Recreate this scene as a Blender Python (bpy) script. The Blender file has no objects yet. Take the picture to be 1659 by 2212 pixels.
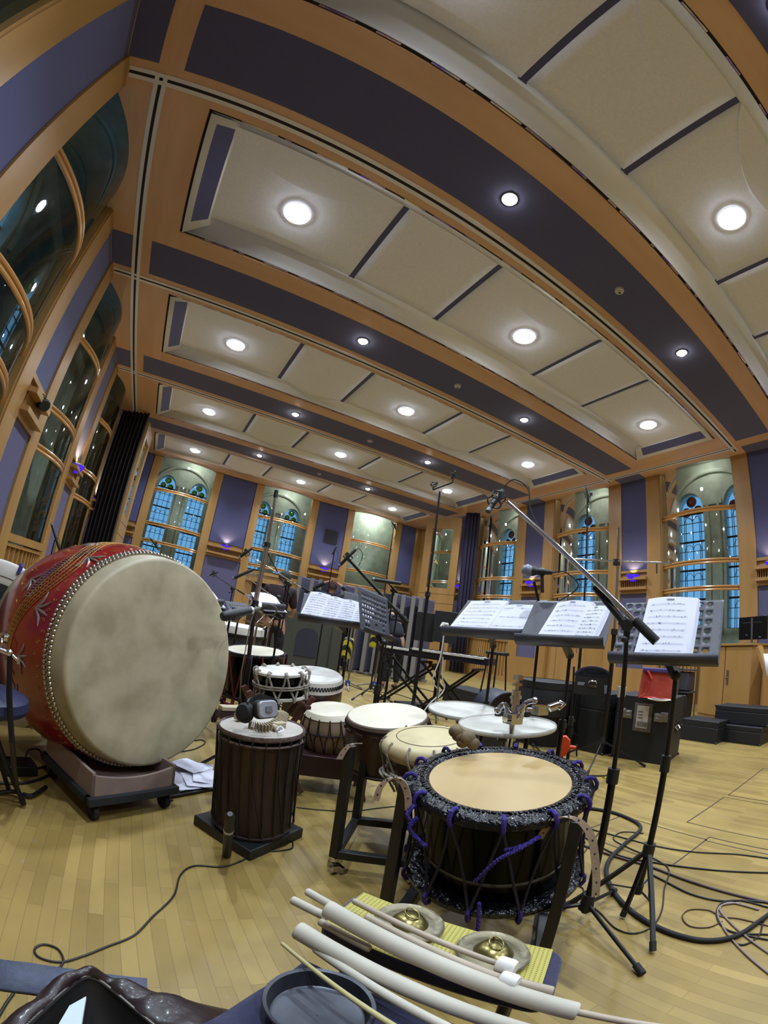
import bpy, bmesh, math, random
from mathutils import Vector, Matrix, Euler
random.seed(7)
R = math.radians
S = bpy.context.scene
COL = S.collection
# ---------------------------------------------------------------- camera (wide fisheye action camera, tilted up)
H = 1.05
cam = bpy.data.cameras.new('camera'); cam_o = bpy.data.objects.new('camera', cam); COL.objects.link(cam_o)
CAMM = (Matrix.Rotation(-0.4818, 3, 'Z') @ Matrix.Rotation(1.8348, 3, 'X') @ Matrix.Rotation(0.1469, 3, 'Z'))
cam_o.matrix_world = Matrix.Translation((0, 0, H)) @ CAMM.to_4x4()
cam.type = 'PANO'; cam.sensor_fit = 'AUTO'; cam.sensor_width = 36; cam.clip_start = .02
cam.panorama_type = 'FISHEYE_LENS_POLYNOMIAL'
cam.fisheye_fov = R(200)
cam.fisheye_polynomial_k0 = 0
cam.fisheye_polynomial_k1 = -6.49968652e-02
cam.fisheye_polynomial_k2 = -4.45445751e-05
cam.fisheye_polynomial_k3 = 3.29489148e-05
cam.fisheye_polynomial_k4 = -1.01299564e-06
S.camera = cam_o
# ---------------------------------------------------------------- world: dusk sky
W = bpy.data.worlds.new('dusk_sky'); S.world = W; W.use_nodes = True
_n = W.node_tree.nodes; _n['Background'].inputs[0].default_value = (.19, .42, .70, 1); _n['Background'].inputs[1].default_value = 1.2
S.view_settings.view_transform = 'Standard'; S.view_settings.look = 'None'; S.view_settings.gamma = 1
S.view_settings.use_curve_mapping = False
S.view_settings.exposure = 0.0
LAMP_W = 65.0      # watts of each large downlight
SMALL_W = 16.0
SCONCE_W = 22.0
LAMP_C = (.74, .86, 1)
# ---------------------------------------------------------------- pixel ray -> point helpers (photo is 1659 x 2212)
def ray(u, v):
    dx = u - 829.5; dy = 1106 - v; r = math.hypot(dx, dy); f, k, k5 = 943.8729, .0881, -.0273; th = r / f
    for _ in range(12):
        th -= (f * (th + k * th**3 + k5 * th**5) - r) / (f * (1 + 3 * k * th**2 + 5 * k5 * th**4))
    return CAMM @ Vector((dx / r * math.sin(th), dy / r * math.sin(th), -math.cos(th)))
O = Vector((0, 0, H))
def Fz(u, v, z=0.0): d = ray(u, v); return O + d * ((z - H) / d.z)
def Fx(u, v, x): d = ray(u, v); return O + d * (x / d.x)
def Fy(u, v, y): d = ray(u, v); return O + d * (y / d.y)
def Fd(u, v, D): d = ray(u, v); return O + d * (D / math.hypot(d.x, d.y))
def lerp(a, b, t): return a + (b - a) * t
# ---------------------------------------------------------------- materials
MATS = {}
def rgb(h):
    h = h.lstrip('#'); c = [int(h[i:i+2], 16) / 255 for i in (0, 2, 4)]
    return tuple(x / 12.92 if x <= .04045 else ((x + .055) / 1.055) ** 2.4 for x in c) + (1,)
def pm(name, c1, c2=None, scale=6, rough=.5, metal=0, bump=0, bscale=None, coat=0, sheen=0, stretch=(1, 1, 1), trans=0, emit=None, es=0, spec=.5, detail=4, c3=None):
    if name in MATS: return MATS[name]
    m = bpy.data.materials.new(name); m.use_nodes = True; MATS[name] = m
    nt = m.node_tree; N = nt.nodes; L = nt.links; b = N['Principled BSDF']
    b.inputs['Roughness'].default_value = rough; b.inputs['Metallic'].default_value = metal
    b.inputs['Coat Weight'].default_value = coat; b.inputs['Coat Roughness'].default_value = .12
    b.inputs['Sheen Weight'].default_value = sheen; b.inputs['Transmission Weight'].default_value = trans
    b.inputs['Specular IOR Level'].default_value = spec
    c1 = rgb(c1) if isinstance(c1, str) else c1
    b.inputs['Base Color'].default_value = c1
    tc = N.new('ShaderNodeTexCoord'); mp = N.new('ShaderNodeMapping'); L.new(tc.outputs['Object'], mp.inputs[0]); mp.inputs['Scale'].default_value = stretch
    nz = N.new('ShaderNodeTexNoise'); nz.inputs['Scale'].default_value = scale; nz.inputs['Detail'].default_value = detail; L.new(mp.outputs[0], nz.inputs[0])
    if c2 is not None:
        c2 = rgb(c2) if isinstance(c2, str) else c2
        cr = N.new('ShaderNodeValToRGB'); cr.color_ramp.elements[0].color = c1; cr.color_ramp.elements[1].color = c2
        cr.color_ramp.elements[0].position = .34; cr.color_ramp.elements[1].position = .66
        if c3: e = cr.color_ramp.elements.new(.5); e.color = rgb(c3)
        L.new(nz.outputs[0], cr.inputs[0]); L.new(cr.outputs[0], b.inputs['Base Color'])
    if bump:
        n2 = N.new('ShaderNodeTexNoise'); n2.inputs['Scale'].default_value = bscale or scale * 4; L.new(mp.outputs[0], n2.inputs[0])
        bp = N.new('ShaderNodeBump'); bp.inputs['Strength'].default_value = bump; bp.inputs['Distance'].default_value = .01
        L.new(n2.outputs[0], bp.inputs['Height']); L.new(bp.outputs[0], b.inputs['Normal'])
    if emit: b.inputs['Emission Color'].default_value = rgb(emit); b.inputs['Emission Strength'].default_value = es
    return m
wood = pm('maple_wood', '#a88050', '#9a733f', scale=3, rough=.38, stretch=(1, 1, .12), bump=.04, c3='#a17a44')
woodh = pm('maple_wood_soffit', '#c8a284', '#ba9272', scale=3, rough=.4, stretch=(.15, 1, 1), bump=.03)
woody = pm('maple_wood_soffit_long', '#c8a284', '#ba9272', scale=3, rough=.4, stretch=(1, .15, 1), bump=.03)
navy = pm('purple_grey_fabric', '#4d4f78', '#46486e', scale=120, rough=.95, bump=.15, bscale=300, sheen=.2)
navyp = pm('lilac_grey_fabric', '#5c5878', '#54506e', scale=90, rough=.95, bump=.15, bscale=300)
plaster = pm('cream_acoustic_plaster', '#dcdde8', '#d5d6e2', scale=40, rough=.9, bump=.05)
plastw = pm('white_frame_paint', '#d9d9dc', rough=.6)
silver = pm('pale_track_metal', '#cfcdd4', rough=.4, metal=.1)
darkgap = pm('dark_slot', '#15131c', rough=.8)
stone = pm('grey_stone', '#b9bcb0', '#a2a599', scale=4, rough=.9, bump=.2, bscale=18)
blackm = pm('black_metal', '#08080b', rough=.42, spec=.4)
blackp = pm('black_plastic', '#111113', rough=.5)
blackr = pm('black_rubber', '#0b0b0c', rough=.75)
greym = pm('dark_grey_metal', '#3b3b44', '#34343c', scale=60, rough=.5)
chrome = pm('chrome', '#c9c9d0', rough=.12, metal=1)
steel = pm('brushed_steel', '#9b9ba2', rough=.3, metal=1)
paper = pm('white_paper', '#d6d6e2', '#cfcfdd', scale=5, rough=.85)
ink = pm('printed_ink', '#5a5a68', rough=.9)
# floor boards
fl = bpy.data.materials.new('maple_strip_floor'); fl.use_nodes = True
def _floor(nt):
    N = nt.nodes; L = nt.links; b = N['Principled BSDF']
    tc = N.new('ShaderNodeTexCoord'); sp = N.new('ShaderNodeSeparateXYZ'); L.new(tc.outputs['Object'], sp.inputs[0])
    cb = N.new('ShaderNodeCombineXYZ'); L.new(sp.outputs['Y'], cb.inputs['X']); L.new(sp.outputs['X'], cb.inputs['Y'])
    br = N.new('ShaderNodeTexBrick'); L.new(cb.outputs[0], br.inputs['Vector'])
    br.inputs['Color1'].default_value = rgb('#98814a'); br.inputs['Color2'].default_value = rgb('#826c39'); br.inputs['Mortar'].default_value = rgb('#665635')
    br.inputs['Scale'].default_value = 1; br.inputs['Brick Width'].default_value = .5; br.inputs['Row Height'].default_value = .048
    br.inputs['Mortar Size'].default_value = .0008; br.inputs['Mortar Smooth'].default_value = .3; br.offset = .37; br.squash = 1
    nz = N.new('ShaderNodeTexNoise'); nz.inputs['Scale'].default_value = 2.2; nz.inputs['Detail'].default_value = 6; L.new(tc.outputs['Object'], nz.inputs[0])
    mx = N.new('ShaderNodeMix'); mx.data_type = 'RGBA'; mx.blend_type = 'MULTIPLY'; mx.inputs[0].default_value = .55
    cr = N.new('ShaderNodeValToRGB'); cr.color_ramp.elements[0].color = (.62, .6, .6, 1); cr.color_ramp.elements[1].color = (1, 1, 1, 1)
    cr.color_ramp.elements[0].position = .33; cr.color_ramp.elements[1].position = .56
    L.new(nz.outputs[0], cr.inputs[0]); L.new(br.outputs[0], mx.inputs[6]); L.new(cr.outputs[0], mx.inputs[7])
    # scuffs
    n3 = N.new('ShaderNodeTexNoise'); n3.inputs['Scale'].default_value = 9; n3.inputs['Detail'].default_value = 8; n3.inputs['Distortion'].default_value = 1.5
    mp = N.new('ShaderNodeMapping'); mp.inputs['Scale'].default_value = (1, .35, 1); mp.inputs['Rotation'].default_value = (0, 0, .9); L.new(tc.outputs['Object'], mp.inputs[0]); L.new(mp.outputs[0], n3.inputs[0])
    c3 = N.new('ShaderNodeValToRGB'); c3.color_ramp.elements[0].position = .66; c3.color_ramp.elements[1].position = .72; L.new(n3.outputs[0], c3.inputs[0])
    m2 = N.new('ShaderNodeMix'); m2.data_type = 'RGBA'; m2.inputs[7].default_value = rgb('#8c7f6f'); L.new(mx.outputs[2], m2.inputs[6])
    mm = N.new('ShaderNodeMath'); mm.operation = 'MULTIPLY'; mm.inputs[1].default_value = .5; L.new(c3.outputs[0], mm.inputs[0]); L.new(mm.outputs[0], m2.inputs[0])
    L.new(m2.outputs[2], b.inputs['Base Color']); b.inputs['Roughness'].default_value = .42; b.inputs['Specular IOR Level'].default_value = .35
_floor(fl.node_tree)
# thin window glass: part clear, part mirror by fresnel
def glassmat(name, tint=(.84, .92, .89, 1)):
    m = bpy.data.materials.new(name); m.use_nodes = True; N = m.node_tree.nodes; L = m.node_tree.links
    N.remove(N['Principled BSDF']); t = N.new('ShaderNodeBsdfTransparent'); t.inputs[0].default_value = tint
    g = N.new('ShaderNodeBsdfGlossy'); g.inputs['Roughness'].default_value = .03; g.inputs[0].default_value = (.85, .9, .9, 1)
    fr = N.new('ShaderNodeFresnel'); fr.inputs[0].default_value = 1.45; mx = N.new('ShaderNodeMixShader')
    L.new(fr.outputs[0], mx.inputs[0]); L.new(t.outputs[0], mx.inputs[1]); L.new(g.outputs[0], mx.inputs[2]); L.new(mx.outputs[0], N['Material Output'].inputs[0])
    return m
glass = glassmat('curved_window_glass')
def tintmat(name, c, frost=.35):
    m = bpy.data.materials.new(name); m.use_nodes = True; N = m.node_tree.nodes; L = m.node_tree.links
    N.remove(N['Principled BSDF']); t = N.new('ShaderNodeBsdfTransparent'); t.inputs[0].default_value = rgb(c)
    g = N.new('ShaderNodeBsdfTranslucent'); g.inputs[0].default_value = rgb(c); mx = N.new('ShaderNodeMixShader'); mx.inputs[0].default_value = frost
    L.new(t.outputs[0], mx.inputs[1]); L.new(g.outputs[0], mx.inputs[2]); L.new(mx.outputs[0], N['Material Output'].inputs[0])
    return m
leadglass = tintmat('pale_leaded_glass', '#dff2ff', .25)
roseglass = tintmat('red_rose_glass', '#d4806f', .2)
greenglass = tintmat('olive_rose_glass', '#d8cd78', .2)
def emitmat(name, c, s):
    m = bpy.data.materials.new(name); m.use_nodes = True; N = m.node_tree.nodes; b = N['Principled BSDF']
    b.inputs['Base Color'].default_value = (.8, .8, .8, 1); b.inputs['Emission Color'].default_value = c; b.inputs['Emission Strength'].default_value = s
    return m
lampglow = emitmat('lit_lamp_lens', (.82, .92, 1, 1), 120)
lampglow2 = emitmat('lit_small_lens', (1, .97, .9, 1), 60)
# ---------------------------------------------------------------- mesh builder
def basis(n):
    n = Vector(n).normalized(); a = Vector((0, 0, 1)) if abs(n.z) < .9 else Vector((1, 0, 0))
    x = a.cross(n).normalized(); y = n.cross(x); return x, y, n
def frame(c, n, xref=None):
    x, y, z = basis(n)
    if xref is not None:
        y = z.cross(Vector(xref)).normalized(); x = y.cross(z)
    M = Matrix((x, y, z)).transposed().to_4x4(); M.translation = Vector(c); return M
SPLIT = {'base_rail': 'base_rail', 'uprights': 'upright', 'feet': 'foot', 'corner_cap': 'corner_cap', 'wooden_pegs': 'wooden_peg', 'tape_patch': 'tape_patch', 'yellow_tape_bands': 'yellow_tape_band', 'shelf': 'shelf', 'head_post': 'head_post', 'loose_cord': 'loose_cord', 'folded_skin_flap': 'folded_skin_flap', 'board_joints': 'board_joint', 'crossbar': 'crossbar', 'head_rings': 'head_ring'}
class MB:
    single = False
    def __init__(s): s.v = []; s.f = []; s.mi = []; s.M = None; s.cm = 0
    def add(s, vs, fs):
        o = len(s.v)
        for p in vs:
            p = Vector(p); s.v.append(s.M @ p if s.M else p)
        for q in fs: s.f.append(tuple(i + o for i in q)); s.mi.append(s.cm)
        return s
    def box(s, c, d, rz=0, M=None):
        hx, hy, hz = d[0] / 2, d[1] / 2, d[2] / 2
        m = M if M is not None else Matrix.Rotation(rz, 4, 'Z')
        vs = [Vector(c) + (m.to_3x3() @ Vector((x, y, z))) for x in (-hx, hx) for y in (-hy, hy) for z in (-hz, hz)]
        return s.add(vs, [(0, 1, 3, 2), (4, 6, 7, 5), (0, 4, 5, 1), (2, 3, 7, 6), (0, 2, 6, 4), (1, 5, 7, 3)])
    def bx(s, x0, x1, y0, y1, z0, z1): return s.box(((x0+x1)/2, (y0+y1)/2, (z0+z1)/2), (abs(x1-x0), abs(y1-y0), abs(z1-z0)))
    def bar(s, p0, p1, w, h, up=(0, 0, 1)):
        p0 = Vector(p0); p1 = Vector(p1); d = p1 - p0; L = d.length; z = d.normalized(); u = Vector(up)
        x = u.cross(z)
        if x.length < 1e-4: x = Vector((1, 0, 0)).cross(z)
        x.normalize(); y = z.cross(x)
        return s.box((p0 + p1) / 2, (w, h, L), M=Matrix((x, y, z)).transposed().to_4x4())
    def cyl(s, p0, p1, r0, r1=None, n=16, caps=True):
        p0 = Vector(p0); p1 = Vector(p1); r1 = r0 if r1 is None else r1
        x, y, z = basis(p1 - p0); vs = []
        for p, r in ((p0, r0), (p1, r1)):
            for i in range(n):
                a = 2 * math.pi * i / n; vs.append(p + (x * math.cos(a) + y * math.sin(a)) * r)
        fs = [(i, (i+1) % n, n + (i+1) % n, n + i) for i in range(n)]
        if caps: fs += [tuple(range(n-1, -1, -1)), tuple(range(n, 2*n))]
        return s.add(vs, fs)
    def tube(s, pts, r, n=8, closed=False):
        pts = [Vector(p) for p in pts]; m = len(pts); rs = r if isinstance(r, (list, tuple)) else [r] * m
        vs = []; prev = None
        for i, p in enumerate(pts):
            if closed: t = pts[(i+1) % m] - pts[i-1]
            else: t = pts[min(i+1, m-1)] - pts[max(i-1, 0)]
            if t.length < 1e-9: t = Vector((0, 0, 1))
            t.normalize()
            if prev is None: x = basis(t)[0]
            else:
                x = prev - t * prev.dot(t)
                x = x.normalized() if x.length > 1e-6 else basis(t)[0]
            prev = x; y = t.cross(x)
            for k in range(n):
                a = 2 * math.pi * k / n; vs.append(p + (x * math.cos(a) + y * math.sin(a)) * rs[i])
        fs = []
        for i in range(m if closed else m - 1):
            j = (i + 1) % m
            for k in range(n): fs.append((i*n+k, i*n+(k+1) % n, j*n+(k+1) % n, j*n+k))
        if not closed: fs += [tuple(range(n-1, -1, -1)), tuple((m-1)*n + k for k in range(n))]
        return s.add(vs, fs)
    def lathe(s, prof, n=32, M=None, a0=0, a1=2*math.pi):
        full = abs(a1 - a0 - 2*math.pi) < 1e-6; na = n if full else n + 1; vs = []
        for r, z in prof:
            for i in range(na):
                a = a0 + (a1 - a0) * i / n; p = Vector((r * math.cos(a), r * math.sin(a), z)); vs.append(M @ p if M else p)
        fs = []
        for j in range(len(prof) - 1):
            for i in range(n):
                i2 = (i + 1) % na
                fs.append((j*na+i, j*na+i2, (j+1)*na+i2, (j+1)*na+i))
        return s.add(vs, fs)
    def sphere(s, c, r, nu=14, nv=9, sc=(1, 1, 1), M=None):
        prof = [(max(math.sin(math.pi*j/nv), 1e-4) * r, -math.cos(math.pi*j/nv) * r) for j in range(nv+1)]
        T = Matrix.Translation(c) @ (M or Matrix.Identity(4)) @ Matrix.Diagonal((*sc, 1)); return s.lathe(prof, nu, T)
    def prism(s, poly, z0, z1, M=None):
        n = len(poly); vs = [Vector((x, y, z0)) for x, y in poly] + [Vector((x, y, z1)) for x, y in poly]
        if M: vs = [M @ p for p in vs]
        return s.add(vs, [tuple(range(n-1, -1, -1)), tuple(range(n, 2*n))] + [(i, (i+1) % n, n+(i+1) % n, n+i) for i in range(n)])
    def grid(s, rows, closed=False):
        m = len(rows[0]); vs = [p for r in rows for p in r]; fs = []
        for i in range(len(rows) - 1):
            for k in range(m if closed else m - 1):
                k2 = (k+1) % m; fs.append((i*m+k, i*m+k2, (i+1)*m+k2, (i+1)*m+k))
        return s.add(vs, fs)
    def build(s, name, mats, parent=None, world=True, ang=35, bev=0, subd=0, thick=0, merge=False):
        if parent is not None and name in SPLIT and not s.single:
            par = list(range(len(s.v)))
            def fd(i):
                while par[i] != i: par[i] = par[par[i]]; i = par[i]
                return i
            for q in s.f:
                for i in q[1:]: par[fd(q[0])] = fd(i)
            comps = {}
            for k, q in enumerate(s.f): comps.setdefault(fd(q[0]), []).append(k)
            if len(comps) > 1:
                o = None
                for fs in comps.values():
                    mb = MB(); mb.single = True; ix = {}
                    for k in fs:
                        for i in s.f[k]:
                            if i not in ix: ix[i] = len(mb.v); mb.v.append(s.v[i])
                        mb.f.append(tuple(ix[i] for i in s.f[k])); mb.mi.append(s.mi[k])
                    o = mb.build(SPLIT[name], mats, parent, world, ang, bev, subd, thick, merge)
                return o
        me = bpy.data.meshes.new(name); mats = mats if isinstance(mats, (list, tuple)) else [mats]
        vs = s.v
        o = bpy.data.objects.new(name, me)
        if parent is not None:
            if world: inv = wm(parent).inverted(); vs = [inv @ p for p in vs]
        me.from_pydata([tuple(p) for p in vs], [], s.f)
        for m in mats: me.materials.append(m)
        if len(mats) > 1: me.polygons.foreach_set('material_index', s.mi)
        if merge:
            b_ = bmesh.new(); b_.from_mesh(me); bmesh.ops.remove_doubles(b_, verts=b_.verts, dist=1e-5); b_.to_mesh(me); b_.free()
        me.update(); me.shade_smooth(); me.set_sharp_from_angle(angle=R(ang))
        COL.objects.link(o)
        if parent is not None: o.parent = parent
        if thick: md = o.modifiers.new('t', 'SOLIDIFY'); md.thickness = thick; md.offset = 0
        if bev: md = o.modifiers.new('b', 'BEVEL'); md.width = bev; md.segments = 2; md.limit_method = 'ANGLE'; md.angle_limit = R(40)
        if subd: md = o.modifiers.new('s', 'SUBSURF'); md.levels = subd; md.render_levels = subd
        return o
def wm(o):
    m = o.matrix_basis.copy()
    while o.parent: o = o.parent; m = o.matrix_basis @ m
    return m
def tag(o, label=None, cat=None, group=None, kind=None):
    if label: o['label'] = label
    if cat: o['category'] = cat
    if group: o['group'] = group
    if kind: o['kind'] = kind
    return o
def thing(name, label, cat, loc=(0, 0, 0), rz=0, group=None):
    o = bpy.data.objects.new(name, None); o.empty_display_size = .1; COL.objects.link(o)
    o.location = loc; o.rotation_euler = (0, 0, rz); return tag(o, label, cat, group)
def copy_tree(o, loc=None, rz=None, label=None, parent=None, top=True):
    c = o.copy(); COL.objects.link(c); c.parent = parent
    if loc is not None: c.location = loc
    if rz is not None: c.rotation_euler = (0, 0, rz)
    if label: c['label'] = label
    for ch in list(o.children): copy_tree(ch, parent=c, top=False)
    return c
def struct(mb, name, mats, parent=None, **k):
    o = mb.build(name, mats, parent, **k)
    if parent is None: o['kind'] = 'structure'
    return o
def spline(pts, n=8, closed=False):
    P = [Vector(p) for p in pts]; out = []; m = len(P)
    def g(i): return P[i % m] if closed else P[min(max(i, 0), m-1)]
    for i in range(m if closed else m - 1):
        a, b, c, d = g(i-1), g(i), g(i+1), g(i+2)
        for k in range(n):
            t = k / n
            out.append(.5 * ((2*b) + (c-a)*t + (2*a-5*b+4*c-d)*t*t + (3*b-3*c+d-a)*t**3))
    if not closed: out.append(P[-1])
    return out
# ================================================================ ROOM
ZC = 5.15; PER = 3.18; YC = [.42 + PER * j for j in range(-1, 5)]   # bay centres, bay 0 is behind the camera
XL, XR, YB, YN = -1.92, 9.30, 14.3, -4.6
WX = [.22, 3.72, 7.2]                                               # back window centres
HW = .9                                                              # window half width
m = MB(); m.bx(-4.2, 11.6, -6, 17, -.12, 0); floor = struct(m, 'floor', fl)
# outlet-trap lids let into the boards
m = MB()
def outline(x0, x1, y0, y1, w=.008):
    for a in ((x0, x1, y0-w/2, y0+w/2), (x0, x1, y1-w/2, y1+w/2), (x0-w/2, x0+w/2, y0, y1), (x1-w/2, x1+w/2, y0, y1)): m.bx(*a, .0002, .0015)
outline(2.95, 3.68, .46, 1.06); outline(3.76, 4.9, .46, 1.05); outline(2.72, 2.79, -2, .84); outline(2.26, 2.74, .84, 1.43); outline(2.95, 4.9, -1.2, .4)
struct(m, 'trim_1', pm('dark_brass_edge', '#3a2a20', rough=.5))
# ---- ceiling: timber soffit between bays, with the openings left free
m = MB()
OX0, OX1 = -1.02, 8.30
wl = []
for j, yc in enumerate(YC):
    a, b = yc - .92, yc + .92
    prev = YC[j-1] + .92 if j else YN
    # slabs either side of fabric strip: near wood band of this bay and far wood band of previous
    if j:
        m.bx(OX0, OX1, prev, prev + .32, ZC, ZC + .22); m.bx(OX0, OX1, a - .32, a, ZC, ZC + .22)
    else: m.bx(OX0, OX1, prev, a, ZC, ZC + .22)
    # side soffits
m.bx(OX0, OX1, YC[-1] + .92, YB - .341, ZC, ZC + .22)
ceiling = struct(m, 'ceiling', woodh)
m = MB(); 
for j, yc in enumerate(YC):
    if j: m.bx(-1.36, 8.64, YC[j-1] + 1.24, yc - 1.24, ZC - .003, ZC + .21)
struct(m, 'fabric_strip', navy, ceiling)
# side soffits with scalloped edges over the bowed windows
def arc(t, b=.27): return b * (1 - t*t) if abs(t) < 1 else 0      # bulge toward the room, t in -1..1 across a window
def edge(y, cs, hw=HW):
    for c in cs:
        if abs(y - c) < hw: return arc((y - c) / hw)
    return 0
def samples(a, b, cs, hw=HW):
    s = {a, b}
    for c in cs:
        for k in range(13):
            y = c - hw + 2 * hw * k / 12
            if a <= y <= b: s.add(y)
        s.add(c - hw - 1e-3); s.add(c + hw + 1e-3)
    return sorted(q for q in s if a <= q <= b)
GL = .13       # glass line sits this far behind the pier face at the jambs
def soffit(side):
    m = MB()
    ys = samples(YN, YB + .1, YC); r = []
    for z in (ZC, ZC + .22):
        if side < 0: r.append([[(XL - GL + edge(y, YC), y, z) if any(abs(y-c) < HW for c in YC) else (XL - .2, y, z), (OX0, y, z)] for y in ys])
        else: r.append([[(XR + GL - edge(y, YC), y, z) if any(abs(y-c) < HW for c in YC) else (XR + .2, y, z), (OX1, y, z)] for y in ys])
    m.grid(r[0]); m.grid(r[1]); m.grid([[a[0], b[0]] for a, b in zip(*r)]); m.grid([[a[1], b[1]] for a, b in zip(*r)])
    return m
struct(soffit(-1), 'side_soffit', woody, ceiling); struct(soffit(1), 'side_soffit', woody, ceiling)
m = MB(); xs = samples(XL - .2, XR + .2, WX); 
r = [[[(x, YB + GL - edge(x, WX), z) if any(abs(x-c) < HW for c in WX) else (x, YB + .2, z), (x, YB - .34, z)] for x in xs] for z in (ZC - .002, ZC + .22)]
for q in r: m.grid(q)
m.grid([[a[0], b[0]] for a, b in zip(*r)]); struct(m, 'end_soffit', woodh, ceiling)
# small navy squares where the strip meets the walls + pale double tracks
m = MB()
for j, yc in enumerate(YC[1:]):
    y = yc - 1.585
    m.bx(XL - .02, -1.62, y - .345, y + .345, ZC - .004, ZC); m.bx(8.95, XR + .02, y - .345, y + .345, ZC - .004, ZC)
struct(m, 'fabric_square', navy, ceiling)
def track(m, dk, p0, p1, along):
    w = .042
    for o in (-1, 1):
        if along == 'x': m.bx(p0, p1, along_c + o * w - w*.55, along_c + o * w + w*.55, ZC - .012, ZC)
        else: m.bx(along_c + o * w - w*.55, along_c + o * w + w*.55, p0, p1, ZC - .0125, ZC)
    if along == 'x': dk.bx(p0, p1, along_c - w*.45, along_c + w*.45, ZC - .008, ZC - .002)
    else: dk.bx(along_c - w*.45, along_c + w*.45, p0, p1, ZC - .008, ZC - .002)
m = MB(); dk = MB()
for yc in YC[2:]:
    along_c = yc - 1.08; track(m, dk, -1.9, 9.1, 'x')
for along_c in (-1.56, 8.9): track(m, dk, 2.47, YB - .35, 'y')
struct(m, 'curtain_track', silver, ceiling); struct(dk, 'track_slot', darkgap, ceiling)
# bay coffers
XI0, XI1 = OX0 + .02, OX1 - .02
seps = [1.22, 2.55, 4.52, 5.84]
dkl = MB(); gl = MB(); fr = MB(); pan = MB(); endp = MB(); lid = MB(); shp = MB(); stp = MB()
for j, yc in enumerate(YC):
    a, b = yc - .92, yc + .92; zp = ZC + .12
    # slot around the opening (dark gap with bright metal flecks)
    for y0, y1 in ((a, a + .035), (b - .035, b)): dkl.bx(OX0, OX1, y0, y1, ZC + .03, ZC + .05)
    for x0, x1 in ((OX0, OX0 + .035), (OX1 - .035, OX1)): dkl.bx(x0, x1, a, b, ZC + .03, ZC + .05)
    rnd = random.Random(j)
    x = OX0
    while x < OX1 - .3:
        l = rnd.uniform(.05, .4); x += rnd.uniform(.05, .35)
        gl.bx(x, min(x + l, OX1 - .05), b - .03, b - .012, ZC + .012, ZC + .028)
        gl.bx(x, min(x + l, OX1 - .05), a + .012, a + .03, ZC + .012, ZC + .028); x += l
    # curved cornice on long sides
    A, Bq = a + .035, b - .035
    for y0, sgn in ((A, 1), (Bq, -1)):
        rows = []
        for k in range(9):
            t = k / 8 * math.pi / 2
            rows.append([(X, y0 + sgn * (.30 * (1 - math.cos(t))), ZC + .02 + .12 * math.sin(t)) for X in (OX0 + .035, OX1 - .035)])
        fr.grid(rows)
    # end frames: flat inclined white boards with a fabric inset
    for x0, sgn in ((OX0 + .035, 1), (OX1 - .035, -1)):
        P = lambda u, w: (x0 + sgn * (.03 + u), w, ZC + .0 + u * .45)
        fr.add([P(-.03, A), P(-.03, Bq), P(.33, Bq - .18), P(.33, A + .1)], [(0, 1, 2, 3)])
        endp.add([P(.045, A + .12), P(.045, Bq - .2), P(.23, Bq - .26), P(.23, A + .16)], [(0, 1, 2, 3)])
        endp.v[-4:] = [v - Vector((0, 0, .004)) for v in endp.v[-4:]]
    # panels: flat ones carry lamps, the ones between are dished and hang as scallops
    xs_ = [OX0 + .1] + seps + [OX1 - .1]
    for k in range(5):
        x0, x1 = xs_[k] + .035, xs_[k+1] - .035
        lamp = k in (0, 2, 4); nr = 10; rows = []
        for q in range(nr + 1):
            v = q / nr; rowp = []
            for s_ in range(13):
                u = s_ / 12; X = lerp(x0, x1, u); 
                bulge = 0 if lamp or j < 3 else .10 * math.sin(math.pi * u)
                Y = lerp(A + .12 - bulge * .5, Bq - .30 + bulge * 1.6, v)
                zz = zp - .006 - (.05 * math.sin(math.pi * u) if not lamp and j > 2 else .0) * (.35 + .65 * v)
                rowp.append((X, Y, zz))
            rows.append(rowp)
        pan.grid(rows)
        # thin round-fronted plate added under each panel to give an arc of shade
        cx_ = (x0 + x1) / 2; seg_ = [(lerp(x0, x1, q_/14), A + .12 + .42*math.sin(math.pi*q_/14)**.8) for q_ in range(15)]
        stp.prism([(a_, b_) for a_, b_ in seg_] , zp - .022, zp - .008)
    lid.bx(OX0, OX1, a, b, ZC + .165, ZC + .2)
    dkl.bx(OX0 + .04, OX1 - .04, A + .05, Bq - .05, ZC + .145, ZC + .16)
    for sx in seps: shp.bx(sx - .045, sx + .045, A + .1, Bq - .28, zp - .004, zp + .02)
struct(fr, 'cornice', plastw, ceiling, ang=60, thick=.004); struct(pan, 'bay_panel', plaster, ceiling, ang=60, thick=.006); struct(stp, 'panel_shade_plate', plaster, ceiling); struct(endp, 'end_inset', navy, ceiling)
struct(dkl, 'shadow_gap', darkgap, ceiling); struct(shp, 'panel_divider', navy, ceiling)
struct(gl, 'metal_fleck', pm('slot_metal', '#c8b99a', '#6a4fae', scale=4, rough=.25, metal=.8), ceiling)
# roof above everything so no sky leaks in
m = MB(); m.bx(-4.2, 11.6, -6, 17, 5.62, 5.75); struct(m, 'ceiling', stone)
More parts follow.
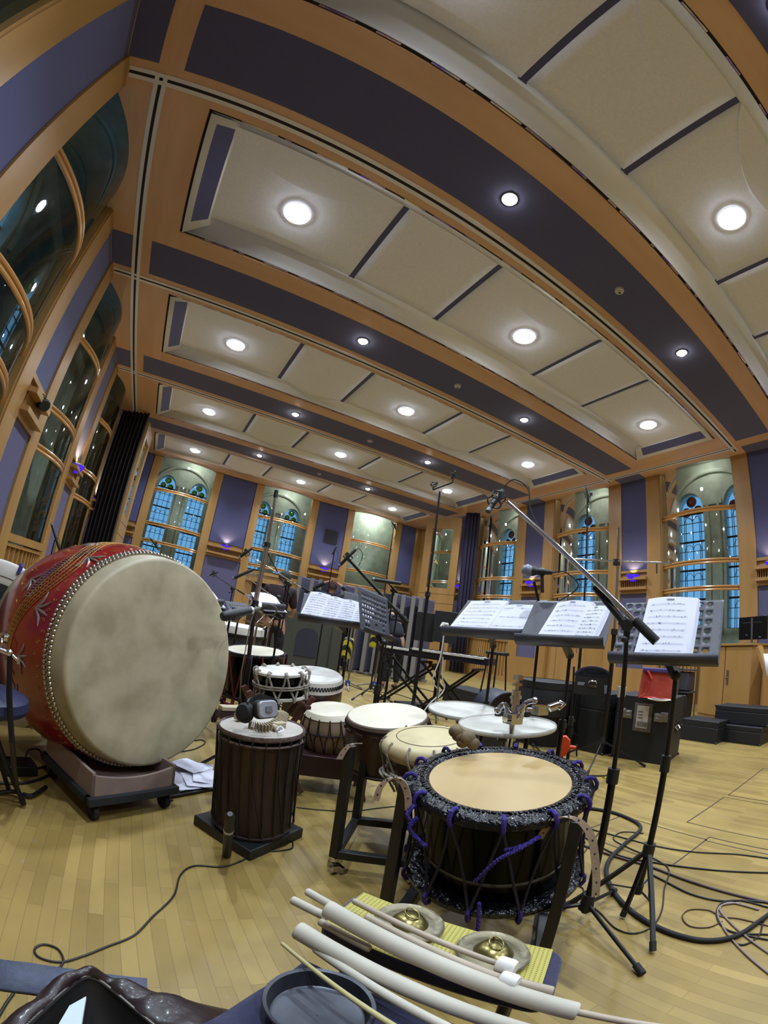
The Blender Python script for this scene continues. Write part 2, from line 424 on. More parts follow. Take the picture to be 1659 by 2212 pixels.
# ---- side walls: piers, fabric, windows
def pier(m_w, m_n, m_n2, M, w0, w1, top=ZC):
    """one pier between windows; local x along the wall, y towards the room, z up"""
    m_w.M = m_n.M = m_n2.M = M
    c = (w0 + w1) / 2; nw = .345
    for s in (-1, 1):
        e = w0 if s < 0 else w1
        m_w.bx(min(e, c + s*nw), max(e, c + s*nw), -.18, 0, 0, top)            # timber uprights
        jx = e
        m_w.bx(jx - .03, jx + .03, -.3, -.02, 0, top)
    m_n.bx(c - nw, c + nw, -.1, -.03, 2.95, top)                                # upper fabric
    m_n2.bx(c - nw, c + nw, -.1, -.03, .75, 2.42)                               # lower fabric
    m_w.bx(c - nw, c + nw, -.18, 0.0, .0, .75)
    m_w.bx(c - nw, c + nw, -.12, .0, 2.42, 2.52); m_w.bx(c - nw - .02, c + nw + .02, -.02, .1, 2.50, 2.56)
    m_w.bx(c - nw - .02, c + nw + .02, -.02, .12, 2.72, 2.78); m_w.bx(c - nw, c + nw, -.12, -.06, 2.52, 2.95)
    for k in range(14): m_w.bx(c - nw + .03 + k*.048, c - nw + .045 + k*.048, -.07, .02, 2.56, 2.72)
    m_w.bx(c - nw, c + nw, -.18, -.01, 2.90, 2.96)
def wallM(side):
    if side == 'left': return Matrix(((0, 1, 0, XL), (1, 0, 0, 0), (0, 0, 1, 0), (0, 0, 0, 1)))
    if side == 'right': return Matrix(((0, -1, 0, XR), (1, 0, 0, 0), (0, 0, 1, 0), (0, 0, 0, 1)))
    return Matrix(((1, 0, 0, 0), (0, -1, 0, YB), (0, 0, 1, 0), (0, 0, 0, 1)))
wc = [0]
def window(M, c, sill, lancets, roses, lancet_off=.62, lw=.33, depth=1.15, door=False, outer=None):
    """bowed glazing between piers, and the old church window in the stone wall beyond"""
    wc[0] += 1
    N = 20
    xs = [c - HW + 2*HW*i/N for i in range(N+1)]; P = [(x, -GL + arc((x - c)/HW)) for x in xs]
    g = MB(); g.M = M; g.grid([[(x, y, z) for x, y in P] for z in (sill, ZC + .1)])
    w = struct(g, 'window_%d' % wc[0], glass, ang=60)
    f = MB(); f.M = M
    for z in [z for z in (4.07, 2.98, 2.43) if z > sill + .1]:
        for dz in (-.032, .032): f.tube([(x, y + .015, z + dz) for x, y in P], .022, 8)
        f.tube([(x, y - .005, z) for x, y in P], .022, 6)
    f.build('glazing_rail', pm('varnished_rail', '#b98a52', rough=.25, coat=.4), w)
    s_ = MB(); s_.M = M
    def bow(z0, z1, y0, y1, n=N):
        a = [(x, y + y0) for x, y in P]; b = [(x, y + y1) for x, y in P]
        s_.grid([[(x, y, z0) for x, y in b], [(x, y, z1) for x, y in b], [(x, y, z1) for x, y in a], [(x, y, z0) for x, y in a], [(x, y, z0) for x, y in b]])
    bow(sill - .1, sill, -.05, .08); bow(sill - .16, sill - .12, -.05, .06)
    if door:
        bow(sill - .35, sill - .17, -.05, .05)
        s_.bx(c - HW, c - .62, -.2, -.1, 0, sill - .2); s_.bx(c + .62, c + HW, -.2, -.1, 0, sill - .2)
    else:
        bow(0, .14, -.05, .04)
        for x, y in P[1:-1]: s_.box((x, y, (sill - .16 + .14)/2), (.05, .06, sill - .3))
        for x, y in [((P[i][0]+P[i+1][0])/2, (P[i][1]+P[i+1][1])/2) for i in range(N)]: s_.box((x, y - .02, (sill - .02)/2), (.05, .03, sill - .3))
    s_.build('sill_and_grille', wood, w)
    return w
def stonewall(name, M, L0, L1, cs, depth, roses, lancet_off, lw, spring=4.5, sill=1.7):
    """outer masonry with pointed lancets; local x along wall, y toward room"""
    m = MB(); m.M = M; holes = []
    for c in cs:
        for s in (-1, 1): holes.append(c + s * lancet_off)
    holes.sort(); y1, y0 = -depth, -depth - .35; x = L0
    for h in holes:
        m.bx(x, h - lw, y0, y1, -.1, 5.7); m.bx(h - lw, h + lw, y0, y1, -.1, sill)
        n = 12; pts = [(h - lw * math.cos(math.pi * k / n), spring + lw * 1.25 * math.sin(math.pi * k / n)) for k in range(n + 1)]
        for yy in (y0, y1):
            m.grid([[(px, yy, pz) for px, pz in pts], [(px, yy, 5.7) for px, pz in pts]])
        m.grid([[(px, y0, pz) for px, pz in pts], [(px, y1, pz) for px, pz in pts]])
        x = h + lw
    m.bx(x, L1, y0, y1, -.1, 5.7)
    # arch moulding over each pair
    w = struct(m, name, stone)
    a = MB(); a.M = M
    for c in cs:
        rr = lancet_off + lw + .16
        a.tube([(c - rr * math.cos(math.pi * k / 24), y1 + .02, 4.3 + rr * .95 * math.sin(math.pi * k / 24)) for k in range(25)], .06, 8)
        a.cyl((c - .14, y1 + .03, 1.6), (c - .14, y1 + .03, 4.6), .05, n=10); a.cyl((c + .14, y1 + .03, 1.6), (c + .14, y1 + .03, 4.6), .05, n=10)
        a.bx(c - .24, c + .24, y1, y1 + .06, 4.55, 4.65)
    if cs: a.build('arch_moulding', stone, w)
    g = MB(); g.M = M; le = MB(); le.M = M; ro = MB(); ro.M = M; k0 = 0
    for h in holes:
        ym = (y0 + y1) / 2
        n = 12; pts = [(h - lw, sill)] + [(h - lw * math.cos(math.pi * k / n), spring + lw * 1.25 * math.sin(math.pi * k / n)) for k in range(n + 1)] + [(h + lw, sill)]
        g.add([(px, ym, pz) for px, pz in pts], [tuple(range(len(pts)))])
        for fx in (-.62, -.5, 0, .5, .62): le.bx(h + fx*lw - .006, h + fx*lw + .006, ym - .008, ym + .008, sill, spring + .05)
        z = sill
        q = 0
        while z < spring + .1:
            th = .022 if q % 3 == 0 else .006
            le.bx(h - lw, h + lw, ym - .012, ym + .012, z - th, z + th); 
            if q % 3 == 2:
                for s in (-1, 1): le.tube([(h + s*lw*.3 + lw*.3*math.cos(a*math.pi/8), ym, z + lw*.45*math.sin(a*math.pi/8)) for a in range(9)], .006, 5)
            z += .23; q += 1
        for (ox, oz, rr) in ((-.45, .12, .3), (.42, .05, .32), (0, .75, .36)):
            cx_, cz_ = h + ox*lw, spring + oz*lw
            for ring in (1, .72, .45): le.tube([(cx_ + rr*lw*ring*math.cos(a*math.pi/8) + .1*lw*(1-ring), ym + .005, cz_ + rr*lw*ring*math.sin(a*math.pi/8)) for a in range(16)], .008, 5, True)
            ro.cyl((cx_, ym - .012, cz_), (cx_, ym + .012, cz_), rr*lw, n=18)
            le.tube([(cx_, ym, cz_ - rr*lw), (h, ym, spring - .2)], .007, 5)
    if holes:
        g.build('leaded_glass', leadglass, w); le.build('lead_lines', darkgap, w); ro.build('rose_pane', roses, w)
    return w
for side in ('left', 'right'):
    M = wallM(side); mw = MB(); mn = MB(); mn2 = MB()
    cs = YC
    pier(mw, mn, mn2, M, YN, cs[0] - HW)
    for j in range(len(cs) - 1): pier(mw, mn, mn2, M, cs[j] + HW, cs[j+1] - HW)
    mw.M = M; mw.bx(cs[-1] + HW, YB + .3, -.2, 0, 0, ZC)
    w = struct(mw, 'wall_' + side, wood); mn.build('fabric_panel', navy, w); mn2.build('lower_fabric_panel', navyp, w)
    for j, c in enumerate(cs):
        door = side == 'right' and j in (3,)
        window(M, c, 2.2 if door else 1.28, None, None, door=door)
    lc = [c for j, c in enumerate(cs) if (j in (1, 2, 3, 4) if side == 'right' else j in (1, 2, 3))]
    stonewall('wall_outer_' + side, M, -6, 17, lc, 1.1, roseglass if side == 'right' else greenglass, .62, .36)
M = wallM('back'); mw = MB(); mn = MB(); mn2 = MB()
def bpier(x0, x1):
    mw.M = mn.M = mn2.M = M; nw = (x1 - x0)/2 - .26; c = (x0 + x1)/2
    mw.bx(x0, c - nw, -.18, 0, 0, ZC); mw.bx(c + nw, x1, -.18, 0, 0, ZC)
    mn.bx(c - nw, c + nw, -.1, -.03, 2.9, ZC); mn2.bx(c - nw, c + nw, -.1, -.03, .75, 2.42)
    mw.bx(c - nw, c + nw, -.15, 0, 0, .75); mw.bx(c - nw, c + nw, -.15, -.0, 2.42, 2.52); mw.bx(c - nw, c + nw, -.02, .12, 2.50, 2.56)
    mw.bx(c - nw, c + nw, -.02, .14, 2.72, 2.79); mw.bx(c - nw, c + nw, -.12, -.06, 2.52, 2.95)
    k = c - nw + .03
    while k < c + nw: mw.bx(k, k + .02, -.07, .03, 2.56, 2.72); k += .05
bpier(XL, WX[0] - HW); bpier(WX[0] + HW, WX[1] - HW); bpier(WX[1] + HW, WX[2] - HW); bpier(WX[2] + HW, XR)
w = struct(mw, 'wall_back', wood); mn.build('fabric_panel', navy, w); mn2.build('lower_fabric_panel', navyp, w)
m = MB(); m.bx(5.28, 5.78, YB - .01, YB + .03, 3.75, 4.22); 
for k in range(9): m.bx(5.3, 5.76, YB - .02, YB - .01, 3.78 + k*.047, 3.8 + k*.047)
m.build('vent_grille', pm('vent_dark', '#26242f', rough=.7), w)
window(M, WX[0], 1.28, None, None); window(M, WX[1], 2.25, None, None, door=True); window(M, WX[2], 1.28, None, None)
stonewall('wall_outer_back', M, -4.2, 11.6, WX[:2], 1.1, greenglass, .56, .3)
# door under the middle back window, door under the right-hand one
m = MB(); m.bx(3.08, 4.36, 14.42, 14.5, 0, 2.08); d = struct(m, 'door_1', pm('dark_stained_wood', '#35251c', '#2b1d16', rough=.5, stretch=(1, 1, .1), scale=6))
m = MB(); m.bx(3.55, 3.95, 14.30, 14.34, 2.1, 2.2); sg = m.build('exit_sign', pm('sign_board', '#8a7a60', rough=.5), d)
m = MB(); m.bx(9.42, 9.5, YC[3] - .62, YC[3] + .62, 0, 2.05); d = struct(m, 'door_2', wood)
m = MB()
for s in (-1, 1): m.tube([(9.36, YC[3] + s*.08, 1.0), (9.3, YC[3] + s*.1, 1.05), (9.3, YC[3] + s*.1, 1.3), (9.36, YC[3] + s*.08, 1.35)], .012, 8)
m.build('door_handle', steel, d)
# wall behind the camera
m = MB(); m.bx(XL - .3, XR + .3, YN - .2, YN, 0, 5.4); struct(m, 'wall_near', wood)
m = MB(); m.bx(-4.2, 11.6, -6.1, -6, 0, 5.7); struct(m, 'wall_outer_near', stone)
# ---- small bulkhead lamps added to brighten the voids behind the glass
def voidlamp(label, p, w=40):
    t = thing('unseen_lamp', label, 'lamp', p, 0, 'bulkhead lamps added behind the glazing'); m = MB(); m.lathe([(.001, -.05), (.06, -.045), (.09, -.01), (.09, .0)], 20); m.build('glass_dome', lampglow2, t, world=False); m = MB(); m.cyl((0, 0, 0), (0, 0, .03), .11, n=24); m.build('base_plate', plastw, t, world=False)
    l = bpy.data.lights.new('unseen', 'POINT'); l.energy = w; l.color = (.85, 1, .92); l.shadow_soft_size = .09; lo = bpy.data.objects.new('unseen_light', l); COL.objects.link(lo); lo.parent = t; lo.location = (0, 0, -.12)
for i, x in enumerate(WX): voidlamp('bulkhead lamp added in the void behind the %s back window' % ('left', 'middle', 'right')[i], (x + .3, YB + .6, 5.59), (10, 10, 55)[i])  # only the right void is known to be lit; the other lamps are extra
for i, yc in enumerate(YC[1:]):
    voidlamp('bulkhead lamp added in the void behind the %s right-wall window' % ('nearest', 'second', 'third', 'fourth', 'farthest')[i], (XR + .6, yc, 5.59), 4)
# ---- lamps
def lampfix(x, y, z, r, big, label):
    t = thing('ceiling_light', label, 'ceiling light', (x, y, z), 0, 'large downlights in the ceiling bays' if big else 'small downlights in the fabric strips')
    m = MB(); m.lathe([(r, .0), (r*1.28, -.004), (r*1.3, -.012), (r*1.02, -.014), (r*.98, .0)], 32); m.build('trim_ring', pm('white_lamp_ring', '#d8d4cc', rough=.4), t, world=False)
    m = MB(); m.lathe([(.001, -.045), (r*.5, -.042), (r*.85, -.03), (r, -.002)], 32); m.build('lens', lampglow if big else lampglow2, t, world=False)
    l = bpy.data.lights.new('downlight', 'AREA'); l.shape = 'DISK'; l.size = r * 1.9; l.energy = LAMP_W if big else SMALL_W; l.color = LAMP_C; l.spread = R(128)
    lo = bpy.data.objects.new('downlight_lamp', l); COL.objects.link(lo); lo.parent = t; lo.location = (0, 0, -.05)
rown = ['behind the camera', 'in the nearest bay overhead', 'in the second bay from the camera', 'in the third bay from the camera', 'in the fourth bay from the camera', 'in the farthest bay by the back wall']
coln = ['at the left', 'in the middle', 'at the right']
for j, yc in enumerate(YC):
    for i, x in enumerate((.23, 3.71, 7.19)):
        lampfix(x, yc, ZC + .105, .125, True, 'large round downlight %s %s' % (coln[i], rown[j]))
strips = ['nearest fabric strip behind the camera', 'fabric strip before the large flaring lamp', 'second fabric strip from the camera', 'third fabric strip from the camera', 'farthest fabric strip from the camera']
sd = MB()
for j in range(len(YC) - 1):
    y = YC[j] + PER/2
    for i, x in enumerate((1.93, 5.37)):
        lampfix(x, y, ZC - .002, .062, False, 'small round downlight %s of the %s' % (('left', 'right')[i], strips[j]))
    if j:
        t = thing('smoke_detector', 'white smoke detector on the %s' % strips[j], 'smoke detector', (3.75, y, ZC - .002), 0, 'smoke detectors on the fabric strips')
        m = MB(); m.lathe([(.001, -.05), (.03, -.05), (.035, -.035), (.055, -.03), (.06, -.005), (.06, 0)], 20); m.build('cover', pm('detector_white', '#b9b7bd', rough=.5), t, world=False)
        m = MB(); m.cyl((0, 0, -.056), (0, 0, -.05), .014, n=12); m.build('sensor', blackp, t, world=False)
def sconce(x, y, z, rz, label):
    t = thing('wall_sconce', label, 'wall light', (x, y, z), rz, 'blue glass wall sconces')
    m = MB(); n = 12
    prof = [(.015, -.15), (.075, -.132), (.135, -.08), (.165, -.0)]
    m.lathe(prof, 16, None, 0, math.pi); m.build('bowl', BLUEG, t, world=False, thick=.006)
    m = MB(); m.lathe([(.155, 0.0), (.175, .0), (.175, .018), (.155, .018)], 16, None, 0, math.pi); m.build('rim', chrome, t, world=False, thick=.004)
    m = MB(); m.box((0, .01, -.06), (.1, .03, .14)); m.build('wall_bracket', blackm, t, world=False)
    l = bpy.data.lights.new('uplight', 'SPOT'); l.energy = SCONCE_W; l.color = (1, .72, .42); l.spot_size = R(120); l.spot_blend = .6; l.shadow_soft_size = .03
    lo = bpy.data.objects.new('uplight_lamp', l); COL.objects.link(lo); lo.parent = t; lo.location = (0, .07, .03); lo.rotation_euler = (R(180), 0, 0)
BLUEG = bpy.data.materials.new('cobalt_glass'); BLUEG.use_nodes = True
_b = BLUEG.node_tree.nodes['Principled BSDF']; _b.inputs['Base Color'].default_value = (.03, .01, .6, 1); _b.inputs['Roughness'].default_value = .12
_b.inputs['Emission Color'].default_value = (.05, .01, .9, 1); _b.inputs['Emission Strength'].default_value = .8
for j in range(1, 5):
    y = YC[j] + PER/2
    if j < 5:
        sconce(XR, y, 2.84, R(90), 'cobalt bowl wall sconce on the right wall, number %s pier from the near end' % ['', 'first', 'second', 'third', 'fourth'][j])
        if j > 2: sconce(XL, y, 2.84, R(-90), 'cobalt bowl wall sconce on the left wall %s' % ['', '', 'beside the second window', 'near the folded curtain', 'behind the folded curtain'][j])
sconce(1.97, YB - .0, 2.84, R(180), 'cobalt bowl wall sconce on back wall between first and middle windows')
sconce(5.46, YB - .0, 2.84, R(180), 'cobalt bowl wall sconce on back wall right of the middle window')
# ================================================================ DRUMS
skin = pm('calf_skin_mottled', '#a89e82', '#8a8065', scale=5.5, rough=.55, detail=9, c3='#9c937a')
skinc = pm('pale_drum_skin', '#c9c0ac', '#bdb49f', scale=5, rough=.5, detail=5)
skiny = pm('amber_drum_skin', '#a98f5e', '#9c8150', scale=4, rough=.45, detail=5)
skinw = pm('white_drum_skin', '#cfcbc4', '#bfbab2', scale=6, rough=.5)
redl = pm('red_lacquer', '#8c1015', '#740c12', scale=3, rough=.25, coat=.6)
gold = pm('gold_paint', '#b5863f', '#8f6a30', scale=9, rough=.35, metal=.4)
silp = pm('silver_paint', '#94867c', '#6f645c', scale=9, rough=.4, metal=.2)
blackl = pm('black_lacquer', '#040406', rough=.2, coat=0, spec=.12)
rope = pm('natural_rope', '#9c958a', '#857d70', scale=60, rough=.9, bump=.4, bscale=200)
ropep = pm('purple_rope', '#2c1a78', '#231462', scale=60, rough=.8, bump=.4, bscale=200)
roper = pm('red_rope', '#6d1a20', '#57141a', scale=60, rough=.85)
ropeb = pm('black_brown_cord', '#241a16', '#1a1311', scale=60, rough=.85)
brownd = pm('dark_brown_shell', '#3a1f16', '#2c1811', scale=5, rough=.4, stretch=(1, 1, .2), coat=.2)
brownm = pm('mid_brown_shell', '#37251d', '#2a1c16', scale=6, rough=.6, stretch=(1, 1, .15), bump=.1)
paleb = pm('pale_brown_shell', '#8a7358', '#776249', scale=5, rough=.6, stretch=(1, 1, .2))
leather = pm('tan_leather', '#a38e7b', '#94806c', scale=30, rough=.6, bump=.1)
stud = pm('steel_stud', '#b7b1a6', rough=.25, metal=1)
blackleather = pm('wrinkled_black_leather', '#0a0a10', rough=.16, spec=.35, bump=1.0, scale=60, bscale=60)
def ribbon(mb, pts, wdir, w, th=.003):
    """flat strap swept along pts; wdir = width direction"""
    P = [Vector(p) for p in pts]; W = Vector(wdir).normalized(); rows = []
    for i, p in enumerate(P):
        t = (P[min(i+1, len(P)-1)] - P[max(i-1, 0)]).normalized(); n = t.cross(W).normalized()
        rows.append([p - W*w/2 - n*th/2, p + W*w/2 - n*th/2, p + W*w/2 + n*th/2, p - W*w/2 + n*th/2])
    mb.grid(rows, True); k = len(mb.v)
    mb.f += [(k-4*len(P)+3, k-4*len(P)+2, k-4*len(P)+1, k-4*len(P)), (k-4, k-3, k-2, k-1)]; mb.mi += [mb.cm, mb.cm]
def ringpt(M, r, a, z=0): return M @ Vector((r*math.cos(a), r*math.sin(a), z))
# ---- the big red barrel drum on its dolly
c = Vector((.100, 2.225, .702)); n = Vector((.611, -.788, .078)).normalized()
M = frame(c, n, (.788, .611, 0))   # local x to the right, y up, z toward the player
big = thing('barrel_drum', 'huge red lacquered barrel drum with painted gold dragon and mottled skin head', 'drum', (c.x, c.y, .17))
r0 = .5
m = MB(); m.lathe([(.001, 0), (.2, .0), (.4, -.001), (.485, -.002), (.497, -.006), (.503, -.02), (.512, -.07), (.522, -.12)], 96, M); m.build('drum_skin', skin, big, ang=60)
def brad(z):   # belly radius at depth z (negative)
    t = (z + .46) / .34; return .575 - .055 * t * t
m = MB(); m.lathe([(brad(-.115 - .69*k/24), -.115 - .69*k/24) for k in range(25)] + [(.3, -.81)], 96, M); m.build('shell', redl, big, ang=60)
m = MB(); m.lathe([(.001, -.93), (.46, -.925), (.5, -.9), (.52, -.8)], 64, M); m.build('back_skin', skin, big, ang=60)
m = MB()
for row, (z, off) in enumerate(((-.098, 0), (-.118, .5), (-.138, 0))):
    for k in range(150):
        a = 2*math.pi*(k + off)/150; rr = brad(z) + .002 if z < -.115 else .523
        p = ringpt(M, rr, a, z); m.sphere(p, .0105, 8, 5, (1, 1, 1))
m.build('tack_rows', stud, big)
# painted dragon: scaled serpent body, claws and cloud scrolls on the belly
def sp(a, z, lift=.003): return ringpt(M, brad(z) + lift, a, z)
m = MB(); body = []
for k in range(61):
    t = k/60; a = R(78 + 118*t); z = -.30 - .075*math.sin(t*9) - .06*t; body.append((a, z, .045*math.sin(math.pi*min(1, t*1.05 + .05))**.5 + .008))
for off in (-1, -.55, 0, .55, 1): m.tube([sp(a + .0*w, z + off*w) for a, z, w in body], .0022, 5)
for k in range(0, 60, 1):
    a, z, w = body[k]
    for s in (-.75, -.25, .25, .75):
        pts = [sp(a + .018*math.cos(q), z + s*w + w*.25*math.sin(q)) for q in [math.pi*i/5 - math.pi/2 for i in range(6)]]; m.tube(pts, .0013, 4)
m.build('painted_dragon', gold, big)
m = MB()
def claw(a, z, s=1, rot=0):
    for f in range(4):
        th = rot + R(-60 + 40*f); pts = [sp(a + s*.02*u*math.cos(th)/.6*1.7, z + s*.02*u*math.sin(th)*1.7 + .008*s*math.sin(u*2)) for u in (0, .5, 1, 1.5, 2)]
        m.tube(pts, [.0035*s, .0048*s, .0045*s, .003*s, .0015*s], 6)
for a, z, s, ro in ((R(128), -.235, 1.5, R(70)), (R(163), -.27, 1.5, R(100)), (R(112), -.40, 1.2, 0), (R(150), -.46, 1.2, 1), (R(186), -.33, 1.3, 1.4), (R(205), -.42, 1.2, 2)): claw(a, z, s, ro)
for q in range(26):     # flames and mane
    a = R(118 + 1.6*q); z = -.25 - .004*q; m.tube([sp(a, z), sp(a + .02, z - .03), sp(a + .015, z - .055), sp(a + .05, z - .08)], [.003, .0025, .002, .001], 5)
m.build('painted_claws', silp, big)
m = MB(); rn = random.Random(3)
for k in range(34):
    a = R(68 + 5.2*k); z = -.185 - .012*math.sin(k*2.1); s = .018
    m.tube([sp(a + s*(.8 - .1*i)*math.cos(i*.9 + k)*1.3, z + s*(.8 - .1*i)*math.sin(i*.9 + k)) for i in range(8)], .0016, 4)
for k in range(22):
    a = R(72 + 9*k); z = -.50 - .05*math.sin(k*1.7); s = .03
    m.tube([sp(a + s*(.9 - .1*i)*math.cos(i*.8 + k)*1.2, z + s*(.9 - .1*i)*math.sin(i*.8 + k)) for i in range(9)], .0016, 4)
m.build('painted_scrolls', gold, big)
for a in (R(180), R(0)):
    h = MB(); P = ringpt(M, brad(-.46) + .01, a, -.46); nn = (M.to_3x3() @ Vector((math.cos(a), math.sin(a), 0)))
    h.cyl(P - nn*.02, P + nn*.015, .03, .025); h.tube([P + nn*.03 + Vector((0, 0, -.035)) + (M.to_3x3() @ Vector((0, 0, 1)))*.045*math.cos(q) + Vector((0, 0, 1))*.045*math.sin(q) for q in [2*math.pi*i/20 for i in range(20)]], .006, 6, True)
    h.build('carry_ring', chrome, big)
# dolly with box cradle
A = Vector((-.13, 1.93, 0)); B = Vector((.24, 2.17, 0)); ex = (B - A).normalized(); ey = Vector((-ex.y, ex.x, 0))
LX = (B - A).length; LY = .50
dol = thing('wheeled_dolly', 'low black wooden dolly on castors beneath the huge red drum', 'dolly', (A + ex*LX/2 + ey*LY/2))
Mx = Matrix((ex, ey, Vector((0, 0, 1)))).transposed().to_4x4(); Mx.translation = A
m = MB(); m.M = Mx; m.bx(-.02, LX + .02, -.02, .03, .085, .125); m.bx(-.02, LX + .02, LY - .03, LY + .02, .085, .125); m.bx(-.02, .04, 0, LY, .085, .125); m.bx(LX - .04, LX + .02, 0, LY, .085, .125); m.bx(0, LX, 0, LY, .095, .11)
dk_ = pm('dark_carpeted_board', '#17181c', '#121318', scale=80, rough=.9, bump=.2); m.build('deck', dk_, dol, bev=.004)
for x in (.03, LX - .03):
    for y in (.03, LY - .03):
        m = MB(); m.M = Mx; m.bx(x - .03, x + .03, y - .03, y + .03, .075, .086); m.cyl((x - .012, y, .0385), (x + .012, y, .0385), .038, n=20); m.bx(x - .02, x - .015, y - .015, y + .015, .035, .08); m.bx(x + .015, x + .02, y - .015, y + .015, .035, .08); m.build('castor', blackr, dol)
box = thing('cradle_box', 'brown fibreboard box cradling the huge red drum', 'box', (A + ex*LX/2 + ey*LY/2 + Vector((0, 0, .126))))
m = MB(); m.M = Mx; kraft = pm('brown_board', '#7d6a5f', '#73615a', scale=12, rough=.85)
def cradle(y):   # panel with a concave top
    N = 16; top = [(LX*i/N, .225 - .03*(1 - ((i - N/2)/(N/2))**2)) for i in range(N+1)]
    bot = [(x, .126) for x, z in top]
    for yy in (y, y + .016): m.grid([[(x, yy, z) for x, z in bot], [(x, yy, z) for x, z in top]])
    m.grid([[(x, y, z) for x, z in top], [(x, y + .016, z) for x, z in top]])
cradle(0); cradle(LY - .016)
for x in (0, LX - .016): m.bx(x, x + .016, 0, LY, .126, .235)
m.build('box_walls', kraft, box)
m = MB(); m.M = Mx; m.bx(.016, LX - .016, .016, LY - .016, .126, .15); m.build('box_floor', kraft, box)
# ---- generic rope/hoop helpers
def disc_head(M, r, mat_, parent, name='drum_skin', dome=.004): 
    m = MB(); m.lathe([(.001, dome), (r*.5, dome*.8), (r*.9, dome*.2), (r, 0)], 64, M); return m.build(name, mat_, parent, ang=60)
# ---- black rope drum in front
n = Vector((-.16, -.03, .985)).normalized(); c = Vector((1.085, 1.012, .612)); M = frame(c, n, (1, 0, 0))
bd = thing('okedo_drum', 'glossy black rope-tuned drum with purple cords, amber head and wide black rim', 'drum', (c.x, c.y, .25))
disc_head(M, .232, skiny, bd)
m = MB(); prof = [(.228, .0), (.235, .006), (.245, .009), (.262, .008), (.278, .006), (.292, .002), (.300, -.008), (.300, -.022), (.288, -.032), (.262, -.030), (.245, -.026)]
m.lathe(prof, 120, M); 
for k in range(110): 
    a = 2*math.pi*k/110; m.box(ringpt(M, .252, a, .009), (.012, .006, .006), M=M @ Matrix.Rotation(a + .5*(k % 3), 4, 'Z'))
m.build('leather_rim', blackleather, bd, ang=50)
HB = .33
m = MB(); m.lathe([(.244, -.02), (.236, -.05), (.238, -HB*.5), (.236, -HB + .05), (.244, -HB + .02), (.12, -HB + .02)], 80, M); m.build('shell', blackl, bd, ang=50)
m = MB(); m.lathe([(.2385, -HB + .075), (.2400, -.2525), (.2400, -HB + .085), (.2385, -HB + .088)], 80, M); m.build('gold_band', pm('thin_grey_band', '#4a4a46', rough=.4), bd)
m = MB(); m.lathe([(p, -HB - q) for p, q in prof], 120, M); m.lathe([(.001, -HB - .004), (.23, -HB)], 60, M); m.build('lower_rim', blackleather, bd, ang=50)
m = MB(); m9 = MB(); NL = 13
for k in range(NL):
    a = 2*math.pi*k/NL + .12; a2 = 2*math.pi*(k + .5)/NL + .12; a3 = 2*math.pi*(k + 1)/NL + .12
    for aa, bb in ((a, a2), (a3, a2)): m9.tube([ringpt(M, .303, aa, -.02), ringpt(M, .285, lerp(aa, bb, .33), -.02 - (HB - .04)*.33), ringpt(M, .285, lerp(aa, bb, .66), -.02 - (HB - .04)*.66), ringpt(M, .303, bb, -HB + .02)], .0045, 6)
    m = MB(); m.tube([ringpt(M, rr, a, z) for rr, z in ((.27, .009), (.285, .016), (.30, .012), (.309, -.004), (.308, -.02), (.295, -.035))], .007, 7); m.build('rim_knot', ropep, bd)
    m = MB(); m.tube([ringpt(M, rr, a2, -HB + z) for rr, z in ((.285, -.014), (.30, -.014), (.309, .004), (.308, .02), (.295, .035))], .007, 7); m.build('lower_rim_knot', ropep, bd)
m9.build('tension_cord', pm('black_purple_cord', '#0e0a24', rough=.7), bd)
m = MB()
def twist(m, pts, r, n=3, turns=14):
    """laid rope: strands winding round a centre line"""
    P = spline(pts, 8); L_ = len(P)
    for s in range(n):
        out = []
        for i, p in enumerate(P):
            t = (P[min(i+1, L_-1)] - P[max(i-1, 0)]).normalized(); x, y, _ = basis(t); a = 2*math.pi*(s/n + turns*i/L_); out.append(p + (x*math.cos(a) + y*math.sin(a))*r*.55)
        m.tube(out, r*.62, 5)
Pt = Fd(1205, 1792, 1.27)
twist(m, [Fd(1168, 1806, 1.22), Fd(1120, 1835, 1.17), Fd(1075, 1858, 1.15), Fd(1025, 1905, 1.17)], .006)
twist(m, [Fd(1165, 1806, 1.22), Fd(1140, 1822, 1.19), Fd(1110, 1833, 1.17), Fd(1092, 1836, 1.17)], .006)
twist(m, [Fd(1035, 1950, 1.2), Fd(1034, 1975, 1.2), Fd(1033, 1998, 1.2), Fd(1031, 2012, 1.2)], .006, turns=6)
twist(m, [Fd(893, 1740, 1.3), Fd(880, 1760, 1.28), Fd(888, 1775, 1.28), Fd(900, 1768, 1.28), Fd(885, 1790, 1.27), Fd(905, 1815, 1.26), Fd(920, 1828, 1.25)], .007)
m.build('loose_cord', ropep, bd)
